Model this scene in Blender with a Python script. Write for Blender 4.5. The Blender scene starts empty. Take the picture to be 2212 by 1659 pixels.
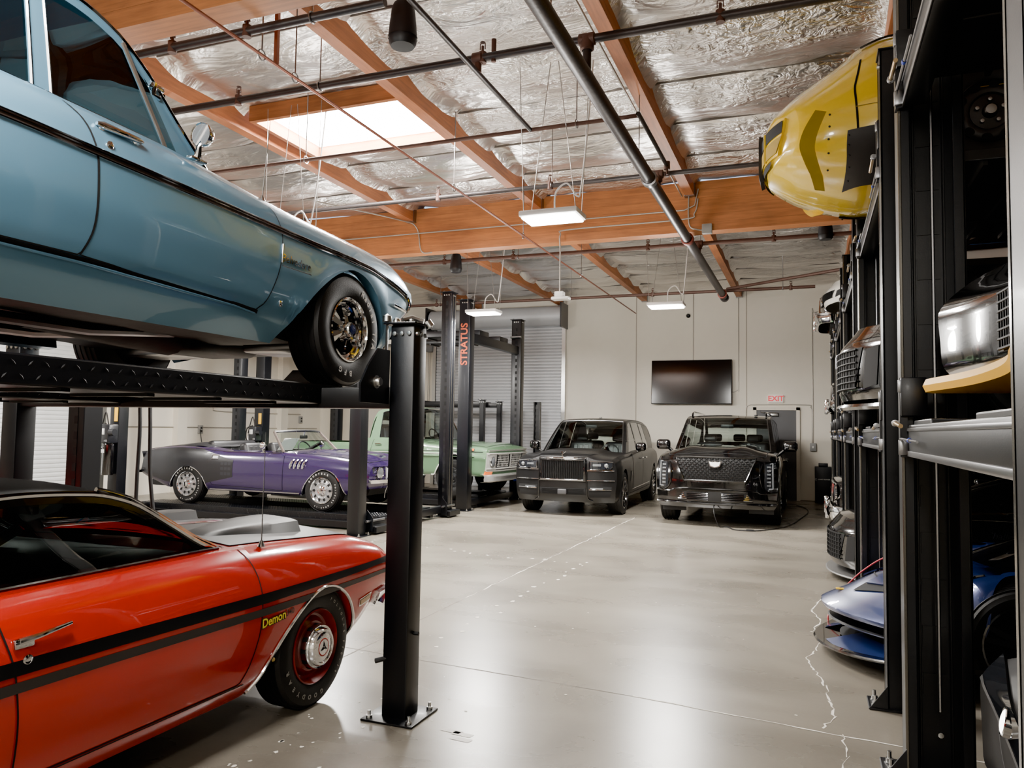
import bpy, bmesh, math, random
from math import sin, cos, pi, radians, sqrt
from mathutils import Vector, Matrix, noise
random.seed(7)
SC = bpy.context.scene
COL = SC.collection

# ---------------------------------------------------------------- materials
def lin(c):
    return tuple(((v/255)/12.92 if v/255 <= .04045 else ((v/255+.055)/1.055)**2.4) for v in c)

def nm(name):
    m = bpy.data.materials.new(name); m.use_nodes = True
    nt = m.node_tree; b = nt.nodes['Principled BSDF']
    return m, nt, b

def mat(name, col, rough=.5, metal=0., coat=0., coat_rough=.03, spec=.5, emis=None, es=0., noise_amt=.06, bump=0., bscale=60.):
    """plain procedural material: base colour varied a little by noise"""
    m, nt, b = nm(name)
    c = lin(col)
    b.inputs['Roughness'].default_value = rough
    b.inputs['Metallic'].default_value = metal
    b.inputs['Coat Weight'].default_value = coat
    b.inputs['Coat Roughness'].default_value = coat_rough
    b.inputs['Specular IOR Level'].default_value = spec
    tc = nt.nodes.new('ShaderNodeTexCoord')
    no = nt.nodes.new('ShaderNodeTexNoise'); no.inputs['Scale'].default_value = 6; no.inputs['Detail'].default_value = 5
    nt.links.new(tc.outputs['Object'], no.inputs['Vector'])
    mx = nt.nodes.new('ShaderNodeMix'); mx.data_type = 'RGBA'
    mx.inputs[6].default_value = (*[max(0, v*(1-noise_amt)) for v in c], 1)
    mx.inputs[7].default_value = (*[min(1, v*(1+noise_amt)) for v in c], 1)
    nt.links.new(no.outputs['Fac'], mx.inputs[0]); nt.links.new(mx.outputs[2], b.inputs['Base Color'])
    if emis:
        b.inputs['Emission Color'].default_value = (*lin(emis), 1); b.inputs['Emission Strength'].default_value = es
    if bump:
        n2 = nt.nodes.new('ShaderNodeTexNoise'); n2.inputs['Scale'].default_value = bscale; n2.inputs['Detail'].default_value = 3
        nt.links.new(tc.outputs['Object'], n2.inputs['Vector'])
        bp = nt.nodes.new('ShaderNodeBump'); bp.inputs['Strength'].default_value = bump; bp.inputs['Distance'].default_value = .01
        nt.links.new(n2.outputs['Fac'], bp.inputs['Height']); nt.links.new(bp.outputs['Normal'], b.inputs['Normal'])
    return m

def glass_mat(name, tint, trans=.75, rough=0.0):
    """thin sheet glass: tinted transparency under a fresnel reflection"""
    m = bpy.data.materials.new(name); m.use_nodes = True
    nt = m.node_tree; nt.nodes.clear()
    out = nt.nodes.new('ShaderNodeOutputMaterial')
    t = nt.nodes.new('ShaderNodeBsdfTransparent'); t.inputs['Color'].default_value = (*[v*trans for v in tint], 1)
    g = nt.nodes.new('ShaderNodeBsdfGlossy'); g.inputs['Roughness'].default_value = rough
    f = nt.nodes.new('ShaderNodeFresnel'); f.inputs['IOR'].default_value = 1.5
    ad = nt.nodes.new('ShaderNodeMath'); ad.operation = 'MULTIPLY_ADD'; ad.inputs[1].default_value = 1.5; ad.inputs[2].default_value = .01; ad.use_clamp = True
    mx = nt.nodes.new('ShaderNodeMixShader')
    nt.links.new(f.outputs[0], ad.inputs[0]); nt.links.new(ad.outputs[0], mx.inputs[0])
    nt.links.new(t.outputs[0], mx.inputs[1]); nt.links.new(g.outputs[0], mx.inputs[2]); nt.links.new(mx.outputs[0], out.inputs[0])
    return m

M = {}
def mats():
    M['chrome'] = mat('chrome', (225, 226, 228), .06, 1., noise_amt=.02)
    M['steel'] = mat('steel', (150, 150, 152), .3, 1.)
    M['zinc'] = mat('zinc', (190, 190, 188), .28, 1.)
    M['black_gloss'] = mat('black_gloss', (6, 6, 8), .16, 0, 1.)
    M['black_satin'] = mat('black_satin', (17, 19, 25), .34, 0, .3, .25)
    M['lift_black'] = mat('lift_black_powder_coat', (5, 7, 13), .38, 0, .03, .12, bump=.04, bscale=220)
    M['lift_dark'] = mat('lift_black_deep', (4, 5, 9), .4, 0, .05, .15)
    M['lift_edge'] = mat('lift_lit_edge_and_cable', (120, 116, 108), .22, .8)  # pale metal: painted-in highlight on the post lips, also the lift cables
    M['rubber'] = mat('rubber', (16, 16, 17), .55, 0, bump=.1, bscale=160)
    M['plastic'] = mat('black_plastic', (14, 14, 15), .5)
    M['gap'] = mat('panel_gap', (3, 3, 4), .8)
    M['under'] = mat('underbody', (9, 10, 13), .6, bump=.3, bscale=14)
    M['inter'] = mat('interior_black', (14, 14, 15), .55)
    M['seat'] = mat('seat_leather', (22, 22, 25), .42, bump=.1)
    M['white'] = mat('white_paint', (225, 224, 220), .4)
    M['letter'] = mat('white_lettering', (215, 213, 208), .5)
    M['glass'] = glass_mat('window_glass', (.88, .97, .95), .94)
    M['glass_blue'] = glass_mat('tinted_window_glass', (.70, .88, .94), .85)
    M['glass_dark'] = glass_mat('privacy_glass', (.30, .32, .34), .35)
    M['lens'] = mat('lamp_lens', (150, 154, 158), .08, .6, 1.)
    M['lamp_dark'] = mat('dark_lamp_glass', (40, 42, 46), .05, .3, 1.)
    M['amber'] = mat('amber_lens', (235, 110, 20), .2, 0, 1., emis=(235, 100, 10), es=.15)
    M['led'] = mat('led_white', (255, 255, 255), .3, emis=(255, 250, 240), es=5)
    M['mesh'] = mat('black_mesh', (10, 10, 11), .6, spec=.2)
    M['yellow_label'] = mat('yellow_label', (246, 190, 20), .5)
    M['orange_text'] = mat('orange_lettering', (140, 54, 20), .5)
    M['hose'] = mat('black_hose', (18, 18, 20), .5)
    M['plate_blue'] = mat('licence_plate_blue', (24, 60, 150), .35)

# ---------------------------------------------------------------- mesh builder
class MB:
    def __init__(s):
        s.v = []; s.f = []; s.mi = []; s.ms = []
    def m(s, material):
        if material not in s.ms: s.ms.append(material)
        return s.ms.index(material)
    def add(s, vs, fs, material):
        o = len(s.v); k = s.m(material)
        s.v += [tuple(p) for p in vs]
        for f in fs:
            s.f.append(tuple(i+o for i in f)); s.mi.append(k)
        return s
    def box(s, x0, x1, y0, y1, z0, z1, material, rot=None, at=None):
        vs = [Vector((x, y, z)) for x in (x0, x1) for y in (y0, y1) for z in (z0, z1)]
        if rot is not None: vs = [rot @ p for p in vs]
        if at is not None: vs = [p+Vector(at) for p in vs]
        return s.add(vs, [(0, 1, 3, 2), (4, 6, 7, 5), (0, 4, 5, 1), (2, 3, 7, 6), (0, 2, 6, 4), (1, 5, 7, 3)], material)
    def bevbox(s, x0, x1, y0, y1, z0, z1, material, b=.01, seg=2, at=None, rot=None):
        bm = bmesh.new(); bmesh.ops.create_cube(bm, size=1)
        for v in bm.verts:
            v.co = Vector((x0+(v.co.x+.5)*(x1-x0), y0+(v.co.y+.5)*(y1-y0), z0+(v.co.z+.5)*(z1-z0)))
        b = min(b, .49*min(abs(x1-x0), abs(y1-y0), abs(z1-z0)))
        bmesh.ops.bevel(bm, geom=bm.edges[:], offset=b, segments=seg, affect='EDGES', profile=.5)
        s.bm(bm, material, at, rot); return s
    def bm(s, bm, material, at=None, rot=None):
        bm.verts.index_update()
        vs = [v.co.copy() for v in bm.verts]
        if rot is not None: vs = [rot @ p for p in vs]
        if at is not None: vs = [p+Vector(at) for p in vs]
        s.add(vs, [[v.index for v in f.verts] for f in bm.faces], material); bm.free()
    def prism(s, pts, n, material):
        """polygon pts (3D list) extruded by vector n"""
        n = Vector(n); a = [Vector(p) for p in pts]; k = len(a)
        return s.add(a+[p+n for p in a], [tuple(range(k))[::-1], tuple(range(k, 2*k))]+[(i, (i+1) % k, (i+1) % k+k, i+k) for i in range(k)], material)
    def tube(s, pts, r, material, n=8, caps=True, closed=False):
        pts = [Vector(p) for p in pts]; L = len(pts); vs = []
        prev = None
        for i, p in enumerate(pts):
            if closed: t = pts[(i+1) % L]-pts[i-1]
            else: t = pts[min(i+1, L-1)]-pts[max(i-1, 0)]
            if t.length < 1e-9: t = Vector((0, 0, 1))
            t.normalize()
            if prev is None:
                a = t.orthogonal().normalized()
            else:
                a = prev-t*prev.dot(t)
                a = a.normalized() if a.length > 1e-6 else t.orthogonal().normalized()
            prev = a; b = t.cross(a)
            rr = r[i] if isinstance(r, (list, tuple)) else r
            for k in range(n):
                w = 2*pi*k/n
                vs.append(p+a*cos(w)*rr+b*sin(w)*rr)
        fs = []
        for i in range(L if closed else L-1):
            j = (i+1) % L
            for k in range(n):
                fs.append((i*n+k, i*n+(k+1) % n, j*n+(k+1) % n, j*n+k))
        if caps and not closed:
            fs.append(tuple(range(n))[::-1]); fs.append(tuple((L-1)*n+k for k in range(n)))
        return s.add(vs, fs, material)
    def cyl(s, p, q, r, material, n=16):
        return s.tube([p, q], r, material, n)
    def lathe(s, prof, material, axis='y', n=48, at=(0, 0, 0), closed=False):
        """prof: list of (r, h) along the axis"""
        vs = []; L = len(prof)
        for r, h in prof:
            for k in range(n):
                w = 2*pi*k/n
                p = {'y': (r*cos(w), h, r*sin(w)), 'z': (r*cos(w), r*sin(w), h), 'x': (h, r*cos(w), r*sin(w))}[axis]
                vs.append(Vector(p)+Vector(at))
        fs = []
        for i in range(L if closed else L-1):
            j = (i+1) % L
            for k in range(n):
                fs.append((i*n+k, i*n+(k+1) % n, j*n+(k+1) % n, j*n+k))
        return s.add(vs, fs, material)
    def grid(s, fn, nu, nv, material):
        vs = [fn(i/nu, j/nv) for i in range(nu+1) for j in range(nv+1)]
        fs = [(i*(nv+1)+j, (i+1)*(nv+1)+j, (i+1)*(nv+1)+j+1, i*(nv+1)+j+1) for i in range(nu) for j in range(nv)]
        return s.add(vs, fs, material)
    def obj(s, name, parent=None, smooth=35, loc=None, recalc=True, merge=True):
        me = bpy.data.meshes.new(name)
        me.from_pydata(s.v, [], s.f)
        for k in s.ms: me.materials.append(k)
        me.polygons.foreach_set('material_index', s.mi)
        if recalc or merge:
            bm = bmesh.new(); bm.from_mesh(me)
            if merge: bmesh.ops.remove_doubles(bm, verts=bm.verts[:], dist=2e-5)
            if recalc: bmesh.ops.recalc_face_normals(bm, faces=bm.faces[:])
            bm.to_mesh(me); bm.free()
        if smooth:
            me.polygons.foreach_set('use_smooth', [True]*len(me.polygons))
            me.set_sharp_from_angle(angle=radians(smooth))
        o = bpy.data.objects.new(name, me); COL.objects.link(o)
        if parent is not None: o.parent = parent
        if loc is not None: o.location = loc
        return o

def thing(name, label, cat, loc=(0, 0, 0), rotz=0, group=None):
    o = bpy.data.objects.new(name, None); COL.objects.link(o)
    o.empty_display_size = .2
    o.location = loc; o.rotation_euler = (0, 0, rotz)
    return tag(o, label, cat, group)
def tag(o, label, cat, group=None):
    o['label'] = label; o['category'] = cat
    if group: o['group'] = group
    return o
def struct(o):
    o['kind'] = 'structure'; return o
def relabel(o, label):
    o['label'] = label; return o
KIDS = {}
def kids(o):
    return [c for c in bpy.data.objects if c.parent == o]
def dup(root, loc=None, rotz=None, label=None, group=None, parent=None, mirror=False):
    r = root.copy(); COL.objects.link(r)
    if parent is not None: r.parent = parent
    if loc is not None: r.location = loc
    if rotz is not None: r.rotation_euler = (0, 0, rotz)
    if label: r['label'] = label
    if group: r['group'] = group
    for c in kids(root):
        d = c.copy(); COL.objects.link(d); d.parent = r
        for g in kids(c):
            h = g.copy(); COL.objects.link(h); h.parent = d
    return r

# text ------------------------------------------------------------------
_TX = {}
def text_geo(s, size=1., ext=.0, shear=0., align='CENTER', bold=0.):
    key = (s, ext, shear, align, bold)
    if key not in _TX:
        cu = bpy.data.curves.new('t', 'FONT'); cu.body = s; cu.size = 1; cu.extrude = ext; cu.shear = shear; cu.offset = bold
        cu.align_x = align; cu.align_y = 'CENTER'; cu.resolution_u = 3
        o = bpy.data.objects.new('t', cu); COL.objects.link(o)
        bpy.context.view_layer.update()
        dg = bpy.context.evaluated_depsgraph_get()
        me = o.evaluated_get(dg).to_mesh()
        _TX[key] = ([v.co.copy() for v in me.vertices], [tuple(p.vertices) for p in me.polygons])
        o.evaluated_get(dg).to_mesh_clear()
        bpy.data.objects.remove(o); bpy.data.curves.remove(cu)
    vs, fs = _TX[key]
    return [v*size for v in vs], fs
def put_text(mb, s, size, origin, right, up, material, **k):
    vs, fs = text_geo(s, size, **k)
    o = Vector(origin); r = Vector(right).normalized(); u = Vector(up).normalized(); n = r.cross(u)
    mb.add([o+r*v.x+u*v.y+n*v.z for v in vs], fs, material)

# curves ----------------------------------------------------------------
def pch(pts):
    """monotone cubic through (x, y) points, clamped at the ends"""
    pts = sorted(pts); X = [p[0] for p in pts]; Y = [p[1] for p in pts]; n = len(X)
    if n == 1: return lambda x: Y[0]
    d = [(Y[i+1]-Y[i])/(X[i+1]-X[i]) for i in range(n-1)]
    m = [d[0]]+[0 if d[i-1]*d[i] <= 0 else 2*d[i-1]*d[i]/(d[i-1]+d[i]) for i in range(1, n-1)]+[d[-1]]
    def f(x):
        if x <= X[0]: return Y[0]
        if x >= X[-1]: return Y[-1]
        i = 0
        while x > X[i+1]: i += 1
        h = X[i+1]-X[i]; t = (x-X[i])/h
        return (2*t**3-3*t*t+1)*Y[i]+(t**3-2*t*t+t)*h*m[i]+(-2*t**3+3*t*t)*Y[i+1]+(t**3-t*t)*h*m[i+1]
    return f
def lerp(a, b, t): return a+(b-a)*t
def sstep(a, b, x):
    t = max(0, min(1, (x-a)/(b-a))); return t*t*(3-2*t)
def lininterp(pts):
    def f(x):
        if x <= pts[0][0]: return pts[0][1]
        for (a, b), (c, d) in zip(pts, pts[1:]):
            if x <= c: return b+(d-b)*(x-a)/(c-a)
        return pts[-1][1]
    return f
def bez(pts, n=12):
    """catmull-rom resample of a 3D polyline"""
    P = [Vector(p) for p in pts]; out = []
    for i in range(len(P)-1):
        a, b, c, d = P[max(i-1, 0)], P[i], P[i+1], P[min(i+2, len(P)-1)]
        for k in range(n):
            t = k/n
            out.append(.5*((2*b)+(c-a)*t+(2*a-5*b+4*c-d)*t*t+(3*b-a-3*c+d)*t**3))
    out.append(P[-1]); return out
# ---------------------------------------------------------------- setting
def wood_mat(name, c1, c2, sc=(1, 14, 14), warm=1.):
    m, nt, b = nm(name)
    tc = nt.nodes.new('ShaderNodeTexCoord'); mp = nt.nodes.new('ShaderNodeMapping')
    mp.inputs['Scale'].default_value = sc
    no = nt.nodes.new('ShaderNodeTexNoise'); no.inputs['Scale'].default_value = 2.2; no.inputs['Detail'].default_value = 8; no.inputs['Roughness'].default_value = .62
    n2 = nt.nodes.new('ShaderNodeTexNoise'); n2.inputs['Scale'].default_value = 1.3; n2.inputs['Detail'].default_value = 3
    r = nt.nodes.new('ShaderNodeValToRGB')
    r.color_ramp.elements[0].position = .32; r.color_ramp.elements[1].position = .68
    r.color_ramp.elements[0].color = (*lin(c1), 1); r.color_ramp.elements[1].color = (*lin(c2), 1)
    nt.links.new(tc.outputs['Object'], mp.inputs['Vector']); nt.links.new(mp.outputs[0], no.inputs['Vector'])
    nt.links.new(tc.outputs['Object'], n2.inputs['Vector'])
    mx = nt.nodes.new('ShaderNodeMath'); mx.operation = 'MULTIPLY_ADD'; mx.inputs[1].default_value = .5; 
    nt.links.new(n2.outputs['Fac'], mx.inputs[0]); 
    m2 = nt.nodes.new('ShaderNodeMath'); m2.operation = 'MULTIPLY'; m2.inputs[1].default_value = .5
    nt.links.new(no.outputs['Fac'], m2.inputs[0]); nt.links.new(m2.outputs[0], mx.inputs[2])
    nt.links.new(mx.outputs[0], r.inputs['Fac'])
    nt.links.new(r.outputs[0], b.inputs['Base Color'])
    b.inputs['Roughness'].default_value = .55
    return m

def foil_mat():
    m, nt, b = nm('foil_insulation')
    L = nt.links.new
    b.inputs['Metallic'].default_value = .95; b.inputs['Roughness'].default_value = .32
    tc = nt.nodes.new('ShaderNodeTexCoord'); mp = nt.nodes.new('ShaderNodeMapping'); mp.inputs['Scale'].default_value = (.55, 1.5, 1)
    L(tc.outputs['Object'], mp.inputs[0])
    def N(sc, det, dist, vec, ridge=False):
        n = nt.nodes.new('ShaderNodeTexNoise'); n.inputs['Scale'].default_value = sc; n.inputs['Detail'].default_value = det; n.inputs['Distortion'].default_value = dist
        L(vec, n.inputs['Vector']); return n.outputs['Fac']
    def MA(op, a, bb, c=None):
        n = nt.nodes.new('ShaderNodeMath'); n.operation = op
        for k, v in enumerate((a, bb, c)):
            if v is None: continue
            if isinstance(v, (int, float)): n.inputs[k].default_value = v
            else: L(v, n.inputs[k])
        return n.outputs[0]
    soft = N(1.6, 4, .8, mp.outputs[0])
    rn = N(3.2, 5, 1.8, mp.outputs[0]); ridge = MA('ABSOLUTE', MA('SUBTRACT', rn, .5), 0)
    r2 = N(7.5, 3, 1.2, tc.outputs['Object']); rid2 = MA('ABSOLUTE', MA('SUBTRACT', r2, .5), 0)
    sx = nt.nodes.new('ShaderNodeSeparateXYZ'); L(tc.outputs['Object'], sx.inputs[0])
    mr = nt.nodes.new('ShaderNodeMapRange'); mr.inputs[1].default_value = -4.0; mr.inputs[2].default_value = 0.; mr.inputs[3].default_value = -.10; mr.inputs[4].default_value = .07
    L(sx.outputs[0], mr.inputs[0])
    band = nt.nodes.new('ShaderNodeTexNoise'); band.inputs['Scale'].default_value = 1.0; mp2 = nt.nodes.new('ShaderNodeMapping'); mp2.inputs['Scale'].default_value = (.25, .95, 1); L(tc.outputs['Object'], mp2.inputs[0]); L(mp2.outputs[0], band.inputs['Vector'])
    m2 = nt.nodes.new('ShaderNodeMapRange'); m2.inputs[1].default_value = .45; m2.inputs[2].default_value = .56; m2.inputs[3].default_value = .10; m2.inputs[4].default_value = 1.0
    L(MA('ADD', band.outputs['Fac'], mr.outputs[0]), m2.inputs[0])
    crink = MA('MULTIPLY', MA('ADD', MA('MULTIPLY', ridge, 1.3), MA('MULTIPLY', rid2, .42)), m2.outputs[0])
    h = MA('ADD', MA('MULTIPLY', soft, .9), crink)
    bp = nt.nodes.new('ShaderNodeBump'); bp.inputs['Strength'].default_value = .6; bp.inputs['Distance'].default_value = .16
    L(h, bp.inputs['Height']); L(bp.outputs[0], b.inputs['Normal'])
    r = nt.nodes.new('ShaderNodeValToRGB'); r.color_ramp.elements[0].color = (*lin((196, 192, 188)), 1); r.color_ramp.elements[1].color = (*lin((240, 236, 232)), 1)
    L(soft, r.inputs[0]); L(r.outputs[0], b.inputs['Base Color'])
    return m

def floor_mat():
    m, nt, b = nm('polished_concrete')
    tc = nt.nodes.new('ShaderNodeTexCoord')
    def N(sc, det, dist=0., stretch=None):
        n = nt.nodes.new('ShaderNodeTexNoise'); n.inputs['Scale'].default_value = sc; n.inputs['Detail'].default_value = det; n.inputs['Distortion'].default_value = dist
        if stretch:
            mp = nt.nodes.new('ShaderNodeMapping'); mp.inputs['Scale'].default_value = stretch; mp.inputs['Rotation'].default_value = (0, 0, .37)
            nt.links.new(tc.outputs['Object'], mp.inputs[0]); nt.links.new(mp.outputs[0], n.inputs['Vector'])
        else: nt.links.new(tc.outputs['Object'], n.inputs['Vector'])
        return n
    a = N(.55, 8, .6); c = N(1.1, 9, .5, (.7, 1.3, 1)); d = N(40, 4)
    m1 = nt.nodes.new('ShaderNodeMath'); m1.operation = 'ADD'
    nt.links.new(a.outputs['Fac'], m1.inputs[0]); nt.links.new(c.outputs['Fac'], m1.inputs[1])
    m2 = nt.nodes.new('ShaderNodeMath'); m2.operation = 'MULTIPLY_ADD'; m2.inputs[1].default_value = .16
    nt.links.new(d.outputs['Fac'], m2.inputs[0]); nt.links.new(m1.outputs[0], m2.inputs[2])
    r = nt.nodes.new('ShaderNodeValToRGB'); e = r.color_ramp.elements
    e[0].position = .80; e[0].color = (*lin((108, 102, 92)), 1); e[1].position = 1.35; e[1].color = (*lin((134, 127, 115)), 1)
    mr = nt.nodes.new('ShaderNodeMapRange'); mr.inputs[1].default_value = .72; mr.inputs[2].default_value = 1.4
    nt.links.new(m2.outputs[0], mr.inputs[0]); e[0].position = .2; e[1].position = .8
    nt.links.new(mr.outputs[0], r.inputs[0]); nt.links.new(r.outputs[0], b.inputs['Base Color'])
    rr = nt.nodes.new('ShaderNodeMapRange'); rr.inputs[3].default_value = .22; rr.inputs[4].default_value = .34
    nt.links.new(c.outputs['Fac'], rr.inputs[0]); nt.links.new(rr.outputs[0], b.inputs['Roughness'])
    b.inputs['Specular IOR Level'].default_value = .55
    bp = nt.nodes.new('ShaderNodeBump'); bp.inputs['Strength'].default_value = .05; bp.inputs['Distance'].default_value = .01
    nt.links.new(a.outputs['Fac'], bp.inputs['Height']); nt.links.new(bp.outputs[0], b.inputs['Normal'])
    return m

XL, XR, YB, YF = -13.75, 6.4, -4.5, 19.5      # walls: left, right, back (behind the camera), far
ZC = 5.32                                       # foil level
RX = [-13.4, -11.1, -8.55, -6.2, -3.95, -1.62, .70, 3.05, 5.4]
def setting():
    wall = mat('painted_wall', (234, 228, 214), .75, noise_amt=.03, bump=.06, bscale=90)
    wood = wood_mat('beam_wood', (130, 78, 42), (200, 128, 70))
    woody = wood_mat('rafter_wood', (136, 84, 54), (202, 128, 80), (14, 1, 14))
    dark = mat('rafter_edge', (120, 112, 104), .6)
    # floor with joints, cracks and chips
    fm = floor_mat(); jm = mat('floor_joint', (112, 104, 94), .7); cm = mat('floor_crack', (226, 220, 208), .8); sm = mat('floor_stain', (140, 131, 121), .35)
    mb = MB()
    mb.add([(XL-.2, YB-.2, 0), (XR+.2, YB-.2, 0), (XR+.2, YF+.2, 0), (XL-.2, YF+.2, 0)], [(0, 1, 2, 3)], fm)
    def ribbon(pts, w, m, z=.0012, jit=0.):
        pts = [Vector((*p, z)) for p in pts]; vs = []
        for i, p in enumerate(pts):
            t = (pts[min(i+1, len(pts)-1)]-pts[max(i-1, 0)]).normalized(); n = Vector((-t.y, t.x, 0))
            k = w*(1+random.uniform(-jit, jit)); vs += [p+n*k, p-n*k]
        mb.add(vs, [(2*i, 2*i+1, 2*i+3, 2*i+2) for i in range(len(pts)-1)], m)
    def wob(a, b, n, amp):
        return [(lerp(a[0], b[0], i/n)+random.uniform(-amp, amp), lerp(a[1], b[1], i/n)+random.uniform(-amp, amp)) for i in range(n+1)]
    # joints: one across at y~4.6, one along x~-3
    ribbon(wob((-6.5, 5.05), (-1.0, 4.62), 50, .004), .004, jm, jit=.5)
    ribbon(wob((-1.0, 4.62), (1.2, 4.33), 26, .006), .0045, cm, z=.0016, jit=.6)
    ribbon([(-2.98, 4.0), (-3.02, 9), (-3.0, 14.2)], .005, jm)
    ribbon(wob((-3.0, 6.5), (-3.0, 14.0), 80, .012), .004, cm, z=.0015, jit=.9)
    # the crack running away along the right row
    cr = [(.045, 4.55), (.12, 4.75), (.10, 5.0), (.07, 5.3), (.02, 5.6), (-.04, 5.85), (.02, 6.1), (.06, 6.4), (.0, 6.7), (.07, 7.1), (.0, 7.5), (.08, 8.0), (.2, 8.4)]
    for a, b in zip(cr, cr[1:]):
        ribbon(wob(a, b, 6, .014), .0045, cm, z=.0016, jit=.8)
    cr = [(.14, 4.48), (.16, 4.2), (.08, 3.9), (.1, 3.6), (.02, 3.3)]
    for a, b in zip(cr, cr[1:]): ribbon(wob(a, b, 6, .012), .003, cm, z=.0016, jit=.8)
    # chips: pale spots in rows where lift anchors once stood, and scattered flakes
    def chip(x, y, r):
        k = 7; vs = [(x+r*random.uniform(.5, 1.3)*cos(2*pi*i/k), y+r*random.uniform(.5, 1.5)*sin(2*pi*i/k), .0018) for i in range(k)]
        mb.add(vs, [tuple(range(k))], cm)
    for i in range(24): chip(lerp(-6.2, -2.6, i/23)+random.uniform(-.1, .1), 9.4+random.uniform(-.1, .1)-.6*i/23, random.uniform(.012, .028))
    for i in range(20): chip(-2.55-.0*i+random.uniform(-.08, .08), 4.6+i*.23, random.uniform(.012, .028))
    for i in range(26): chip(-2.3+random.uniform(-.3, .12), 2.7+random.uniform(0, 1.3), random.uniform(.006, .016))
    for i in range(70): chip(random.uniform(-5, .3), random.uniform(3, 13), random.uniform(.004, .011))
    for x, y in ((-1.75, 3.72), (-1.68, 3.70), (-1.66, 3.64)):
        mb.add([(x-.06, y-.02, .0015), (x+.05, y-.03, .0015), (x+.06, y+.01, .0015), (x-.05, y+.02, .0015)], [(0, 1, 2, 3)], sm)
    o = struct(mb.obj('floor', smooth=0, merge=False, recalc=False))
    # walls
    w = MB(); w.box(XL-.2, XR+.2, YF, YF+.2, 0, 5.6, wall)
    # tilt-up panel joints
    for x in (-4.17, -1.45): w.box(x-.012, x+.012, YF-.004, YF, 0, 5.2, mat('wall_joint', (178, 170, 156), .8))
    struct(w.obj('wall_far', smooth=0))
    w = MB(); w.box(XL-.2, XL, YB, YF, 0, 5.6, wall)
    for y in (13.9, 17.6): w.box(XL, XL+.16, y-.14, y+.14, 0, 5.2, wall)
    struct(w.obj('wall_left', smooth=0))
    w = MB(); w.box(XR, XR+.2, YB, YF, 0, 5.6, wall); struct(w.obj('wall_right', smooth=0))
    w = MB(); w.box(XL-.2, XR+.2, YB-.2, YB, 0, 5.6, wall); struct(w.obj('wall_back', smooth=0))
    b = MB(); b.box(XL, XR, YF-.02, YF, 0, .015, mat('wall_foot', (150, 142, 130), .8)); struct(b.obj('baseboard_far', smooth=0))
    # ceiling: foil-faced insulation draped between the rafters; a hole over the skylight
    foil = foil_mat(); mb = MB()
    SKY = (-5.95, -4.10, 7.02, 8.25)
    seam = mat('foil_seam', (120, 116, 112), .4, .8)
    ys = [YB+i*(11.4-YB)/14 for i in range(15)]+[11.55+i*(YF-11.55)/7 for i in range(8)]
    for i in range(len(RX)+1):
        x0 = XL if i == 0 else RX[i-1]+.03; x1 = XR if i == len(RX) else RX[i]-.03
        if x1-x0 < .1: continue
        for j in range(len(ys)-1):
            y0, y1 = ys[j], ys[j+1]
            if y1-y0 < .3: continue
            near = y0 > 2 and x0 > -9 and x1 < 3.2
            nu, nv = (20, 14) if near else (5, 4)
            def fn(u, v, x0=x0, x1=x1, y0=y0, y1=y1, near=near):
                x = lerp(x0, x1, u); y = lerp(y0, y1, v)
                bell = (sin(pi*v)**.7)*.085+(4*u*(1-u))*.05
                n = noise.noise((x*1.1, y*2.3, 1.7))*.035+noise.noise((x*2.9, y*4.3, 5))*.018
                if u in (0., 1.): n -= .12       # the foil is stapled down the rafter sides
                z = ZC-(0 if y < 11.45 else .13)-bell+n
                return (x, y, z)
            if abs((x0+x1)/2-(SKY[0]+SKY[1])/2) < .5 and y1 > SKY[2]+.05 and y0 < SKY[3]-.05:
                if y0 < SKY[2]-.05: mb.grid(lambda u, v: fn(u, v*(SKY[2]-y0)/(y1-y0)), nu, max(2, nv//2), foil)
                if y1 > SKY[3]+.05: mb.grid(lambda u, v: fn(u, 1-(1-v)*(y1-SKY[3])/(y1-y0)), nu, max(2, nv//2), foil)
                continue
            mb.grid(fn, nu, nv, foil)
            if near: mb.box(x0, x1, y0-.006, y0+.006, ZC-.06-(0 if y0 < 11.45 else .13), ZC-.035, seam)
    struct(mb.obj('ceiling', smooth=70, recalc=False, merge=False))
    # roof deck above the foil keeps the sky out except at the skylight
    # glulam beams across
    tagk = 0
    lam = mat('glue_line', (96, 46, 22), .6)
    for y0, y1, lab in ((4.08, 4.30, 0), (11.22, 11.45, 1)):
        g = MB(); zb = 4.48; zt = ZC+.05 if lab == 0 else 5.22
        n = 6
        for k in range(n):
            g.box(XL, XR, y0, y1, zb+(zt-zb)*k/n+.001, zb+(zt-zb)*(k+1)/n-.001, wood)
        g.box(XL, XR, y0+.002, y1-.002, zb+.002, zt, lam)
        struct(g.obj('ceiling_beam', smooth=0))
    # rafters
    for i, x in enumerate(RX):
        for y0, y1, zb in ((YB, 4.08, 5.0), (4.30, 11.22, 5.0), (11.45, YF, 4.90)):
            if x < -9 and y0 < 11: continue
            g = MB(); g.box(x-.065, x+.065, y0, y1, zb, zb+.42, woody)
            g.box(x-.075, x+.075, y0, y0+.10, zb-.012, zb+.25, M['steel'])
            g.box(x-.075, x+.075, y1-.10, y1, zb-.012, zb+.25, M['steel'])
            struct(g.obj('ceiling_beam', smooth=0))
    # skylight: timber curb and a white diffuser pane
    a, b_, c, d = SKY
    g = MB(); z0, z1 = 5.06, 5.24; t = .06
    g.box(a-t, b_+t, c-t, c, z0, z1, wood); g.box(a-t, b_+t, d, d+t, z0, z1, wood)
    g.box(a-t, a, c, d, z0, z1, woody); g.box(b_, b_+t, c, d, z0, z1, woody)
    fr = struct(g.obj('window_1', smooth=0))
    g = MB(); pm = mat('skylight_diffuser', (255, 255, 252), .4, emis=(255, 250, 240), es=28)
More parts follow.
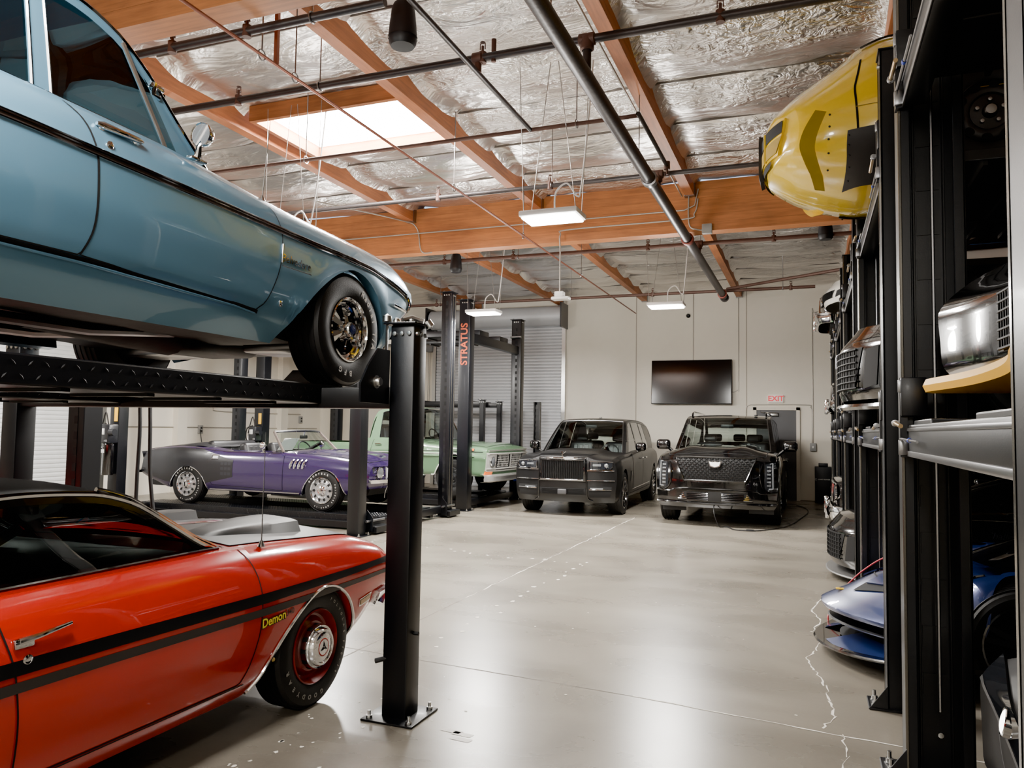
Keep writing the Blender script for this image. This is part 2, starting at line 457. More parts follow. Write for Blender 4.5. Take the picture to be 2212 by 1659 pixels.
    g.box(a, b_, c, d, z1-.03, z1, pm); p = g.obj('window_pane', fr, smooth=0)
    # roll-up doors
    dm = mat('rollup_door_grey', (200, 202, 206), .45, .2); dw = mat('rollup_door_white', (214, 216, 216), .5)
    def slats(g, a0, a1, z0, z1, pos, axis, m, sgn, pitch=.085):
        n = int((z1-z0)/pitch); prof = []
        for k in range(n):
            z = z0+k*pitch
            prof += [(0, z), (.018, z+.018), (.020, z+.055), (.004, z+.078)]
        for (da, za), (db, zb) in zip(prof, prof[1:]):
            if axis == 'y': g.add([(a0, pos+sgn*da, za), (a1, pos+sgn*da, za), (a1, pos+sgn*db, zb), (a0, pos+sgn*db, zb)], [(0, 1, 2, 3)], m)
            else: g.add([(pos+sgn*da, a0, za), (pos+sgn*da, a1, za), (pos+sgn*db, a1, zb), (pos+sgn*db, a0, zb)], [(0, 1, 2, 3)], m)
    g = MB(); slats(g, -9.85, -6.15, 0, 4.5, YF-.07, 'y', dm, -1); dr = struct(g.obj('door_1', smooth=0, recalc=False))
    g = MB(); g.lathe([(.26, -9.9), (.26, -6.05)], dm, 'x', 24, (0, YF-.30, 4.58)); g.obj('door_coil', dr)
    g = MB()
    for x in (-9.92, -6.10): g.box(x-.04, x+.06, YF-.12, YF, 0, 4.5, M['zinc'])
    g.obj('door_track', dr, smooth=0)
    g = MB()
    for x in (-9.95, -6.03): g.box(x-.02, x+.02, YF-.6, YF, 4.25, 4.9, M['black_satin'])
    g.obj('coil_bracket', dr, smooth=0)
    g = MB(); slats(g, 6.6, 11.75, 0, 4.5, XL+.05, 'x', dw, 1); dr2 = struct(g.obj('door_2', smooth=0, recalc=False))
    g = MB()
    for y in (6.55, 11.8): g.box(XL, XL+.12, y-.05, y+.05, 0, 4.5, M['zinc'])
    g.obj('door_track', dr2, smooth=0)
    # the grey personnel door under the exit sign
    g = MB(); dg = mat('grey_steel_door', (72, 72, 75), .45); fw = mat('door_frame_paint', (226, 219, 205), .6)
    g.box(-1.22, -.32, YF-.03, YF, 0, 2.13, dg); d3 = struct(g.obj('door_3', smooth=0))
    g = MB(); g.box(-1.30, -1.22, YF-.06, YF, 0, 2.2, fw); g.box(-.32, -.24, YF-.06, YF, 0, 2.2, fw); g.box(-1.30, -.24, YF-.06, YF, 2.13, 2.2, fw); g.obj('door_frame', d3, smooth=0)
    g = MB(); g.bevbox(-1.0, -.72, YF-.10, YF-.03, 1.98, 2.06, M['zinc'], .012); g.tube([(-.72, YF-.09, 2.06), (-1.05, YF-.25, 2.07), (-1.12, YF-.07, 2.09)], .01, M['zinc']); g.obj('door_closer', d3)
    g = MB(); g.cyl((-1.15, YF-.03, 1.0), (-1.15, YF-.09, 1.0), .014, M['steel']); g.bevbox(-1.16, -1.02, YF-.10, YF-.08, .985, 1.015, M['steel'], .006); g.obj('door_handle', d3)
# ---------------------------------------------------------------- hung from the ceiling and fixed on the walls
def pipes():
    iron = mat('black_iron_pipe', (66, 62, 62), .42, .55, noise_amt=.35, bump=.15, bscale=30)
    rust = mat('rusty_iron_pipe', (92, 68, 60), .55, .35, noise_amt=.4, bump=.15, bscale=30)
    red = mat('grooved_coupling_red', (132, 62, 50), .55, .2)
    cop = mat('copper_brown_pipe', (138, 84, 66), .4, .5, noise_amt=.25)
    emt = mat('emt_conduit', (176, 172, 164), .35, .6)
    def head(o, x, y, z, up=1):
        g = MB(); g.cyl((x, y, z-.045), (x, y, z+.045), .034, rust, 12); g.cyl((x, y, z), (x, y, z+.10*up), .012, rust, 8)
        g.tube([(x-.022, y, z+.07*up), (x-.022, y, z+.12*up), (x+.022, y, z+.12*up), (x+.022, y, z+.07*up)], .005, rust, 6)
        g.lathe([(.004, 0), (.022, .002), (.022, .006), (.004, .006)], rust, 'z', 12, (x, y, z+.125*up)); return g.obj('sprinkler_head', o)
    def hanger(o, x, y, z, zt=5.25):
        g = MB(); g.tube([(x, y, z+.2), (x, y, zt)], .006, M['steel'], 6)
        g.tube([(x, y+.04*cos(a), z+.04*sin(a)) for a in [pi*2*i/12 for i in range(12)]], .006, M['steel'], 6, closed=True)
        g.tube([(x, y, z+.04), (x, y, z+.21)], .006, M['steel'], 6); return g.obj('pipe_hanger', o)
    def pipe(name, label, pts, r, m, cat='pipe'):
        g = MB(); g.tube(pts, r, m, 14); return tag(g.obj(name), label, cat)
    # the thick main
    o = pipe('main_pipe', 'thick dark iron main pipe running away under the foil ceiling', [(-1.61, 1.5, 4.3), (-1.61, 15.85, 4.3)], .066, iron)
    for y in (8.15, 10.9, 15.5):
        g = MB(); g.lathe([(.07, -.05), (.088, -.045), (.088, .045), (.07, .05)], red if y > 10 else M['steel'], 'y', 20, (-1.61, y, 4.3)); g.obj('pipe_coupling', o)
    g = MB(); g.lathe([(.07, 0), (.088, .01), (.088, .1), (.0, .12)], iron, 'y', 20, (-1.61, 15.85, 4.3)); g.obj('pipe_cap', o)
    for y in (4.75, 7.6, 12.3): hanger(o, -1.61, y, 4.36, 5.2)
    specs = [
        ('sprinkler_pipe', 'dark sprinkler pipe nearest the light front beam, above the blue car', (-7.5, -2.72), 4.46, 4.5, .032, iron, (-4.62, -3.9), 0),
        ('sprinkler_pipe', 'dark sprinkler pipe crossing in front of the skylight', (-8.5, 1.3), 5.64, 4.62, .034, iron, (-5.0, -2.5, -.6), -1.61),
        ('sprinkler_pipe', 'thin sprinkler pipe crossing just behind the skylight', (-8.2, -1.47), 6.92, 4.5, .020, rust, (), 0),
        ('sprinkler_pipe', 'sprinkler pipe crossing just in front of the rear wooden beam', (-9.0, 4.6), 8.62, 4.5, .027, iron, (-4.4, -2.9, 1.6), -1.61),
        ('sprinkler_pipe', 'sprinkler pipe crossing just beyond the rear wooden beam', (-9.0, .75), 12.05, 4.5, .032, rust, (-6.0, -4.7, -2.4, -.5), -1.61),
        ('sprinkler_pipe', 'sprinkler pipe along the top of the far wall', (-9.0, .1), 16.1, 4.47, .032, rust, (-8.2, -5.3, -3.1, -.35), 0)]
    for nme, lab, (x0, x1), y, z, r, m, heads, drop in specs:
        o = pipe(nme, lab, [(x0, y, z), (x1, y, z)], r, m)
        for x in heads: head(o, x, y, z)
        for x in (x0+.9, lerp(x0, x1, .45), x1-.6): hanger(o, x, y, z)
        if drop:
            g = MB(); g.cyl((drop, y, z), (drop, y, 4.33), .034, m); g.lathe([(.04, 0), (.055, .01), (.055, .10), (.04, .11)], rust, 'z', 16, (drop, y, z-.09))
            g.lathe([(.03, -.07), (.05, -.06), (.05, .06), (.03, .07)], rust, 'x', 16, (drop, y, z)); g.obj('drop_pipe', o)
    o = pipe('branch_pipe', 'dark branch pipe running from beside the black speaker to the thin rear pipe', [(-2.54, 4.3, 4.5), (-2.54, 6.92, 4.5)], .022, iron)
    g = MB(); g.lathe([(.03, -.05), (.05, -.04), (.05, .04), (.03, .05)], rust, 'x', 16, (-2.54, 5.64, 4.62)); g.cyl((-2.54, 5.64, 4.62), (-2.54, 5.64, 4.5), .03, rust); g.cyl((-2.40, 5.64, 4.57), (-2.40, 5.64, 4.76), .02, rust)
    g.obj('pipe_tee', o)
    o = pipe('branch_pipe', 'short dark branch pipe ending in a sprinkler beside the right rafter', bez([(-1.47, 6.92, 4.5), (-1.465, 7.0, 4.5), (-1.46, 8.36, 4.5)], 4), .021, iron)
    head(o, -1.46, 8.36, 4.5, -1)
    pipe('diagonal_brace_pipe', 'dark pipe slanting from the end of the main pipe to the right lifts', [(-1.55, 15.8, 4.45), (.95, 14.5, 4.52)], .03, rust)
    o = pipe('gas_pipe', 'thin copper-brown pipe hung on rods, running away across the skylight', [(-3.83, 1.5, 4.35), (-3.83, 17.84, 4.35)], .013, cop)
    for y in (4.55, 4.95, 7.9, 10.2, 13.2): hanger(o, -3.83, y, 4.35)
    g = MB(); g.box(-3.845, -3.815, 4.70, 4.73, 4.35, 5.0, cop); g.obj('pipe_strap', o)
    # conduit
    def conduit(label, pts, r=.011): return pipe('conduit', label, pts, r, emt)
    conduit('thin grey conduit along the upper face of the rear wooden beam', [(-8.0, 11.19, 4.80), (-1.7, 11.19, 4.80), (-1.55, 11.19, 4.86), (-1.5, 11.19, 5.1)])
    conduit('grey conduit along the lower face of the rear beam down to the ceiling sensor', bez([(-1.5, 11.17, 4.95), (-1.55, 11.17, 4.74), (-1.75, 11.17, 4.66), (-3.4, 11.13, 4.64), (-3.56, 11.10, 4.56), (-3.56, 11.1, 4.3), (-3.56, 11.1, 3.66)], 6))
    conduit('short looped grey conduit at the junction box on the rear beam', bez([(-1.63, 11.18, 5.1), (-1.63, 11.18, 4.6), (-1.52, 11.18, 4.5), (-1.36, 11.18, 4.48)], 6))
    conduit('grey conduit bent down the left part of the rear beam', bez([(-7.0, 9.6, 4.98), (-6.3, 10.9, 4.98), (-6.1, 11.18, 4.9), (-6.0, 11.18, 4.5), (-5.8, 11.18, 4.46)], 6))
    conduit('grey conduit along the light wooden beam above the blue car', [(-8.0, 4.31, 4.50), (-1.0, 4.31, 4.50)])
    conduit('grey conduit pair running along the right rafter', [(-1.72, 4.4, 4.985), (-1.72, 11.1, 4.985)])
    g = MB(); g.bevbox(-1.44, -1.30, 11.12, 11.2, 4.42, 4.56, mat('grey_box', (150, 152, 150), .5), .008); tag(g.obj('junction_box'), 'small grey junction box hanging under the rear beam', 'box')
    yw = YF-.012
    conduit('thin conduit dropping from the ceiling to the screen on the far wall', [(-2.73, yw, 5.1), (-2.73, yw, 3.3)])
    conduit('conduit bent towards the right edge of the black screen', bez([(-1.64, yw, 5.0), (-1.64, yw, 2.8), (-1.66, yw, 2.62), (-1.85, yw, 2.55)], 6))
    conduit('conduit arching over the grey door and down to the wall switch', bez([(-1.46, yw, 1.6), (-1.46, yw, 2.15), (-1.38, yw, 2.25), (-1.2, yw, 2.26), (-.1, yw, 2.26), (0, yw, 2.2), (.03, yw, 2.05), (.03, yw, 1.35)], 5))
    conduit('conduit rising from the wall switch past the chrome-bumpered car', bez([(.05, yw, 1.35), (.05, yw, 4.3), (.1, yw, 4.45), (.5, yw, 4.5), (1.4, yw, 4.5)], 6))
    g = MB(); g.bevbox(-.02, .12, YF-.08, YF, 1.17, 1.36, mat('switch_box_grey', (150, 150, 148), .5), .012); o = tag(g.obj('wall_switch_box'), 'grey switch box on the far wall right of the door', 'switch')
    g = MB(); g.bevbox(.03, .07, YF-.095, YF-.075, 1.24, 1.29, M['white'], .004); g.obj('switch_toggle', o)

LAMPS = [(-2.3, 6.92), (-2.17, 12.43), (-5.35, 12.33), (-5.35, 6.92), (-8.5, 6.9), (-8.5, 12.4), (-11.6, 8.5), (-2.3, 1.3), (-5.35, 1.3), (-.2, -2.4), (-2.2, 17.2)]
LAMP_LABEL = ['white hanging light in front of the rear wooden beam', 'white hanging light beyond the beam, in front of the far wall above the screen', 'white hanging light behind the tall orange-lettered post', 'white hanging light behind the blue car', 'white hanging light left of the blue car roof', 'white hanging light above the purple car', 'white hanging light near the left wall', 'white hanging light in front of the light wooden beam', 'white hanging light over the red car', 'white hanging light near the back wall', 'white hanging light close to the far wall']
def lights():
    white = mat('fixture_white', (228, 228, 226), .4); wire = mat('hanging_wire', (150, 148, 144), .4, .6)
    lens = mat('lit_lens', (255, 255, 255), .3, emis=(255, 251, 243), es=9)
    first = None
    for i, (x, y) in enumerate(LAMPS):
        if i in (10,): continue
        g = MB(); z = 3.6
        g.bevbox(x-.29, x+.29, y-.17, y+.17, z, z+.055, white, .014)
        o = tag(g.obj('led_hanging_light'), LAMP_LABEL[i], 'light', 'white LED hanging lights')
        g = MB(); g.bevbox(x-.27, x+.27, y-.15, y+.15, z-.022, z+.002, lens, .012); g.obj('light_lens', o)
        g = MB()
        for s in (-1, 1):
            g.tube([(x+s*.26, y-.1, z+.05), (x+s*.20-.16, y, 5.15)], .004, wire, 5)
            g.tube([(x+s*.26, y+.1, z+.05), (x+s*.20+.16, y, 5.15)], .004, wire, 5)
        g.obj('hanging_wire', o)
        g = MB(); g.tube(bez([(x+.02, y, z+.05), (x+.03, y, z+.25), (x+.14, y, z+.33), (x+.24, y, z+.2), (x+.28, y, z+.26), (x+.32, y+.05, z+.8), (x+.36, y+.1, 5.15)], 6), .009, white, 6); g.obj('light_cord', o)
        L = bpy.data.lights.new('lamp', 'AREA'); L.shape = 'RECTANGLE'; L.size = .54; L.size_y = .3; L.energy = (95 if i != 7 else 50) if y < 10 else 225; L.color = (1, .965, .91)
        lo = bpy.data.objects.new('led_light_source', L); COL.objects.link(lo); lo.location = (x, y, z-.03); lo.parent = o
        L = bpy.data.lights.new('added_ceiling_fill', 'POINT'); L.shadow_soft_size = .22; L.energy = 85 if y < 10 else 150; L.color = (1, .965, .91)  # unseen extra lamp hung below the fixture to lift ceiling and walls
        lo = bpy.data.objects.new('added_fill_source', L); COL.objects.link(lo); lo.location = (x, y, z-.30); lo.parent = o
    # daylight through the skylight pane
    L = bpy.data.lights.new('sky', 'AREA'); L.shape = 'RECTANGLE'; L.size = 1.8; L.size_y = 1.2; L.energy = 260; L.color = (1, .98, .95)
    lo = bpy.data.objects.new('skylight_source', L); COL.objects.link(lo); lo.location = (-5.02, 7.63, 5.20)
    w = bpy.data.worlds.new('World'); SC.world = w; w.use_nodes = True
    nt = w.node_tree; bg = nt.nodes['Background']; sky = nt.nodes.new('ShaderNodeTexSky'); sky.sky_type = 'NISHITA'; sky.sun_disc = False; sky.sun_elevation = radians(50)
    nt.links.new(sky.outputs[0], bg.inputs[0]); bg.inputs[1].default_value = .15

def fittings():
    sp = mat('speaker_black', (24, 25, 29), .5); 
    def speaker(x, y, z, lab):
        g = MB(); g.lathe([(.0, .16), (.07, .155), (.085, .12), (.10, -.02), (.105, -.10), (.10, -.14), (.085, -.165), (.0, -.17)], sp, 'z', 32, (x, y, z))
        o = tag(g.obj('hanging_speaker'), lab, 'speaker', 'black hanging speakers')
        g = MB(); g.lathe([(.108, -.095), (.109, -.1), (.108, -.105)], M['plastic'], 'z', 32, (x, y, z)); g.obj('speaker_ring', o)
        g = MB(); g.tube([(x, y, z+.15), (x, y, 5.2)], .008, M['plastic'], 6); g.obj('hanging_rod', o)
    speaker(-2.77, 4.8, 4.52, 'large near black hanging speaker at the top of the picture')
    speaker(-5.75, 12.0, 4.45, 'small black hanging speaker under the left part of the rear beam')
    speaker(.22, 12.0, 4.58, 'small black hanging speaker under the right end of the rear beam')
    # occupancy sensor on the conduit
    g = MB(); g.bevbox(-3.63, -3.49, 11.04, 11.16, 3.6, 3.68, M['white'], .012); g.bevbox(-3.68, -3.40, 11.02, 11.18, 3.55, 3.60, M['white'], .02)
    tag(g.obj('ceiling_sensor'), 'white sensor box at the foot of the hanging conduit', 'sensor')
    # flat screen
    g = MB(); y = YF-.10; R = Matrix.Rotation(radians(-3), 3, 'X'); at = (-2.765, YF-.13, 2.815)
    g.bevbox(-.98, .98, -.03, .03, -.55, .55, M['plastic'], .008, at=at, rot=R); o = tag(g.obj('television'), 'large black flat screen on the far wall', 'television')
    g = MB(); sm = mat('screen_glass', (4, 4, 5), .14, 0, .0, .03, .25); g.box(-.965, .965, -.034, -.031, -.53, .535, sm, rot=R, at=at); g.obj('screen', o, smooth=0)
    g = MB(); g.box(-.3, .3, .03, .11, -.2, .2, M['plastic'], at=at); g.obj('wall_mount', o, smooth=0)
    # exit sign
    g = MB(); g.bevbox(-.945, -.605, YF-.06, YF, 2.31, 2.50, mat('sign_white', (232, 228, 220), .4, emis=(255, 245, 235), es=.12), .008); o = tag(g.obj('exit_sign'), 'white exit sign with red letters above the grey door', 'sign')
    g = MB(); put_text(g, 'EXIT', .175, (-.775, YF-.062, 2.405), (1, 0, 0), (0, 0, 1), mat('exit_red', (222, 52, 66), .4, emis=(230, 40, 55), es=.3), ext=.002, bold=.035); g.obj('exit_letters', o, smooth=0)
    # dome camera
    g = MB(); g.lathe([(.055, 0), (.055, .04), (.05, .05), (0, .05)], M['white'], 'y', 20, (-2.85, YF-.05, 4.49)); o = tag(g.obj('security_camera'), 'small white dome camera high on the far wall', 'camera')
    g = MB(); g.lathe([(0, -.03), (.02, -.025), (.035, 0)], M['plastic'], 'y', 16, (-2.85, YF-.05, 4.49)); g.obj('camera_lens', o)
    # door operator
    g = MB(); g.bevbox(-10.14, -9.95, YF-.2, YF, 3.72, 4.1, mat('operator_grey', (130, 132, 134), .5), .01); o = tag(g.obj('door_operator'), 'grey door opener box left of the roll-up door', 'opener')
    g = MB()
    for x in (-10.1, -10.05): g.tube([(x, YF-.1, 3.75), (x, YF-.1, 1.1)], .006, M['steel'], 5)
    g.obj('pull_chain', o)
    # black storage box with a white logo, boards leaning behind
    bx = mat('storage_case_black', (22, 24, 31), .5)
    g = MB(); g.bevbox(.08, .44, 18.95, 19.3, 0, .83, bx, .01); g.bevbox(.16, .36, 18.97, 19.28, .83, .91, bx, .008); o = tag(g.obj('storage_case'), 'tall black case with white lettering by the far wall', 'case')
    g = MB(); put_text(g, 'COAST RUNNER', .034, (.275, 18.945, .545), (1, 0, 0), (0, 0, 1), M['letter'], bold=.02)
    g.tube([(.105+.02*cos(a), 18.946, .545+.02*sin(a)) for a in [pi*.25+pi*1.6*i/10 for i in range(11)]], .003, M['letter'], 5); g.obj('case_lettering', o, smooth=0)
    g = MB(); R = Matrix.Rotation(radians(7), 3, 'X'); g.bevbox(-.09, .09, -.02, .02, 0, .96, M['white'], .008, at=(.52, 19.30, 0.003), rot=R); g.obj('leaning_board'); tag(bpy.data.objects['leaning_board'], 'narrow white board leaning beside the black case', 'board')
    # charger lead on the floor by the second SUV
    g = MB(); g.tube(bez([(-1.52, 13.3, .34), (-1.50, 13.22, .2), (-1.42, 13.25, .012), (-1.3, 13.3, .012), (-1.13, 12.97, .012), (-.78, 13.05, .012), (-.39, 13.9, .012), (-.2, 15.2, .012), (-.06, 16.6, .012), (-.14, 17.6, .012), (-.3, 18.0, .012)], 10), .008, M['hose'], 6)
    o = tag(g.obj('charging_cable'), 'thin black cable snaking over the floor beside the gloss black SUV', 'cable')
    g = MB(); g.bevbox(-.98, -.86, 12.99, 13.03, .001, .028, M['plastic'], .008); g.obj('cable_plug', o)
    # twin hoses hanging behind the near platform
    for dx, lab in ((0, 'left one of the two black hoses hanging beside the purple car'), (.14, 'right one of the two black hoses hanging beside the purple car')):
        g = MB(); g.tube(bez([(-6.45+dx, 6.0, 5.1), (-6.45+dx, 6.0, 2.2), (-6.43+dx, 6.0, 1.5), (-6.44+dx*1.3, 6.0, 1.0), (-6.45+dx*2.2, 6.02, .3), (-6.42+dx*2.3, 6.1, .03)], 8), .019, M['hose'], 8)
        tag(g.obj('hanging_hose'), lab, 'hose')
    # outlets on the left wall with their conduit
    emt = bpy.data.materials['emt_conduit']
    def outlet(y, z, lab):
        g = MB(); g.bevbox(XL, XL+.06, y-.06, y+.06, z-.1, z+.1, bpy.data.materials['switch_box_grey'], .006); o = tag(g.obj('wall_outlet'), lab, 'outlet')
        g = MB()
        for k in (-.045, .03): g.bevbox(XL+.055, XL+.066, y-.03, y+.03, z+k-.015, z+k+.03, M['plastic'], .003)
        g.obj('socket', o)
    outlet(14.6, 1.45, 'grey outlet on the left wall behind the purple car boot'); outlet(18.5, 1.75, 'grey outlet on the left wall behind the purple car windscreen')
    g = MB(); g.tube([(XL+.02, 12.2, 1.5), (XL+.02, 19.3, 1.5)], .012, emt, 6); tag(g.obj('conduit'), 'grey conduit running level along the left wall', 'pipe')
    g = MB(); g.tube(bez([(XL+.02, 14.9, 2.4), (XL+.02, 15.0, 2.0), (XL+.02, 15.4, 1.9), (XL+.02, 18.5, 1.9)], 5), .012, emt, 6); tag(g.obj('conduit'), 'upper grey conduit dropping and bending along the left wall', 'pipe')
    g = MB(); g.tube(bez([(XL+.07, 14.55, 1.45), (XL+.2, 14.5, 1.1), (XL+.2, 14.7, .9), (XL+.15, 14.9, 1.1), (XL+.1, 15.2, 1.0), (XL+.1, 15.4, .6)], 6), .01, M['hose'], 6); tag(g.obj('power_lead'), 'black lead drooping from the outlet behind the purple car boot', 'cable')
# ---------------------------------------------------------------- car lifts
def tread(mb, x0, x1, y0, y1, z, m, pitch=.085, size=.03, fn=None):
    """raised diamond lozenges on a plane given by fn(u, v) -> (point, du, dv, normal)"""
    nx = int((x1-x0)/pitch); ny = max(1, int((y1-y0)/(pitch*.62)))
    for i in range(nx):
        for j in range(ny):
            u = x0+(i+.5*(j % 2)+.25)*pitch; v = y0+(j+.5)*(y1-y0)/ny
            p, a, b, n = fn(u, v)
            s = 1 if (i+j) % 2 else -1
            d = (a*cos(.8)*1+b*sin(.8)*s); e = n.cross(d)
            q = [p+d*size*.5, p+e*size*.14, p-d*size*.5, p-e*size*.14, p+n*.003]
            mb.add(q, [(0, 1, 4), (1, 2, 4), (2, 3, 4), (3, 0, 4)], m)

def base_plate(g, x, y, s, m, bolts=True, th=.012):
    g.bevbox(x-s, x+s, y-s, y+s, 0, th, m, .003)
    if bolts:
        for a in (-1, 1):
            for b in (-1, 1):
                px, py = x+a*(s-.035), y+b*(s-.035)
                g.lathe([(.0, .012), (.018, .012), (.018, .026), (.009, .026), (.009, .05), (0, .05)], M['zinc'], 'z', 8, (px, py, 0))

def four_post_lift(name, label, cat, x0, x1, y0, y1, h, zrun, axis, group=None, run_w=.52, run_in=.42, power=None, lab2=True, slots=True, bar=True, pw=.075, tdetail=True, zup=None, text=None, ramp=False, front_only=False, posts_h=None, plate=.16):
    """posts at (x0|x1, y0|y1); runways run along axis ('x' or 'y'); the deck top is at zrun"""
    t = thing(name, label, cat, ((x0+x1)/2, (y0+y1)/2, 0), 0, group)
    ox, oy = (x0+x1)/2, (y0+y1)/2
    lk = M['lift_black']
    for x in (x0, x1):
        for y in (y0, y1):
            g = MB(); sx = 1 if x > ox else -1; sy = 1 if y > oy else -1
            px, py = x-ox, y-oy
            # C-section: web and two flanges, mouth towards the lift's middle across the cross beam
            cross = 'y' if axis == 'x' else 'x'
            w = pw
            if tdetail:
                g.bevbox(px-w, px+w, py-w, py+w, .0, h, lk, .012)
            else:
                g.bevbox(px-w, px+w, py-w, py+w, .0, h, lk, .008, 1)
            g.bevbox(px-w-.03, px+w+.02, py-w-.03, py+w+.03, h, h+.012, lk, .003)
            p = g.obj('lift_post', t)
            g = MB(); base_plate(g, px, py, plate, lk, bolts=pw > .07); g.obj('base_plate', p)
            g = MB()
            if slots:
                # lock ladder with dark slots, and the pull rods
                if cross == 'y':
                    fy = py-sy*(w+.001); g.box(px-.012, px+.03, fy-.0015, fy+.0015, .3, h-.3, lk)
                    for k in range(int(h/.14)-2):
                        g.box(px-.012, px+.03, fy-.003, fy+.003, .3+k*.14, .37+k*.14, M['gap'])
                else:
                    fx = px-sx*(w+.001); g.box(fx-.0015, fx+.0015, py-.012, py+.03, .3, h-.3, lk)
                    for k in range(int(h/.14)-2):
                        g.box(fx-.003, fx+.003, py-.012, py+.03, .3+k*.14, .37+k*.14, M['gap'])
                g.obj('lock_ladder', p, smooth=0)
            for k in (-.045, 0, .045):
                g = MB(); g.lathe([(.0, .012), (.012, .010), (.014, -.004)], M['zinc'], 'x', 10, (px+w, py+k, h-.05)); g.obj('post_bolt', p)
                g = MB(); g.lathe([(.0, -.012), (.012, -.010), (.014, .004)], M['zinc'], 'y', 10, (px+k, py-w, h-.05)); g.obj('post_bolt', p)
            g = MB(); g.lathe([(.022, 0), (.022, .02), (.016, .035), (0, .04)], M['zinc'], 'z', 12, (px-w-.005, py, h+.012)); g.obj('post_bolt', p)
            g = MB(); g.lathe([(.014, 0), (.014, .02), (0, .026)], M['zinc'], 'z', 12, (px+.03, py-.03, h+.012)); g.obj('post_bolt', p)
    # cross beams between the posts at both ends
    zt = zrun-.02
    for e in (0, 1):
        g = MB()
        if axis == 'x':
            x = (x0 if e == 0 else x1)-ox
            g.bevbox(x-.06, x+.06, y0-oy+pw, y1-oy-pw, zt-.12, zt, M['lift_dark'], .008)
        else:
            y = (y0 if e == 0 else y1)-oy
            g.bevbox(x0-ox+pw, x1-ox-pw, y-.06, y+.06, zt-.12, zt, M['lift_dark'], .008)
        g.obj('cross_beam', t)
    # runways
    for s in (-1, 1):
        g = MB()
        if axis == 'x':
            ya, yb = (y0+run_in, y0+run_in+run_w) if s < 0 else (y1-run_in-run_w, y1-run_in)
            xa, xb = x0-.1-ox, x1+.02-ox; ya -= oy; yb -= oy
            g.bevbox(xa, xb, ya, yb, zrun-.11, zrun, lk, .006)
            P = lambda u, v: (Vector((u, v, zrun)), Vector((1, 0, 0)), Vector((0, 1, 0)), Vector((0, 0, 1)))
            if tdetail: tread(g, xa, xb, ya+.01, yb-.01, zrun, lk, .05, .025, P)
            ys = ya if s < 0 else yb
            S = lambda u, v: (Vector((u, ya, v)), Vector((1, 0, 0)), Vector((0, 0, 1)), Vector((0, -1, 0)))
            if tdetail: tread(g, xa, xb, zrun-.10, zrun-.01, 0, M['lift_edge'] if False else lk, .05, .022, S)
            if zrun < .5: g.bevbox(xa, xb, ya-.12 if s < 0 else yb, ya if s < 0 else yb+.12, .03, zrun-.09, M['lift_dark'], .006)
        else:
            xa, xb = (x0+run_in, x0+run_in+run_w) if s < 0 else (x1-run_in-run_w, x1-run_in)
            xa -= ox; xb -= ox; a, b = y0-.1-oy, y1+.16-oy
            g.bevbox(xa, xb, a, b, zrun-.115, zrun, lk, .008)
            P = lambda u, v: (Vector((v, u, zrun)), Vector((0, 1, 0)), Vector((1, 0, 0)), Vector((0, 0, 1)))
            tread(g, a, b, xa+.01, xb-.01, zrun, lk, .07, .032, P)
            S = lambda u, v: (Vector((xb, u, v)), Vector((0, 1, 0)), Vector((0, 0, 1)), Vector((1, 0, 0)))
            tread(g, a, b, zrun-.108, zrun-.008, 0, lk, .065, .03, S)
            # ribs under the deck
            for k in range(12):
                y = lerp(a, b, (k+.5)/12); g.box(xa+.02, xb-.02, y-.02, y+.02, zrun-.128, zrun-.115, M['lift_dark'])
        rw = g.obj('runway', t, smooth=20, merge=False)
    if zup:
        for e in (0, 1):
            g = MB(); x = (x0 if e == 0 else x1)-ox
            g.bevbox(x-.07, x+.07, y0-oy+pw, y1-oy-pw, zup-.18, zup, M['lift_black'], .008); g.obj('upper_cross_beam', t)
        for s in (-1, 1):
            g = MB(); ya, yb = (y0+run_in, y0+run_in+run_w) if s < 0 else (y1-run_in-run_w, y1-run_in)
            g.bevbox(x0-ox, x1-ox, ya-oy, yb-oy, zup, zup+.12, M['lift_black'], .008)
            for k in range(10):
                xx = lerp(x0, x1, (k+.5)/10)-ox; g.box(xx-.02, xx+.02, ya-oy+.02, yb-oy-.02, zup-.03, zup, M['lift_dark'])
            g.obj('upper_runway', t)
    if power:
        px, py = power[0]-ox, power[1]-oy; f = power[2]
        g = MB(); y = py-pw-.11
        g.lathe([(0, .72), (.085, .72), (.09, .73), (.09, 1.22), (.075, 1.24), (0, 1.24)], M['black_gloss'], 'z', 28, (px+.02, y, 0))
        g.bevbox(px-.09, px+.11, y-.09, y+.11, 1.24, 1.55, M['black_satin'], .02); g.cyl((px+.1, y-.05, 1.42), (px+.2, y-.05, 1.42), .055, M['black_satin'], 20)
        o = g.obj('power_unit', t)
        g = MB(); g.bevbox(px-.06, px+.02, y-.096, y-.085, 1.38, 1.48, M['white'], .002); g.bevbox(px-.05, px+.03, y-.098, y-.07, 1.08, 1.14, M['white'], .002)
        g.cyl((px-.14, y, 1.27), (px+.08, y-.1, 1.28), .02, M['steel']); g.tube([(px-.1, y-.05, 1.42), (px-.12, y-.07, 1.3), (px-.06, y-.1, 1.2), (px, y-.1, 1.16)], .01, M['steel'], 6); g.obj('valve_fitting', o)
        g = MB(); g.tube(bez([(px-.05, y, 1.56), (px-.2, y, 1.5), (px-.22, y, 1.3), (px-.14, y, 1.15), (px-.1, y+.05, 1.0)], 6), .012, M['hose'], 6); g.tube(bez([(px, y, 1.55), (px-.03, y-.03, 1.75), (px-.12, y, 1.6), (px-.17, y, 1.4)], 6), .01, M['hose'], 6); g.obj('hydraulic_hose', o)
        g = MB(); g.box(px+.0, px+.075, py-pw-.004, py-pw-.001, 1.60, 1.83, M['yellow_label']); g.obj('warning_label', t, smooth=0)
    return t, ox, oy

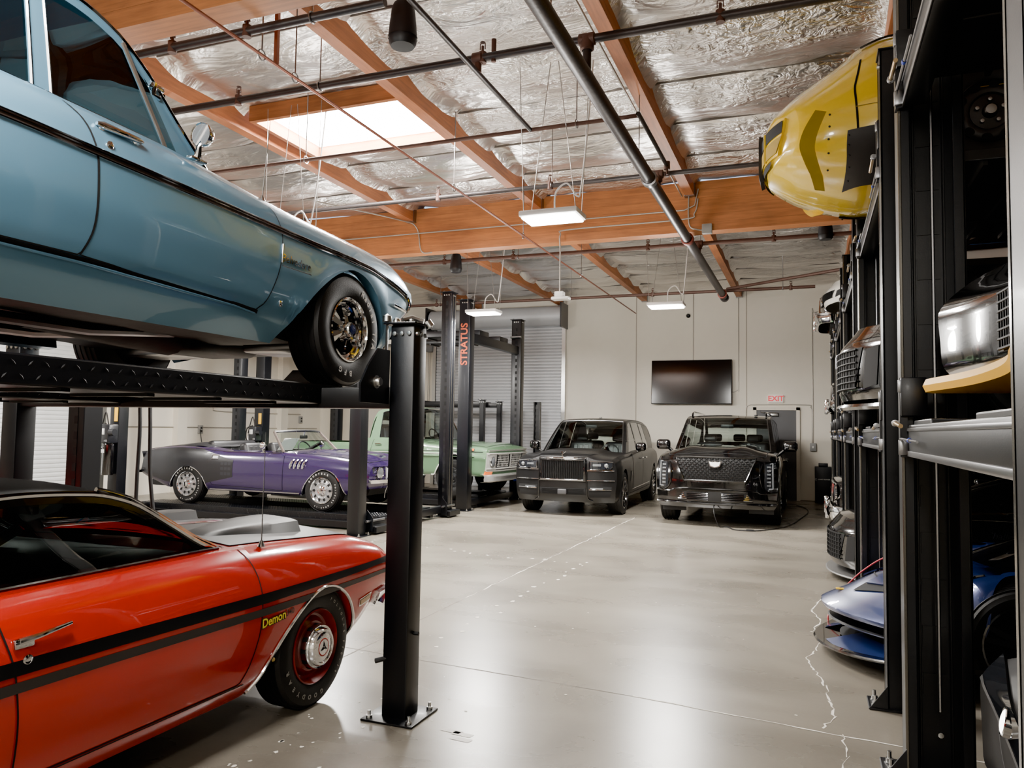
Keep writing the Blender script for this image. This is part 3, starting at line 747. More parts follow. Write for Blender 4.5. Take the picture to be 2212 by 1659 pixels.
def left_lifts():
    # near lift: the blue car stands on it, the red one beneath
    t, ox, oy = four_post_lift('four_post_car_lift', 'near black four-post lift holding the blue car over the red car', 'car lift', -5.2, -2.105, -.85, 3.80, 2.14, 1.815, 'y', group='black car lifts on the left', run_in=.53, run_w=.50, slots=False, pw=.075, plate=.155)
    # front end: lock plate behind the post, roller and pulley, safety cable
    lk = M['lift_black']
    X = -2.2-ox
    for x in (X, -5.11-ox):
        g = MB(); g.prism([(x, 3.45-oy, 1.70), (x, 3.74-oy, 1.70), (x, 3.74-oy, 2.0), (x, 3.62-oy, 2.0), (x, 3.52-oy, 1.90), (x, 3.45-oy, 1.80)], (.012, 0, 0), lk)
        g.obj('lock_plate', t, smooth=0)
    g = MB(); g.lathe([(0, .03), (.02, .03), (.026, .02), (.026, .005), (.036, .005), (.036, 0)], M['zinc'], 'x', 16, (X+.012, 3.60-oy, 1.815)); g.obj('pivot_bolt', t)
    g = MB(); g.tube([(-2.2-ox, 3.72-oy, 2.2), (-2.2-ox, 3.72-oy, 1.98)], .008, M['steel'], 6); g.lathe([(.026, 0), (.024, .03), (0, .045)], M['zinc'], 'z', 12, (-2.2-ox, 3.72-oy, 2.16)); g.obj('lift_cable', t)
    g = MB(); y = 3.82-oy
    g.tube([(-2.13-ox, y-.05, 2.17), (-2.10-ox, y, 2.19), (-2.04-ox, y+.03, 2.17)], .018, M['zinc'], 8); g.cyl((-2.02-ox, y+.03, 2.17), (-2.0-ox, y+.04, 2.14), .025, M['zinc']); g.obj('cable_anchor', t)
    g = MB(); g.cyl((-2.22-ox, 3.72-oy, .30), (-2.12-ox, 3.75-oy, .33), .014, M['plastic'], 10); g.cyl((-2.03-ox, 3.8-oy, .45), (-2.0-ox, 3.8-oy, .45), .01, M['plastic'], 8); g.obj('lock_pin', t)
    # stop plate and tire chock at the head of the runway
    g = MB(); xa, xb = -3.13-ox, -2.64-ox
    g.prism([(xb-.0, 3.97-oy, 1.815), (xb-.0, 4.12-oy, 1.815), (xb, 4.12-oy, 1.93)], (-.49, 0, 0), lk); g.obj('wheel_stop', t, smooth=0)
    # lift under the purple car
    g1 = four_post_lift('four_post_car_lift', 'tall black four-post lift under the purple convertible', 'car lift', -10.78, -6.12, 9.63, 12.52, 4.03, .22, 'x', group='black car lifts on the left', run_in=.62, run_w=.48, power=(-10.78, 9.63, 1), pw=.10, zup=None)
    t, ox, oy = g1
    for py in (12.52,):
        g = MB()
        for k in (-.05, .05): g.tube([(-6.12-ox+.101+.0, py-oy+k, .15), (-6.12-ox+.101, py-oy+k, 4.0)], .006, M['lift_edge'], 6)
        g.obj('lift_cable', t)
    for py in (9.85, 12.3):
        g = MB()
        g.prism([(-6.1-ox, py-oy-.05, .05), (-5.95-ox, py-oy-.05, .05), (-5.95-ox, py-oy-.05, .25), (-6.05-ox, py-oy-.05, .36)], (0, .012, 0), M['lift_black'])
        g.cyl((-6.0-ox, py-oy-.15, .2), (-6.0-ox, py-oy+.35, .2), .018, M['steel'])
        g.bevbox(-6.12-ox, -5.9-ox, py-oy-.02, py-oy+.4, .03, .12, M['lift_dark'], .006)
        g.obj('roller_bracket', t, smooth=0)
    # lift round the green truck with the raised platform
    t, ox, oy = four_post_lift('four_post_car_lift', 'tall black lift with orange lettering around the green pickup', 'car lift', -11.05, -6.23, 13.55, 16.35, 4.06, .22, 'x', group='black car lifts on the left', run_in=.62, run_w=.48, power=(-11.05, 13.55, 1), pw=.115, zup=3.45)
    g = MB(); put_text(g, 'STRATUS', .20, (-6.225-ox, 13.55-oy-.118, 3.2), (0, 0, 1), (-1, 0, 0), M['orange_text'], bold=.02); g.obj('orange_lettering', t, smooth=0)
    g = MB(); g.cyl((-6.35-ox, 16.2-oy, 3.66), (-6.1-ox, 16.2-oy, 3.66), .03, M['steel']); g.obj('roller', t)
    # further lifts of which only posts show
    t, ox, oy = four_post_lift('four_post_car_lift', 'black four-post lift with a low bright red car on it', 'car lift', -10.6, -6.12, 2.2, 5.1, 2.08, .2, 'x', group='black car lifts on the left', run_in=.62, pw=.10, tdetail=False)
    t, ox, oy = four_post_lift('four_post_car_lift', 'low black four-post lift in front of the grey roll-up door', 'car lift', -9.65, -7.45, 17.2, 18.3, 2.27, 2.26, 'y', group='black car lifts on the left', run_in=.3, run_w=.3, pw=.06, tdetail=False)
    g = MB(); x, y = -6.42, 18.3
    g.bevbox(x-.085, x-.055, y-.06, y+.06, .0, 2.27, M['lift_black'], .004); g.bevbox(x+.055, x+.085, y-.06, y+.06, 0, 2.27, M['lift_black'], .004); g.bevbox(x-.085, x+.085, y+.04, y+.06, 0, 2.27, M['lift_black'], .004)
    o = tag(g.obj('lift_post'), 'single short black lift post with lock slots left of the satin SUV', 'post')
    g = MB(); g.box(x-.055, x+.055, y+.0, y+.006, .1, 2.2, M['lift_dark'])
    for k in range(14): g.box(x-.055, x+.055, y-.02, y+.001, .2+k*.145, .27+k*.145, M['lift_dark'])
    g.obj('lock_ladder', o, smooth=0); g = MB(); base_plate(g, x, y, .14, M['lift_black']); g.obj('base_plate', o)

BAYS = [(1.74, 4.20), (4.98, 7.55), (8.25, 10.85), (11.55, 14.15), (14.85, 17.45)]
BAY_LABEL = ['black three-level stacker holding a graphite grey car at floor level', 'black stacker holding the blue and yellow cars', 'black stacker beyond the one with the yellow race car, holding one black coupe', 'black stacker with the white intake-sided car on its top level', 'black stacker closest to the far wall with chrome-bumpered black cars']
def stackers():
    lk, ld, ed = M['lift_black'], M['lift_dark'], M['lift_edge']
    X0, X1 = .40, 5.7
    for bi, (ya, yb) in enumerate(BAYS):
        H = 3.88
        t = thing('car_stacker', BAY_LABEL[bi], 'car lift', (X0, (ya+yb)/2, 0), 0, 'black car stackers along the right side')
        oy = (ya+yb)/2
        for ex in (0, 1):
            for s, y in ((-1, ya), (1, yb)):
                # C channel: web outside the bay, flanges in x, mouth towards the bay
                g = MB(); x = 0 if ex == 0 else X1-X0-.28; yy = y-oy
                w = .28; d = .16
                yo = yy if s > 0 else yy      # outer face
                y_in = yy-s*d
                lo, hi = min(yy, y_in), max(yy, y_in)
                hh = H
                g.bevbox(x, x+w, yy-s*.014, yy, 0, hh, lk, .004, 1)             # web
                g.bevbox(x, x+.014, lo, hi, 0, hh, lk, .004, 1)                  # aisle flange
                g.bevbox(x+w-.014, x+w, lo, hi, 0, hh, lk, .004, 1)
                g.bevbox(x, x+.05, y_in-s*.0, y_in+s*.012, 0, hh, lk, .003, 1); g.bevbox(x-.002, x+(.012 if not (bi == 0 and s < 0) else .05), y_in-s*.006, y_in+s*.008, 0, hh, ed if ex == 0 else lk, .003, 1)     # lip catching the light, its brightness put in as paler metal
                g.bevbox(x+w-.05, x+w, y_in, y_in+s*.012, 0, hh, lk, .003, 1)
                g.bevbox(x-.01, x+w+.01, lo-.01, hi+.01, hh, hh+.012, lk, .003, 1)
                p = g.obj('stacker_post', t)
                g = MB()
                for k in range(int(H/.22)): g.box(x+.09, x+.19, yy-s*.02, yy-s*.014, .35+k*.22, .45+k*.22, ld)
                g.bevbox(x+.07, x+.08, yy-s*.05, yy-s*.014, 0, H-.05, ld, .002, 1); g.bevbox(x+.20, x+.21, yy-s*.05, yy-s*.014, 0, H-.05, ld, .002, 1)
                if ex == 0: g.tube([(x+.15, yy-s*.09, .3), (x+.15, yy-s*.09, H-.1)], .007, M['steel'], 6)
                g.obj('lock_ladder', p)
                g = MB(); g.bevbox(x-.10, x+w+.05, lo-.03, hi+.03, 0, .014, lk, .004, 1)
                if ex == 0:
                    for py in (lo+.03, hi-.03):
                        g.lathe([(0, .014), (.024, .014), (.024, .018), (.017, .018), (.017, .036), (.01, .036), (.01, .068), (0, .068)], M['zinc'], 'z', 8, (x-.06, py, 0))
                    g.prism([(x-.09, lo-.02, .014), (x, lo-.02, .014), (x, lo-.02, .14)], (0, .01, 0), lk)
                g.obj('base_plate', p)
                if ex == 0:
                    g = MB(); g.lathe([(0, -.014), (.012, -.012), (.014, 0)], M['zinc'], 'y', 10, (x+.14, yy-s*.014 if s < 0 else lo, .22)); g.lathe([(0, -.014), (.012, -.012), (.014, 0)], M['zinc'], 'x', 10, (x, lo+.05, hh-.08)); g.obj('post_bolt', p)
        # two platforms
        for li, zp in enumerate((1.64, 3.30)):
            tops = bi in (0, 1, 3, 4) or li == 0
            y0, y1 = ya-oy+.17, yb-oy-.17
            for x in (.02, X1-X0-.16):
                g = MB(); g.bevbox(x, x+.10, y0, y1, zp-.16, zp-.02, lk, .008); g.bevbox(x-.006, x+.004, y0, y1, zp-.05, zp-.035, M['steel'], .002); g.bevbox(x-.006, x+.004, y0, y1, zp-.165, zp-.14, M['steel'], .002)
                g.obj('cross_beam', t)
            for s, y in ((-1, y0), (1, y1)):
                if bi == 0 and s < 0: continue
                g = MB()
                g.bevbox(-.01, .10, y-.06, y+.06, zp+.02, zp+.2, lk, .006); g.bevbox(-.02, .0, y-.05, y-.025, zp+.13, zp+.19, M['steel'], .003); g.bevbox(-.02, .02, y-.05, y-.025, zp-.16, zp-.09, M['steel'], .003); g.box(-.012, .02, y-.03, y+.03, zp-.17, zp+.2, lk)
                g.cyl((-.03, y-s*.01, zp-.012), (-.03, y-s*.24, zp-.028), .010, mat('brass_rod', (176, 150, 110), .3, .8) if 'brass_rod' not in bpy.data.materials else bpy.data.materials['brass_rod'], 12); g.lathe([(.0, -.012), (.016, -.010), (.016, .010), (0, .012)], M['steel'], 'y', 12, (-.03, y, zp-.012)); g.box(-.03, .0, y-.012, y+.012, zp-.02, zp+.0, M['steel'])
                g.tube([(-.008, y, zp-.085), (-.008, y-s*.6, zp-.095)], .006, M['steel'], 6); g.lathe([(.009, -.014), (.011, 0), (.009, .014)], mat('blue_fitting', (40, 70, 200), .3) if 'blue_fitting' not in bpy.data.materials else bpy.data.materials['blue_fitting'], 'y', 10, (-.008, y-s*.35, zp-.09))
                g.obj('lock_assembly', t)
            for s in (-1, 1):
                g = MB(); a, b = (y0+.08, y0+.62) if s < 0 else (y1-.62, y1-.08)
                g.bevbox(.04, X1-X0-.05, a, b, zp-.07, zp, lk, .006)
                for k in range(22):
                    x = .12+k*.235; g.box(x-.012, x+.012, a+.02, b-.02, zp-.10, zp-.07, ld)
                P = lambda u, v: (Vector((u, v, zp)), Vector((1, 0, 0)), Vector((0, 1, 0)), Vector((0, 0, 1)))
                if bi < 2: tread(g, .06, 2.2, a+.01, b-.01, zp, lk, .08, .035, P)
                g.obj('runway', t, merge=False, smooth=20)
            g = MB(); g.bevbox(.05, X1-X0-.06, y0+.64, y1-.64, zp-.06, zp-.035, ld, .004)
            for k in range(14):
                x = .15+k*.36; g.box(x-.02, x+.02, y0+.64, y1-.64, zp-.09, zp-.06, ld)
            g.obj('drip_tray', t, smooth=0)

def camera():
    yaw = math.atan((1752-1106)/1661); pitch = radians(3.38); roll = .016
    f = Vector((-sin(yaw)*cos(pitch), cos(yaw)*cos(pitch), sin(pitch))); r = Vector((cos(yaw), sin(yaw), 0)); u = r.cross(f)
    r2 = r*cos(roll)+u*sin(roll); u2 = -r*sin(roll)+u*cos(roll)
    cd = bpy.data.cameras.new('Camera'); cd.sensor_width = 36; cd.lens = 1661/2212*36; cd.clip_start = .02
    o = bpy.data.objects.new('Camera', cd); COL.objects.link(o)
    m = Matrix((r2, u2, -f)).transposed().to_4x4(); m.translation = (0, 0, 1.57); o.matrix_world = m
    SC.camera = o
# ---------------------------------------------------------------- car construction kit
# car frame: +x nose, +y left, z up, origin on the ground at mid-wheelbase
class Body:
    def __init__(s, xr, xf, belt, low, wid, prof, deck=0., arches=(), sweep_f=.10, sweep_r=.08, pb=3, lean_f=None, lean_r=None, LF=.9, LR=.8, pw=2.2, hood_fn=None, prof2=None, flare=None, nr=1.5):
        s.xr, s.xf = xr, xf; s.nr = nr
        s.belt = pch(belt); s.low = pch(low); s.wid = pch(wid)
        s.prof = lininterp(prof) if len(prof) < 4 else pch(prof); s.deck = pch(deck) if isinstance(deck, (list, tuple)) else (lambda x: deck)
        s.prof2 = pch(prof2[0]) if prof2 else None; s.p2w = pch(prof2[1]) if prof2 else None
        s.arches = arches; s.sf, s.sr, s.pb = sweep_f, sweep_r, pb
        s.leanf = pch(lean_f) if lean_f else (lambda z: 0.); s.leanr = pch(lean_r) if lean_r else (lambda z: 0.)
        s.LF, s.LR, s.pw = LF, LR, pw; s.hood = hood_fn or (lambda x, y: 0.); s.flare = flare
    def warp(s, x, y, z):
        W = s.wid(x)+1e-6; k = min(1.1, abs(y)/W)**s.pb
        a = sstep(s.xf-s.LF, s.xf, x); b = sstep(-(s.xr+s.LR), -s.xr, -x)
        return Vector((x-a*s.sf*k+a*s.leanf(z)+b*s.sr*k-b*s.leanr(z), y, z))
    def hw(s, x, z):
        lo, be = s.low(x), s.belt(x)
        t = (z-lo)/max(1e-4, be-lo)
        p = s.prof(t)
        if s.prof2: p = lerp(p, s.prof2(t), s.p2w(x))
        w = s.wid(x)*p
        if s.flare:
            for xc, top, rx, amt in s.flare:
                d = sqrt(((x-xc)/rx)**2+((z-.33)/(top-.33+.02))**2)
                w += amt*math.exp(-((d-1.05)/.22)**2)
        return w
    def side(s, x, z, sg=-1): return s.warp(x, sg*s.hw(x, z), z)
    def top(s, x, y):
        yb = s.hw(x, s.belt(x)); k = min(1., abs(y)/yb)
        return s.warp(x, y, s.belt(x)+s.deck(x)*(1-k**s.pw)+s.hood(x, y))
    def front(s, y, z): return s.warp(s.xf, y, z)
    def rear(s, y, z): return s.warp(s.xr, y, z)
    def low_eff(s, x):
        z = s.low(x)
        for xc, top, rxf, rxr in s.arches:
            u = (x-xc)/(rxf if x > xc else rxr)
            if abs(u) < 1:
                n_ = 2.25 if x > xc else s.nr
                z = max(z, .12+(top-.12)*(1-abs(u)**n_)**(1/n_))
        return z
    def xs(s, n=80, hole=None):
        X = [lerp(s.xr, s.xf, i/n) for i in range(n+1)]
        for e in (s.xr, s.xf):
            d = 1 if e == s.xr else -1
            X += [e+d*k for k in (.01, .03, .06, .1)]
        for xc, top, rxf, rxr in s.arches:
            for k in range(1, 40):
                w = pi*k/40; c = cos(w)
                X.append(xc+(rxf if c > 0 else rxr)*c)
            X += [xc+rxf*1.0005, xc-rxr*1.0005]
        if hole: X += [hole[0], hole[1]]
        X = sorted(x for x in X if s.xr <= x <= s.xf); out = [X[0]]
        for x in X[1:]:
            if x-out[-1] > 1e-4: out.append(x)
        return out
    def mesh(s, paint, n=80, hole=None, nv=18, nd=10, cap=True, under=None, mats_fn=None):
        """hole = (x0, x1, inset): cockpit opening"""
        g = MB(); X = s.xs(n, hole); np_ = nv+1
        for sg in (-1, 1):
            vs = []; row = nv+2+nd
            for x in X:
                lo = s.low_eff(x); be = s.belt(x)
                p0 = s.side(x, lo, sg); vs.append(p0+Vector((0, -sg*.07, .01)))
                for k in range(nv+1):
                    vs.append(s.side(x, lerp(lo, be, k/nv), sg))
                yb = s.hw(x, be)
                for k in range(1, nd+1):
                    if hole and hole[0]-1e-6 <= x <= hole[1]+1e-6:
                        y = lerp(yb, yb-hole[2], k/nd)
                    else: y = yb*(1-k/nd)
                    vs.append(s.top(x, sg*y))
            fs = []
            for i in range(len(X)-1):
                for k in range(row-1):
                    if hole and k >= nv+1:
                        a = hole[0]-1e-6 <= X[i] <= hole[1]+1e-6; b = hole[0]-1e-6 <= X[i+1] <= hole[1]+1e-6
                        if a != b: continue
                    fs.append((i*row+k, (i+1)*row+k, (i+1)*row+k+1, i*row+k+1))
            g.add(vs, fs, paint)
            if hole:   # close the transitions between full deck rows and the opening's rim
                for e, nb in ((hole[0], -1), (hole[1], 1)):
                    i = min(range(len(X)), key=lambda i: abs(X[i]-e)); j = i+nb
                    x0, x1 = X[i], X[j]; q = []
                    for k in range(0, nd+1):
                        y = s.hw(x0, s.belt(x0))*(1-k/nd); q.append((s.top(x0, sg*y), s.top(x1, sg*s.hw(x1, s.belt(x1))*(1-k/nd))))
                    g.add([p for ab in q for p in ab], [(2*k, 2*k+1, 2*k+3, 2*k+2) for k in range(nd)], paint)
        if cap:
            for x, fn in ((s.xf, s.front), (s.xr, s.rear)):
                lo, be = s.low_eff(x), s.belt(x); rows = []
                m = 16; yb = s.hw(x, be)
                for k in range(nv+1):
                    z = lerp(lo, be, k/nv); w = s.hw(x, z)
                    r = []
                    for i in range(m+1):
                        y = lerp(-w, w, i/m); kk = min(1, abs(y)/w)
                        r.append(s.warp(x, y, z+(k/nv)*(s.deck(x)*(1-kk**s.pw)+s.hood(x, y*yb/w))))
                    rows += r
                g.add(rows, [(k*(m+1)+i, (k+1)*(m+1)+i, (k+1)*(m+1)+i+1, k*(m+1)+i+1) for k in range(nv) for i in range(m)], paint)
        return g
    def under_mesh(s, m, z0=None, w=.28):
        g = MB(); n = 40; vs = []
        for i in range(n+1):
            x = lerp(s.xr+.12, s.xf-.14, i/n); ww = max(.25, s.wid(x)-w)
            zb = (z0 if z0 else s.low(x)+.04)+.02*noise.noise((x*3, 1, 2)); zt = min(s.belt(x)-.12, max(.5, s.belt(x)-.3))
            zb = min(zb, zt-.05)
            vs += [s.warp(x, -ww, zb), s.warp(x, ww, zb), s.warp(x, ww, zt), s.warp(x, -ww, zt)]
        fs = [(4*i+k, 4*i+(k+1) % 4, 4*i+4+(k+1) % 4, 4*i+4+k) for i in range(n) for k in range(4)]+[(0, 1, 2, 3), (4*n, 4*n+1, 4*n+2, 4*n+3)]
        g.add(vs, fs, m); return g

def resamp(pts, n):
    L = [0]
    for a, b in zip(pts, pts[1:]): L.append(L[-1]+math.dist(a, b))
    out = []
    for i in range(n+1):
        d = L[-1]*i/n; k = 0
        while k < len(pts)-2 and L[k+1] < d: k += 1
        t = (d-L[k])/max(1e-9, L[k+1]-L[k])
        out.append(tuple(lerp(pts[k][j], pts[k+1][j], t) for j in range(len(pts[0]))))
    return out
def on(surf, p, off=0., ref=None):
    """point on surf(*p) pushed off along its outward normal"""
    P = surf(*p); e = 1e-3
    a = surf(p[0]+e, p[1])-P; b = surf(p[0], p[1]+e)-P
    n = a.cross(b)
    if n.length < 1e-12: return P
    n.normalize()
    if ref is not None and n.dot(ref) < 0: n = -n
    return P+n*off
def patch(g, surf, A, B, m, off=.003, n=24, k=8, ref=None, th=0.):
    """ruled patch between polylines A and B (2D, on surf)"""
    A = resamp(A, n); B = resamp(B, n)
    vs = [on(surf, (lerp(a[0], b[0], j/k), lerp(a[1], b[1], j/k)), off, ref) for a, b in zip(A, B) for j in range(k+1)]
    fs = [(i*(k+1)+j, (i+1)*(k+1)+j, (i+1)*(k+1)+j+1, i*(k+1)+j+1) for i in range(n) for j in range(k)]
    g.add(vs, fs, m)
    if th:
        ring = [(i, 0) for i in range(n+1)]+[(n, j) for j in range(1, k+1)]+[(i, k) for i in range(n-1, -1, -1)]+[(0, j) for j in range(k-1, 0, -1)]
        vs2 = []
        for i, j in ring:
            a, b = A[i], B[i]; p = (lerp(a[0], b[0], j/k), lerp(a[1], b[1], j/k))
            vs2 += [on(surf, p, off, ref), on(surf, p, off-th, ref)]
        q = len(ring)
        g.add(vs2, [(2*i, 2*((i+1) % q), 2*((i+1) % q)+1, 2*i+1) for i in range(q)], m)
    return g
def line(g, surf, pts, m, w=.005, off=.004, n=40, ref=None, closed=False, smooth=True):
    P = resamp(list(pts)+([pts[0]] if closed else []), n)
    C = [on(surf, p, off, ref) for p in P]; vs = []
    for i, c in enumerate(C):
        t = C[min(i+1, n)]-C[max(i-1, 0)]; nn = on(surf, P[i], off+.01, ref)-c
        b = t.cross(nn)
        if b.length < 1e-9: b = Vector((0, 0, 1))
        b.normalize(); vs += [c+b*w/2, c-b*w/2]
    g.add(vs, [(2*i, 2*i+1, 2*i+3, 2*i+2) for i in range(n)], m); return g
def bead(g, surf, pts, m, r=.006, off=.003, n=40, ref=None, nn=6):
    P = resamp(pts, n); g.tube([on(surf, p, off, ref) for p in P], r, m, nn); return g
def cr2(pts, n=8): return [(p.x, p.y) for p in bez([(a, b, 0) for a, b in pts], n)]

YL, YR = Vector((0, 1, 0)), Vector((0, -1, 0))
def sides(body):
    return ((-1, lambda x, z: body.side(x, z, -1), YR), (1, lambda x, z: body.side(x, z, 1), YL))
FX, RXV, UP = Vector((1, 0, 0)), Vector((-1, 0, 0)), Vector((0, 0, 1))

class House:
    """greenhouse over a body"""
    def __init__(s, b, roofline, x1, x2, wr, inset=.04, crown=.03, bf=.12, br=.08, zm=None):
        s.b = b; s.rl = pch(roofline); s.x0 = roofline[-1][0]; s.x3 = roofline[0][0]; s.x1, s.x2 = x1, x2   # x0 windscreen base .. x3 rear base
        s.wr = wr; s.inset = inset; s.crown = crown; s.bf, s.br = bf, br; s.zm = zm or max(z for _, z in roofline)
    def yb(s, x): return s.b.hw(x, s.b.belt(x))-s.inset
    def hw(s, x, z):
        zb = s.b.belt(x); t = max(0, min(1.05, (z-zb)/(s.zm-zb)))
        w = s.wr(x) if callable(s.wr) else s.wr
        return lerp(s.yb(x), w, t**1.15)
    def side(s, x, z, sg=-1): return Vector((x, sg*s.hw(x, z), z))
    def top(s, x, v):
        z = s.rl(x); w = s.hw(x, z)
        fr = sstep(s.x1-.3, s.x0, x); re = sstep(-(s.x2+.3), -s.x3, -x)
        e = 1-v*v
        return Vector((x+s.bf*e*fr-s.br*e*re, v*w, z+s.crown*e*min(1, (s.x0-x)/.3, (x-s.x3)/.3)))
    def topgrid(s, g, xa, xb, va, vb, m, n=16, k=12):
        return g.grid(lambda u, v: s.top(lerp(xa, xb, u), lerp(va, vb, v)), n, k, m)
    def pane(s, g, xb0, xb1, xt0, xt1, m, sg, rail=.05, lo=.0, off=0., n=10, k=8):
        """side pane between base x (front xb0, rear xb1) and top x, z from belt+lo to roofline-rail"""
        def f(u, v):
            a = lerp(xb0, xb1, u); c = lerp(xt0, xt1, u); x = lerp(a, c, v)
            z0 = s.b.belt(a)+lo; z1 = max(z0+.001, s.rl(c)-rail); z = lerp(z0, z1, v)
            return Vector((x, sg*(s.hw(x, z)+off), z))
        g.grid(f, n, k, m); return f
    def rail(s, g, xa, xb, m, sg, d=.05, off=.004, n=40):
        def f(u, v):
            x = lerp(xa, xb, u); z1 = s.rl(x); z0 = max(s.b.belt(x)-.01, z1-d); z = lerp(z1, z0, v)
            return Vector((x, sg*(s.hw(x, z)+off), z))
        g.grid(f, n, 2, m); return f
    def outline(s, f, n=10):
        P = [f(i/n, 0) for i in range(n)]+[f(1, i/n) for i in range(n)]+[f(1-i/n, 1) for i in range(n)]+[f(0, 1-i/n) for i in range(n)]
        return P

# wheels -----------------------------------------------------------------
def ring_text(g, s, r, y, size, a0, step, m, outward=True, **kw):
    """letters round a wheel face lying in xz at y (facing -y)"""
    a = a0
    for ch in s:
        if ch != ' ':
            c = Vector((r*cos(a), y, r*sin(a))); up = Vector((cos(a), 0, sin(a))); right = Vector((sin(a), 0, -cos(a)))
            if not outward: up, right = -up, -right
            put_text(g, ch, size, c, right, up, m, **kw)
        a += -step if outward else step
def make_wheel(parent, style, r, w, rr, mats_):
    """wheel facing -y, centre at the origin of its rim object. mats_: dict(rim, cap, tire, letter)"""
    rim, cap = mats_['rim'], mats_['cap']; tire = M['rubber']; h = w/2
    g = MB()
    if style == 'chrome5':      # deep polished rim with five broad spokes
        g.lathe([(rr*.985, h-.01), (rr, -h+.03), (rr*1.0, -h+.005), (rr*.965, -h), (rr*.94, -h+.012), (rr*.92, -h+.03), (rr*.86, -h+.034), (rr*.83, -h+.055), (rr*.775, -h+.06), (rr*.75, -h+.085), (rr*.73, -h+.1), (rr*.70, -h+.14)], rim)
        g.lathe([(rr*.72, -h+.145), (.02, -h+.145)], M['gap'])
        for k in range(5):
            a = radians(64)+2*pi*k/5; c, s_ = cos(a), sin(a)
            def P(q, wd, y): return Vector((q*c-wd*s_, y, q*s_+wd*c))
            w0, w1 = .016, .052
            A = [P(.045, -w0, -h+.045), P(.045, w0, -h+.045), P(rr*.74, w1, -h+.085), P(rr*.74, -w1, -h+.085)]
            B = [p+Vector((0, .05, 0)) for p in A]; mid = [P(.045, 0, -h+.030), P(rr*.74, 0, -h+.072)]
            g.add(A+B+mid, [(0, 8, 9, 3), (8, 1, 2, 9), (0, 3, 7, 4), (1, 5, 6, 2)], rim)
        for k in range(5):
            a = radians(28)+2*pi*k/5; g.lathe([(0, -.03), (.008, -.028), (.009, 0)], rim, 'y', 8, (.075*cos(a), -h+.06, .075*sin(a)))
        g.lathe([(.06, -h+.06), (.052, -h+.04), (.05, -h+.035)], rim)
    elif style == 'steel_cap':
        g.lathe([(rr*.985, h-.01), (rr*1.0, -h+.02), (rr, -h+.004), (rr*.97, -h), (rr*.945, -h+.012), (rr*.90, -h+.03), (rr*.86, -h+.05), (rr*.80, -h+.055), (rr*.74, -h+.045), (rr*.66, -h+.03), (rr*.60, -h+.03), (.03, -h+.05)], rim)
    elif style == 'rallye':
        g.lathe([(rr*.985, h-.01), (rr*1.0, -h+.02), (rr, -h+.004), (rr*.97, -h-.002), (rr*.93, -h+.012), (rr*.90, -h+.03), (rr*.86, -h+.034), (rr*.80, -h+.026), (rr*.60, -h+.012), (rr*.42, -h+.03), (.03, -h+.035)], rim)
        for k in range(10):
            a = 2*pi*k/10; c, s_ = cos(a), sin(a); q = rr*.70; e = Vector((c, 0, s_)); f = Vector((-s_, 0, c)); n = Vector((0, -1, 0))
            P = [e*(q+dx*.036)+f*dy*.020+Vector((0, -h+.016-.002, 0)) for dx, dy in [(cos(t*pi/6), sin(t*pi/6)) for t in range(12)]]
            g.add(P, [tuple(range(12))], M['gap'])
    elif style == 'multi':
        ns = mats_.get('spokes', 7)
        g.lathe([(rr*.985, h-.01), (rr*1.0, -h+.02), (rr, -h+.004), (rr*.96, -h), (rr*.93, -h+.02), (rr*.90, -h+.06), (rr*.88, h-.05)], rim)
        g.lathe([(rr*.9, -h+.12), (.02, -h+.12)], M['gap'])
        for k in range(ns):
            a = 2*pi*(k+.25)/ns
            for sp in (-1, 1) if mats_.get('split') else (0,):
                b = a+sp*.16; c, s_ = cos(b), sin(b)
                def P(q, wd, y): return Vector((q*c-wd*s_, y, q*s_+wd*c))
                A = [P(.05, -.022, -h+.035), P(.05, .022, -h+.035), P(rr*.94, .014 if mats_.get('split') else .022, -h+.012), P(rr*.94, -.014 if mats_.get('split') else -.022, -h+.012)]
                B = [p+Vector((0, .035, 0)) for p in A]
                g.add(A+B, [(0, 1, 2, 3), (0, 3, 7, 4), (1, 5, 6, 2)], mats_.get('spoke', rim))
        g.lathe([(.07, -h+.07), (.065, -h+.03), (.0, -h+.028)], rim)
    elif style == 'steel_slots':
        g.lathe([(rr*.985, h-.01), (rr*1.0, -h+.02), (rr, -h+.004), (rr*.97, -h), (rr*.94, -h+.014), (rr*.92, -h+.03), (rr*.86, -h+.02), (rr*.70, -h+.015), (rr*.60, -h+.02), (rr*.55, -h+.035), (rr*.2, -h+.03), (.0, -h+.02)], rim)
        for k in range(10):
            a = 2*pi*(k+.3)/10; e = Vector((cos(a), 0, sin(a))); f = Vector((-sin(a), 0, cos(a)))
            P = [e*(rr*.83+cos(t)*.022)+f*sin(t)*.03+Vector((0, -h+.012, 0)) for t in [2*pi*i/12 for i in range(12)]]
            g.add(P, [tuple(range(12))], M['gap'])
        for k in range(5):
            a = pi/2+2*pi*k/5; g.lathe([(0, -.02), (.012, -.018), (.014, 0)], M['steel'], 'y', 8, (.075*cos(a), -h+.03, .075*sin(a)))
    wo = g.obj('wheel', parent, 40)
    # tyre with grooves and sidewall
    g = MB(); b = .018
    prof = [(rr*.99, h-.02), (rr+.012, h-.004), (lerp(rr, r, .5), h), (r-.022, h-.010), (r-.006, h-.03)]
    tr = []
    for k in range(5):
        y = lerp(h-.035, -h+.035, k/4); tr += [(r-.001 if k in (0, 4) else r, y+.008), (r, y-.008)]
        if k < 4:
            yn = lerp(h-.035, -h+.035, (k+1)/4); tr += [(r-.006, y-.010), (r-.006, yn+.010)]
    prof += tr+[(r-.006, -h+.03), (r-.022, -h+.010), (r-.03, -h+.008), (lerp(rr, r, .5), -h), (rr+.012, -h+.004), (rr*.99, -h+.012)]
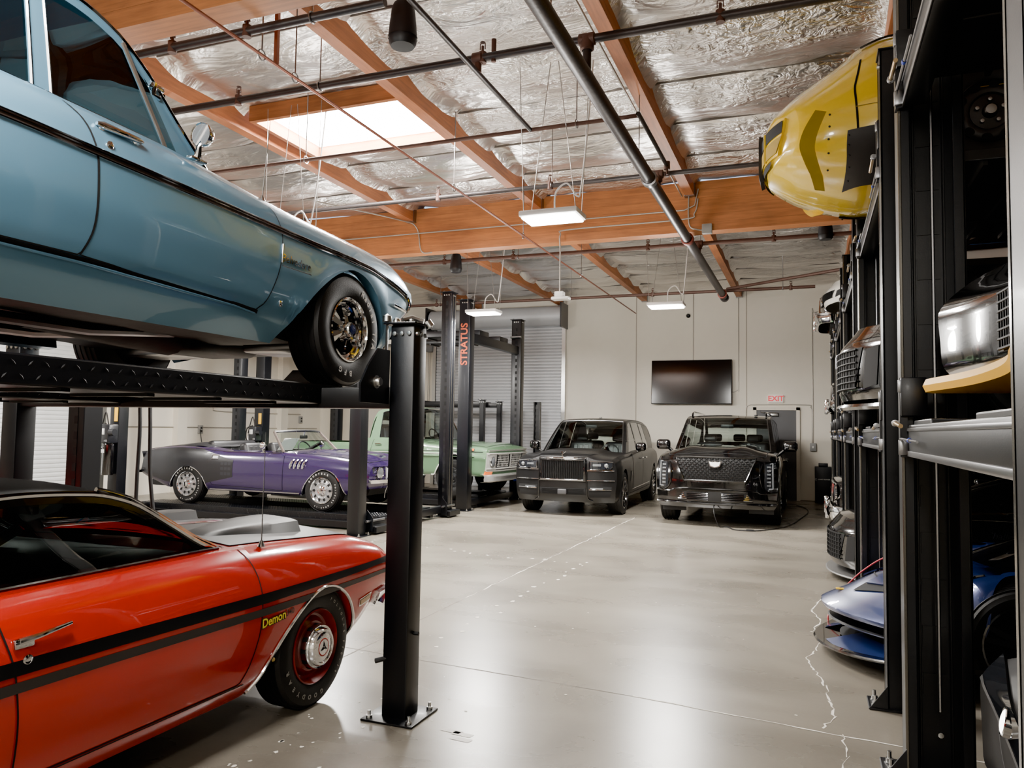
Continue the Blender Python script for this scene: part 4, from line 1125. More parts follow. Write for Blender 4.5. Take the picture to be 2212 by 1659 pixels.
    g.lathe(prof, tire, 'y', 64); to = g.obj('tire', wo, 30)
    if mats_.get('treads', True):
        pass
    if style == 'chrome5':
        g = MB(); g.lathe([(.05, -h+.04), (.046, -h+.0), (.04, -h-.012), (.0, -h-.016)], cap); g.obj('hub_cap', wo)
        g = MB(); g.lathe([(.030, -h-.0145), (.0, -h-.0172)], mat('cap_emblem', (30, 40, 90), .2, .3, 1.)); g.obj('cap_emblem', wo)
    elif style == 'steel_cap':
        g = MB(); g.lathe([(rr*.60, -h+.03), (rr*.60, -h-.015), (rr*.57, -h-.025), (rr*.52, -h-.022), (rr*.50, -h-.035), (rr*.47, -h-.045), (rr*.42, -h-.046), (rr*.40, -h-.040), (rr*.25, -h-.046), (rr*.24, -h-.046)], cap)
        g.lathe([(rr*.24, -h-.0465), (rr*.22, -h-.048), (rr*.205, -h-.047)], mat('cap_ring_red', (150, 20, 16), .3)); g.lathe([(rr*.205, -h-.047), (0, -h-.05)], cap)
        for k in range(12):
            a = 2*pi*k/12; e = Vector((cos(a), 0, sin(a))); f = Vector((-sin(a), 0, cos(a)))
            g.add([e*rr*.605+f*.012+Vector((0, -h+.02, 0)), e*rr*.605-f*.012+Vector((0, -h+.02, 0)), e*rr*.60-f*.012+Vector((0, -h-.012, 0)), e*rr*.60+f*.012+Vector((0, -h-.012, 0))], [(0, 1, 2, 3)], M['gap'])
        for k in range(3):
            a = pi/2+2*pi*k/3; e = Vector((cos(a), 0, sin(a))); f = Vector((-sin(a), 0, cos(a)))
            g.add([Vector((0, -h-.0515, 0))+e*.004-f*.008, Vector((0, -h-.0515, 0))+e*.004+f*.008, Vector((0, -h-.0495, 0))+e*rr*.17], [(0, 1, 2)], M['gap'])
        g.obj('hub_cap', wo)
    elif style == 'rallye':
        g = MB(); g.lathe([(rr*.40, -h+.03), (rr*.36, -h+.005), (rr*.22, -h-.01), (rr*.2, -h-.03), (0, -h-.036)], cap)
        for k in range(5):
            a = pi/2+2*pi*k/5; g.lathe([(0, -.02), (.012, -.016), (.014, .01)], cap, 'y', 8, (.062*cos(a), -h+.004, .062*sin(a)))
        g.obj('hub_cap', wo)
        g = MB(); g.lathe([(rr*1.0, -h+.0), (rr*1.02, -h-.006), (rr*.99, -h-.008), (rr*.93, -h+.004)], M['chrome']); g.obj('trim_ring', wo)
    elif style == 'multi':
        g = MB(); g.lathe([(.038, -h+.029), (.034, -h+.022), (0, -h+.02)], cap); g.obj('hub_cap', wo)
    elif style == 'steel_slots':
        g = MB(); g.lathe([(.045, -h+.03), (.042, -h+.0), (.03, -h-.015), (0, -h-.018)], cap); g.obj('hub_cap', wo)
    for txts in mats_.get('text', ()):
        pass
    if mats_.get('text'):
        g = MB()
        for s_, rad, size, a0, step, outw in mats_['text']: ring_text(g, s_, rad, -h-.0015, size, radians(a0), radians(step), mats_.get('letter', M['letter']), outw, bold=.03)
        g.obj('tire_lettering', wo, smooth=0)
    return wo
def put_wheels(parent, wheel, xf, xr, yf, yr, z, turn=0.):
    wheel.location = (xf, -yf, z); wheel.rotation_euler = (0, 0, turn)
    for x, y, s in ((xf, yf, 1), (xr, -yr, -1), (xr, yr, 1)):
        d = dup(wheel, loc=(x, y, z), parent=parent)
        d.rotation_euler = (0, 0, (pi if s > 0 else 0)+(turn if x == xf else 0))

def seat(parent, x, y, z, m=None, w=.5, bench=False, hr=True, lean=.22):
    m = m or M['seat']; g = MB(); bw = w/2
    g.bevbox(x-.05, x+.48, y-bw, y+bw, z, z+.18, m, .05, 3)
    R = Matrix.Rotation(-lean, 3, 'Y'); g.bevbox(-.08, .08, -bw, bw, 0, .58, m, .06, 3, at=(x-.05, y, z+.08), rot=R)
    for k in (-.12, 0, .12) if not bench else (-.3, -.1, .1, .3):
        g.bevbox(.075, .09, k-.045, k+.045, .12, .5, m, .008, 1, at=(x-.05, y, z+.08), rot=R)
    o = g.obj('seat', parent)
    if hr:
        g = MB(); g.bevbox(-.05, .05, -.13, .13, .60, .76, m, .045, 3, at=(x-.05, y, z+.08), rot=R); g.obj('headrest', o)
    return o
def steering(parent, x, y, z, r=.19, tilt=.45, m=None):
    m = m or M['plastic']; g = MB(); R = Matrix.Rotation(-tilt, 3, 'Y')
    g.tube([R @ Vector((0, r*cos(a), r*sin(a)))+Vector((x, y, z)) for a in [2*pi*i/28 for i in range(28)]], .013, m, 8, closed=True)
    for a in (0, pi, -pi/2): g.tube([Vector((x, y, z)), R @ Vector((0, r*cos(a), r*sin(a)))+Vector((x, y, z))], .011, m, 6)
    g.tube([Vector((x, y, z)), Vector((x, y, z))+R @ Vector((.35, 0, 0))], .03, m, 8); g.lathe([(0, -.01), (.05, 0), (.05, .02)], m, 'x', 16, (x, y, z))
    return g.obj('steering_wheel', parent)
def cabin(parent, xr, xf, w, zf, dash_x, dash_z, m=None):
    m = m or M['inter']; g = MB()
    g.box(xr, xf, -w, w, zf-.02, zf, m); 
    g.box(xr, xr+.02, -w, w, zf, zf+.35, m)
    for s in (-1, 1): g.box(xr, xf, s*w-.01, s*w+.01, zf, dash_z-.12, m)
    g.bevbox(dash_x, xf, -w, w, dash_z-.22, dash_z, m, .04, 2)
    return g.obj('interior', parent, smooth=30)
def disc_lamp(parent, p, n, r, m=None, ring=None, name='headlight', depth=.02):
    g = MB(); N = Vector(n).normalized(); u = N.orthogonal().normalized(); v = N.cross(u); P = Vector(p); k = 24
    def ringv(rad, h): return [P+N*h+(u*cos(2*pi*i/k)+v*sin(2*pi*i/k))*rad for i in range(k)]
    def skin(prof, mm):
        vs = []
        for rad, h in prof: vs += ringv(rad, h)
        g.add(vs, [(a*k+i, a*k+(i+1) % k, (a+1)*k+(i+1) % k, (a+1)*k+i) for a in range(len(prof)-1) for i in range(k)], mm)
    skin([(r*1.12, -depth), (r*1.12, .004), (r*1.04, .008), (r, .002)], ring or M['chrome'])
    skin([(r, .002), (r*.8, .009), (r*.5, .013), (.001, .016)], m or M['lens'])
    return g.obj(name, parent)
def mirror_bullet(parent, p, sg, m=None, r=.06):
    m = m or M['chrome']; g = MB(); x, y, z = p
    g.tube([(x, y, z-.10), (x-.01, y+sg*.02, z-.04), (x, y+sg*.03, z-.02)], [.02, .012, .014], m, 10); g.bevbox(x-.05, x+.05, y-.02, y+.02, z-.105, z-.09, m, .006)
    g.lathe([(0, .055), (r*.5, .045), (r*.9, .015), (r, -.01), (r*.97, -.018), (r*.9, -.012)], m, 'x', 24, (x, y+sg*.03, z+.015)); o = g.obj('side_mirror', parent)
    g = MB(); g.lathe([(0, -.012), (r*.9, -.0125)], M['lens'], 'x', 24, (x, y+sg*.03, z+.015)); g.obj('mirror_glass', o); return o
def antenna(parent, p, h, lean=(0, 0), m=None):
    m = m or M['steel']; g = MB(); x, y, z = p
    g.lathe([(.02, 0), (.014, .012), (.008, .03), (0, .03)], M['chrome'], 'z', 12, p); g.tube([(x, y, z), (x+lean[0], y+lean[1], z+h)], [.0035, .0018], m, 6); return g.obj('antenna', parent)
def wiper(parent, p, q, m=None):
    g = MB(); g.tube([p, q], .006, m or M['plastic'], 6); return g.obj('wiper', parent)
def paint(name, col, metal=0., rough=.25, coat=1., noise_amt=.02):
    return mat(name, col, rough, metal, coat, .02, .5, noise_amt=noise_amt)
def glaze(car, H, panes, frame, glass, roof_m, rail=.05, va=.93, rail_bead=None, rear_fill=True, front_fill=True, pane_trim=None, rear_glass=True, sglass=None, seam=None):
    """panes: list of (xb_front, xb_rear, xt_front, xt_rear) front to back"""
    g = MB(); H.topgrid(g, H.x1, H.x0, -va, va, glass); g.obj('windshield', car, 60)
    if rear_glass:
        g = MB(); H.topgrid(g, H.x3, H.x2, -va, va, glass); g.obj('rear_window', car, 60)
    g = MB()
    H.topgrid(g, H.x2, H.x1, -1, 1, roof_m, 24)
    ro = g.obj('roof', car, 50, merge=True)
    for sg in (-1, 1):
        g = MB()
        for a, b in ((H.x1, H.x0), (H.x3, H.x2)): H.topgrid(g, a, b, sg*va, sg, frame if b == H.x0 else roof_m, 16, 2)
        H.rail(g, H.x3+.02, H.x0, frame, sg, rail)
        if front_fill: H.pane(g, H.x0, panes[0][0], H.x1-.02, panes[0][2], frame, sg, .01, off=.002)
        for p, q in zip(panes, panes[1:]): H.pane(g, p[1], q[0], p[3], q[2], frame, sg, rail-.005, off=.006)
        if rear_fill: H.pane(g, panes[-1][1], H.x3+.02, panes[-1][3], H.x2, roof_m, sg, .0, off=.003, n=14)
        g.obj('pillar_frame', ro, 40)
    for p in panes:
        for sg in (-1, 1):
            g = MB(); f = H.pane(g, *p, sglass or glass, sg, rail); w = g.obj('side_window', car, 60)
            if pane_trim:
                g = MB(); g.tube([q+Vector((0, sg*.004, 0)) for q in H.outline(f)], .006, pane_trim, 5, closed=True); g.obj('window_trim', w)
    if rail_bead:
        for sg in (-1, 1):
            g = MB(); P = []
            for i in range(61):
                x = lerp(H.x3+.04, H.x0-.0, i/60); z = H.rl(x)-.012; P.append(Vector((x, sg*(H.hw(x, z)+.006), z)))
            g.tube(P, .011, rail_bead, 6); g.obj('drip_rail', ro)
    return ro
def door(car, b, sides_, L, R, pm, name='door', gapw=.007, handle=None):
    """door skin with its shut line; L and R are front and rear edges as (x, z) polylines"""
    out = []
    for sg, f, ref in sides_:
        g = MB(); patch(g, f, L, R, pm, .0025, 20, 16, ref)
        loop = resamp(L, 20)+resamp(R, 20)[::-1]
        line(g, f, loop, M['gap'], gapw, .0045, 90, ref)
        d = g.obj(name, car, 40); out.append((d, sg, f, ref))
    return out

def car_red():
    pm = paint('orange_red_paint', (186, 20, 6), 0, .2); vin = mat('black_vinyl', (13, 13, 14), .5, bump=.15, bscale=300)
    blk = mat('stripe_black', (12, 12, 14), .35); gry = mat('stripe_grey', (50, 46, 44), .35); hb = mat('hood_black', (12, 12, 14), .42, .0, .0, .03, .12)
    car = thing('coupe_car', 'orange-red two-door coupe with black roof and stripes under the blue car', 'car', (-3.50, 2.35, 0), pi/2)
    b = Body(-2.52, 2.25, [(-2.52, .80), (-2.2, .87), (-1.6, .945), (-1.0, .965), (-.45, .94), (.63, .945), (1.0, .935), (1.38, .915), (1.9, .875), (2.14, .835), (2.25, .78)],
             [(-2.52, .42), (-2.2, .33), (-1.8, .24), (-1.0, .20), (.8, .21), (1.0, .24), (1.8, .30), (2.05, .37), (2.25, .46)],
             [(-2.52, .80), (-2.2, .87), (-1.4, .915), (-.5, .905), (.6, .91), (1.37, .915), (1.8, .91), (2.1, .895), (2.25, .885)],
             [(0, .90), (.1, .955), (.25, .985), (.48, 1.), (.64, .998), (.80, .972), (.92, .93), (1, .86)],
             [(-2.52, .01), (-1.8, .05), (.6, .05), (1.9, .055), (2.25, .01)], [(1.40, .655, .39, .54), (-1.37, .60, .42, .46)], .07, .06, 3, [(.3, -.16), (.45, -.07), (.6, 0), (.75, 0), (.88, -.09)], [(.3, .1), (.8, 0)], .5, .5)
    g = b.mesh(pm, 90, (-1.9, .78, .12)); g.obj('body', car, 32)
    b.under_mesh(M['under'], .24).obj('underbody', car)
    S = sides(b)
    # front fender shut line down to the sill, door skins
    fr = cr2([(.82, .938), (.865, .80), (.875, .66), (.86, .52), (.81, .38), (.76, .30)]); rr = cr2([(-.47, .94), (-.45, .83), (-.42, .70), (-.40, .50), (-.40, .30)])
    ds = door(car, b, S, fr, rr, pm)
    for d, sg, f, ref in ds:
        g = MB(); P = [on(f, (x, z), o, ref) for x, z, o in ((-.40, .79, .012), (-.33, .795, .024), (-.2, .81, .026))]
        g.tube(P, [.014, .011, .007], M['chrome'], 10); p = on(f, (-.385, .785), .008, ref); g.bevbox(p.x-.035, p.x+.04, p.y-.012, p.y+.012, p.z-.018, p.z+.018, M['chrome'], .006); g.obj('door_handle', d)
        g = MB(); p = on(f, (-.37, .725), .0, ref); g.lathe([(.019, 0), (.019, ref.y*.006), (.013, ref.y*.009), (.012, ref.y*.006), (0, ref.y*.007)], M['chrome'], 'y', 20, p); g.obj('door_lock', d)
    for sg, f, ref in S:
        for nme, z0, z1, m in (('upper_stripe', .682, .732, blk), ('lower_stripe', .622, .660, gry)):
            g = MB(); zf = pch([(-2.4, 0), (-.5, 0), (.9, -.015), (1.6, -.012), (2.1, -.01)])
            patch(g, f, [(x, z1+zf(x)) for x in (-2.4, -1, 0, .9, 1.5, 2.0, 2.235)], [(x, lerp(z0, z1, .35*sstep(1., 2.1, x))+zf(x)) for x in (-2.4, -1, 0, .9, 1.5, 2.0, 2.235)], m, .0055, 60, 2, ref); g.obj(nme, car)
        g = MB(); bead(g, f, [(x, b.low_eff(x)+.004) for x in [1.40-.535*cos(pi*k/30) if k < 15 else 1.40-.385*cos(pi*k/30) for k in range(1, 30)]], M['chrome'], .009, .002, 60, ref); g.obj('arch_trim', car)
        g = MB(); bead(g, f, [(x, b.low_eff(x)+.004) for x in [-1.37-.455*cos(pi*k/30) if k < 15 else -1.37-.415*cos(pi*k/30) for k in range(1, 30)]], M['chrome'], .009, .002, 60, ref); g.obj('arch_trim', car)
        g = MB(); line(g, f, [(-2.2, .335), (-1.85, .30), (-.9, .285), (.8, .29)], M['gap'], .006, .003, 40, ref); g.obj('sill_crease', car)
        g = MB(); patch(g, f, [(1.79, .515), (1.965, .535)], [(1.79, .468), (1.965, .488)], M['chrome'], .007, 8, 3, ref, .008)
        ml = g.obj('side_marker', car); g = MB(); patch(g, f, [(1.80, .508), (1.955, .527)], [(1.80, .477), (1.955, .497)], mat('marker_lens', (170, 120, 40), .2, 0, 1.), .010, 8, 3, ref); g.obj('marker_lens', ml)
        g = MB(); p = on(f, (1.0, .36), .004, ref); g.lathe([(.012, 0), (.008, ref.y*.006), (0, ref.y*.007)], mat('gold_plug', (190, 160, 90), .4, .3), 'y', 10, p); g.obj('body_plug', car)
    # fender lettering on the right-hand side
    sg, f, ref = S[0]
    yel = mat('decal_yellow', (240, 215, 40), .4); dk = mat('decal_outline', (20, 14, 12), .5)
    g = MB(); p = on(f, (.965, .575), .006, ref)
    put_text(g, 'Demon', .062, p, (1, 0, .08), (0, 0, 1), dk, bold=.09); put_text(g, 'Demon', .062, p+Vector((0, -.0012, 0)), (1, 0, .08), (0, 0, 1), yel, bold=.02)
    p = on(f, (1.095, .585), .006, ref); put_text(g, '340', .045, p, (1, 0, .08), (0, 0, 1), gry, bold=.01); g.obj('fender_lettering', car, smooth=0)
    # hood
    TP = lambda x, y: b.top(x, y)
    g = MB(); patch(g, TP, [(.84, -.72), (1.4, -.735), (2.14, -.71)], [(.84, .72), (1.4, .735), (2.14, .71)], hb, .004, 30, 24, UP)
    line(g, TP, [(.84, -.72), (1.4, -.735), (2.14, -.71), (2.14, .71), (1.4, .735), (.84, .72)], M['gap'], .008, .005, 100, UP, True)
    ho = g.obj('hood', car)
    g = MB(); patch(g, TP, [(.88, -.05), (2.1, -.05)], [(.88, .05), (2.1, .05)], pm, .006, 20, 4, UP); g.obj('hood_stripe', ho)
    for s in (-1, 1):
        g = MB(); yc = s*.40; n = 16; vs = []
        for i in range(n+1):
            x = lerp(.92, 1.60, i/n); h = .062*(i/n)**.6+.004; w = lerp(.11, .20, sstep(0, .8, i/n))
            for k in range(9):
                a = k/8; y = yc+w*(2*a-1); e = 1-abs(2*a-1)**8
                p = TP(x, y); vs.append((p.x+.03*e*(i/n), y, p.z+h*max(0, e)+.0))
        g.add(vs, [(i*9+k, (i+1)*9+k, (i+1)*9+k+1, i*9+k+1) for i in range(n) for k in range(8)], hb)
        g.add(vs[-9:]+[(v[0]-.02, v[1], TP(1.60, v[1]).z) for v in vs[-9:]], [(k, k+1, k+10, k+9) for k in range(8)], M['gap']); g.obj('hood_scoop', ho)
    # cowl, windshield trim, wipers
    H = House(b, [(-1.95, .955), (-1.55, 1.06), (-1.05, 1.20), (-.6, 1.265), (-.2, 1.29), (.10, 1.275), (.28, 1.23), (.48, 1.11), (.64, 1.005), (.78, .94)], .15, -.72, .60, .06, .035, .15, .05, 1.29)
    glaze(car, H, [(.70, -.42, .10, -.48), (-.47, -1.25, -.52, -.86)], M['black_gloss'], M['glass'], vin, .05, .94, M['chrome'], pane_trim=None)
    g = MB()
    for sg in (-1, 1):   # bright strip at the rear edge of the door glass and along the belt
        P = [Vector((lerp(-.44, -.50, t), sg*(H.hw(-.45, lerp(.94, 1.24, t))+.008), lerp(.935, 1.245, t))) for t in [i/10 for i in range(11)]]; g.tube(P, .014, M['chrome'], 6)
        P = [Vector((x, sg*(b.hw(x, b.belt(x))-.045), b.belt(x)+.012)) for x in [lerp(-1.3, .74, i/30) for i in range(31)]]; g.tube(P, .008, M['black_gloss'], 6)
        P = [H.top(lerp(H.x1, H.x0, i/12), sg*.95)+Vector((0, 0, .006)) for i in range(13)]; g.tube(P, .012, M['chrome'], 6)
    P = [H.top(H.x0-.005, v/10)+Vector((.01, 0, .004)) for v in range(-10, 11)]; g.tube(P, .010, M['chrome'], 6)
    g.obj('bright_trim', car)
    antenna(car, b.top(.99, -.80), .60, (.03, .02))
    wiper(car, b.top(.84, -.4)+Vector((0, 0, .02)), b.top(.82, .1)+Vector((-.05, 0, .06))); wiper(car, b.top(.84, .2)+Vector((0, 0, .02)), b.top(.82, .6)+Vector((-.05, 0, .06)))
    # nose: grille, lamps, bumper
    F = lambda y, z: b.front(y, z)
    g = MB(); patch(g, F, [(-.80, .76), (.80, .76)], [(-.80, .58), (.80, .58)], M['gap'], .002, 30, 4, FX)
    for k in range(6): bead(g, F, [(-.56, .60+k*.028), (.56, .60+k*.028)], M['plastic'], .006, .012, 20, FX)
    g.obj('grille', car)
    for s in (-1, 1): disc_lamp(car, on(F, (s*.68, .67), .01, FX), (1, s*.05, 0), .085)
    def bump(front=True):
        ff, rf, d = (F, FX, 1) if front else ((lambda y, z: b.rear(y, z)), RXV, -1)
        g = MB(); patch(g, ff, [(-.87, .53), (0, .53), (.87, .53)], [(-.87, .43), (0, .43), (.87, .43)], M['chrome'], .03, 40, 5, rf, .04)
        for sg, f, ref in S:
            xe = b.xf if front else b.xr
            patch(g, f, [(xe-d*.005, .53), (xe-d*.16, .52)], [(xe-d*.005, .43), (xe-d*.15, .45)], M['chrome'], .03, 8, 4, ref, .03)
        g.obj('bumper', car)
    bump(True); bump(False)
    g = MB(); R = lambda y, z: b.rear(y, z)
    for s in (-1, 1): patch(g, R, [(s*.35, .72), (s*.72, .72)], [(s*.35, .62), (s*.72, .62)], mat('tail_red', (150, 12, 10), .15, 0, 1.), .006, 8, 4, RXV, .01)
    g.obj('tail_lamp', car)
    w = make_wheel(car, 'steel_cap', .335, .20, .205, dict(rim=mat('wheel_red', (122, 20, 20), .32, 0, .6), cap=M['chrome'], text=[('POLYGLAS', .268, .024, 62, 8.2, True), ('F70-14', .268, .024, -8, 7.4, True), ('GOODYEAR', .268, .034, 282, 12.0, True)], letter=mat('tire_letter_grey', (150, 148, 140), .6)))
    put_wheels(car, w, 1.37, -1.37, .80, .80, .335)
    cabin(car, -1.5, .74, .72, .30, .36, .93)
    for y in (-.36, .36): seat(car, -.35, y, .38, lean=.25)
    seat(car, -1.15, 0, .40, w=1.1, bench=True, hr=False)
    steering(car, .18, .36, .86)
    g = MB(); g.bevbox(.24, .27, -.09, .09, 1.13, 1.19, M['plastic'], .012); g.box(.235, .239, -.08, .08, 1.135, 1.185, M['lens']); g.obj('rear_view_mirror', car)

def car_blue():
    pm = paint('metallic_blue_paint', (104, 148, 174), .45, .28); ch = M['chrome']
    ZL = 1.815
    car = thing('sedan_car', 'light metallic blue four-door sedan raised on the near lift', 'car', (-3.56, 2.485, ZL), pi/2)
    b = Body(-2.9, 2.37, [(-2.9, .88), (-2.2, .985), (-.735, 1.02), (.045, 1.01), (.40, .985), (.9, .945), (1.5, .92), (2.05, .895), (2.27, .845), (2.37, .77)],
             [(-2.9, .42), (-2.2, .30), (-1.8, .21), (.6, .20), (1.0, .20), (1.85, .20), (2.05, .25), (2.22, .38), (2.37, .52)],
             [(-2.9, .86), (-2.4, .93), (-1.4, .965), (-.4, .965), (.6, .97), (1.4, .97), (1.95, .96), (2.25, .94), (2.37, .92)],
             [(0, .86), (.08, .905), (.17, .95), (.22, .958), (.235, .968), (.35, .985), (.55, 1.), (.72, .998), (.84, .975), (.90, .955), (.95, .925), (1, .875)],
             [(-2.9, .01), (-2, .04), (.4, .03), (1.8, .05), (2.37, .01)], [(1.475, .705, .43, .60), (-1.475, .60, .42, .45)], .06, .06, 3, [(.2, -.16), (.45, -.05), (.62, 0), (.8, -.05), (.95, -.12)], [(.3, .1), (.8, 0)], .4, .5,
             hood_fn=lambda x, y: .02*math.exp(-((abs(y)-.35)/.1)**2)*sstep(.5, .9, x)*sstep(-2.2, -1.9, -x), flare=[(1.475, .705, .42, .012)])
    b.mesh(pm, 100, (-1.95, .42, .10)).obj('body', car, 32)
    b.under_mesh(M['under'], .25, .20).obj('underbody', car)
    S = sides(b)
    fr = cr2([(.755, .90), (.795, .82), (.80, .67), (.775, .53), (.72, .40), (.665, .345)]); rr = cr2([(-.42, .99), (-.36, .93), (-.325, .82), (-.315, .62), (-.32, .50), (-.36, .40)])
    ds = door(car, b, S, fr, rr, pm, gapw=.006)
    rr2 = cr2([(-1.25, 1.0), (-1.22, .9), (-1.15, .7), (-1.02, .55), (-.98, .40)]); fr2 = [(x-.004, z) for x, z in rr]
    ds2 = door(car, b, S, fr2, rr2, pm, gapw=.006)
    for dd, xh in ((ds, -.28), (ds2, -1.1)):
        for d, sg, f, ref in dd:
            g = MB(); p = on(f, (xh, .935), .012, ref); q = on(f, (xh+.17, .93), .02, ref)
            for c, rx in ((p, .035), (q, .03)):
                c2 = on(f, (c.x, .935), -.005, ref); g.tube([c2, c], [.022, .014], ch, 8)
            g.tube([p+Vector((-.03, 0, 0)), p, q, q+Vector((.02, 0, 0))], [.008, .017, .012, .006], ch, 10); g.obj('door_handle', d)
            if xh > -1:
                g = MB(); p = on(f, (xh+.02, .865), 0, ref); g.lathe([(.017, 0), (.017, ref.y*.007), (.012, ref.y*.011), (0, ref.y*.012)], ch, 'y', 20, p); g.obj('door_lock', d)
    for sg, f, ref in S:
        zt = pch([(-2.8, .80), (-.735, .822), (-.3, .812), (.745, .782), (1.655, .75), (2.05, .695), (2.25, .66)])
        X = [-2.7+k*.08 for k in range(60) if -2.7+k*.08 < 2.25]+[2.25]
        g = MB(); patch(g, f, [(x, zt(x)+.014) for x in X], [(x, zt(x)-.014) for x in X], mat('trim_dark_insert', (52, 44, 40), .3, .5), .005, 90, 3, ref)
        for dz in (.015, -.015, .003): bead(g, f, [(x, zt(x)+dz) for x in X], ch, .0048, .006, 90, ref)
        hook = cr2([(2.25, .66), (2.31, .62), (2.315, .585), (2.26, .565), (1.98, .575)])
        bead(g, f, hook, ch, .010, .006, 40, ref); g.obj('side_trim', car)
        g = MB(); line(g, f, [(-2.4, .395), (-.7, .39), (-.35, .388), (.5, .352), (.68, .335)], M['gap'], .02, .003, 60, ref); bead(g, f, [(-2.4, .382), (-.7, .377), (-.35, .375), (.5, .340), (.66, .325)], pm, .006, .006, 60, ref); g.obj('sill_crease', car)
        g = MB(); p = on(f, (.83, .40), .004, ref); g.bevbox(p.x-.011, p.x+.011, p.y-.003, p.y+.003, p.z-.017, p.z+.017, ch, .003); g.obj('fender_clip', car)
    sg, f, ref = S[0]
    g = MB(); p = on(f, (.915, .635), .006, ref); put_text(g, 'Belvedere', .062, p, (1, 0, -.02), (0, 0, 1), ch, ext=.04, shear=.25, bold=-.003)
    q = on(f, (.80, .66), .010, ref); g.tube([q+Vector((0, 0, .05)), q+Vector((-.004, 0, -.05))], .005, ch, 6); g.tube([on(f, (.80, .595), .01, ref), on(f, (1.04, .59), .01, ref)], .003, ch, 6); g.obj('script_badge', car, smooth=0)
    TP = lambda x, y: b.top(x, y)
    g = MB(); patch(g, TP, [(.50, -.74), (2.1, -.74)], [(.50, .74), (2.1, .74)], pm, .004, 30, 20, UP); line(g, TP, [(.50, -.74), (2.1, -.74), (2.1, .74), (.5, .74)], M['gap'], .007, .005, 100, UP, True); g.obj('hood', car)
    H = House(b, [(-2.05, 1.0), (-1.75, 1.25), (-1.5, 1.40), (-1.1, 1.49), (-.6, 1.52), (-.3, 1.505), (-.12, 1.46), (.04, 1.36), (.25, 1.16), (.44, .99)], -.16, -1.45, .76, .05, .04, .16, .08, 1.52)
    glaze(car, H, [(.25, .18, -.015, -.06), (.155, -.40, -.08, -.44), (-.50, -1.15, -.53, -1.08)], pm, M['glass_blue'], pm, .055, .94, ch)
    for sg in (-1, 1):
        g = MB()
        for xb, xt in ((.168, -.07),):
            g.tube([Vector((lerp(xb, xt, t), sg*(H.hw(lerp(xb, xt, t), lerp(1.01, 1.41, t))+.006), lerp(1.01, 1.41, t))) for t in [i/8 for i in range(9)]], .011, mat('vent_divider', (120, 108, 98), .3, .7), 6)
        P = [H.top(lerp(H.x1, H.x0, i/12), sg*.95)+Vector((0, 0, .008)) for i in range(13)]; g.tube(P, .013, ch, 6)
        for xb, xt in ((-.41, -.45), (-.49, -.52)):
            g.tube([Vector((lerp(xb, xt, t), sg*(H.hw(xb, lerp(1.02, 1.46, t))+.009), lerp(1.02, 1.46, t))) for t in [i/8 for i in range(9)]], .007, M['black_gloss'], 5)
        g.tube([Vector((x, sg*(b.hw(x, b.belt(x))-.04), b.belt(x)+.012)) for x in [lerp(-1.7, .42, i/30) for i in range(31)]], .009, M['black_gloss'], 6)
        g.obj('window_moulding', car)
    for sg in (-1, 1): mirror_bullet(car, (.24, sg*.915, 1.075), sg, r=.058)
    g = MB(); g.tube([(.09, -.80, 1.30), (.10, -.78, 1.25), (.13, -.79, 1.24)], .012, ch, 8); g.bevbox(.07, .15, -.80, -.77, 1.27, 1.30, ch, .01); g.obj('vent_latch', car)
    antenna(car, b.top(.80, -.83), .46, (.045, 0), M['zinc'])
    F = lambda y, z: b.front(y, z)
    g = MB(); patch(g, F, [(-.86, .76), (.86, .76)], [(-.86, .55), (.86, .55)], M['gap'], .003, 30, 4, FX)
    for k in range(7): bead(g, F, [(-.5, .57+k*.028), (.5, .57+k*.028)], ch, .005, .012, 20, FX)
    g.obj('grille', car)
    for s in (-1, 1):
        for y in (.62, .80): disc_lamp(car, on(F, (s*y, .66), .012, FX), (1, 0, 0), .07)
    for front in (1, 0):
        ff, rf = (F, FX) if front else ((lambda y, z: b.rear(y, z)), RXV)
        g = MB(); patch(g, ff, [(-.86, .50), (0, .50), (.86, .50)], [(-.84, .37), (0, .37), (.84, .37)], ch, .05, 40, 6, rf, .06); g.obj('bumper', car)
    w = make_wheel(car, 'chrome5', .342, .235, .196, dict(rim=ch, cap=ch, text=[('Radial T/A', .264, .056, 62, 8.8, True), ('BFG', .264, .046, 272, 12, True)]))
    put_wheels(car, w, 1.475, -1.475, .85, .84, .342)
    cabin(car, -1.9, .42, .78, .28, .10, 1.0, mat('interior_blue', (120, 150, 160), .6))
    sm = mat('seat_blue', (90, 128, 140), .5, bump=.1)
    seat(car, -.45, 0, .38, sm, 1.3, True, False); seat(car, -1.35, 0, .40, sm, 1.3, True, False)
    steering(car, .0, .40, .93)
    # running gear seen from below
    g = MB(); dk = M['under']
    g.tube([(.9, .15, .28), (.3, .2, .22), (-1.0, .22, .22), (-2.6, .4, .28)], .03, M['steel'], 10); g.tube([(.9, -.15, .28), (.3, -.2, .22), (-1.0, -.22, .22), (-2.6, -.4, .28)], .03, M['steel'], 10); g.obj('exhaust_pipe', car)
    g = MB(); g.bevbox(1.0, 1.6, -.2, .2, .19, .5, dk, .05, 3); g.tube([(1.0, 0, .36), (.6, 0, .32), (.1, 0, .3)], [.2, .14, .09], dk, 16); g.tube([(.1, 0, .3), (-1.3, 0, .33)], .04, dk, 10); g.obj('gearbox', car)
    g = MB()
    for x in (1.475, -1.475): g.tube([(x, -.72, .33), (x, .72, .33)], .045, dk, 12)
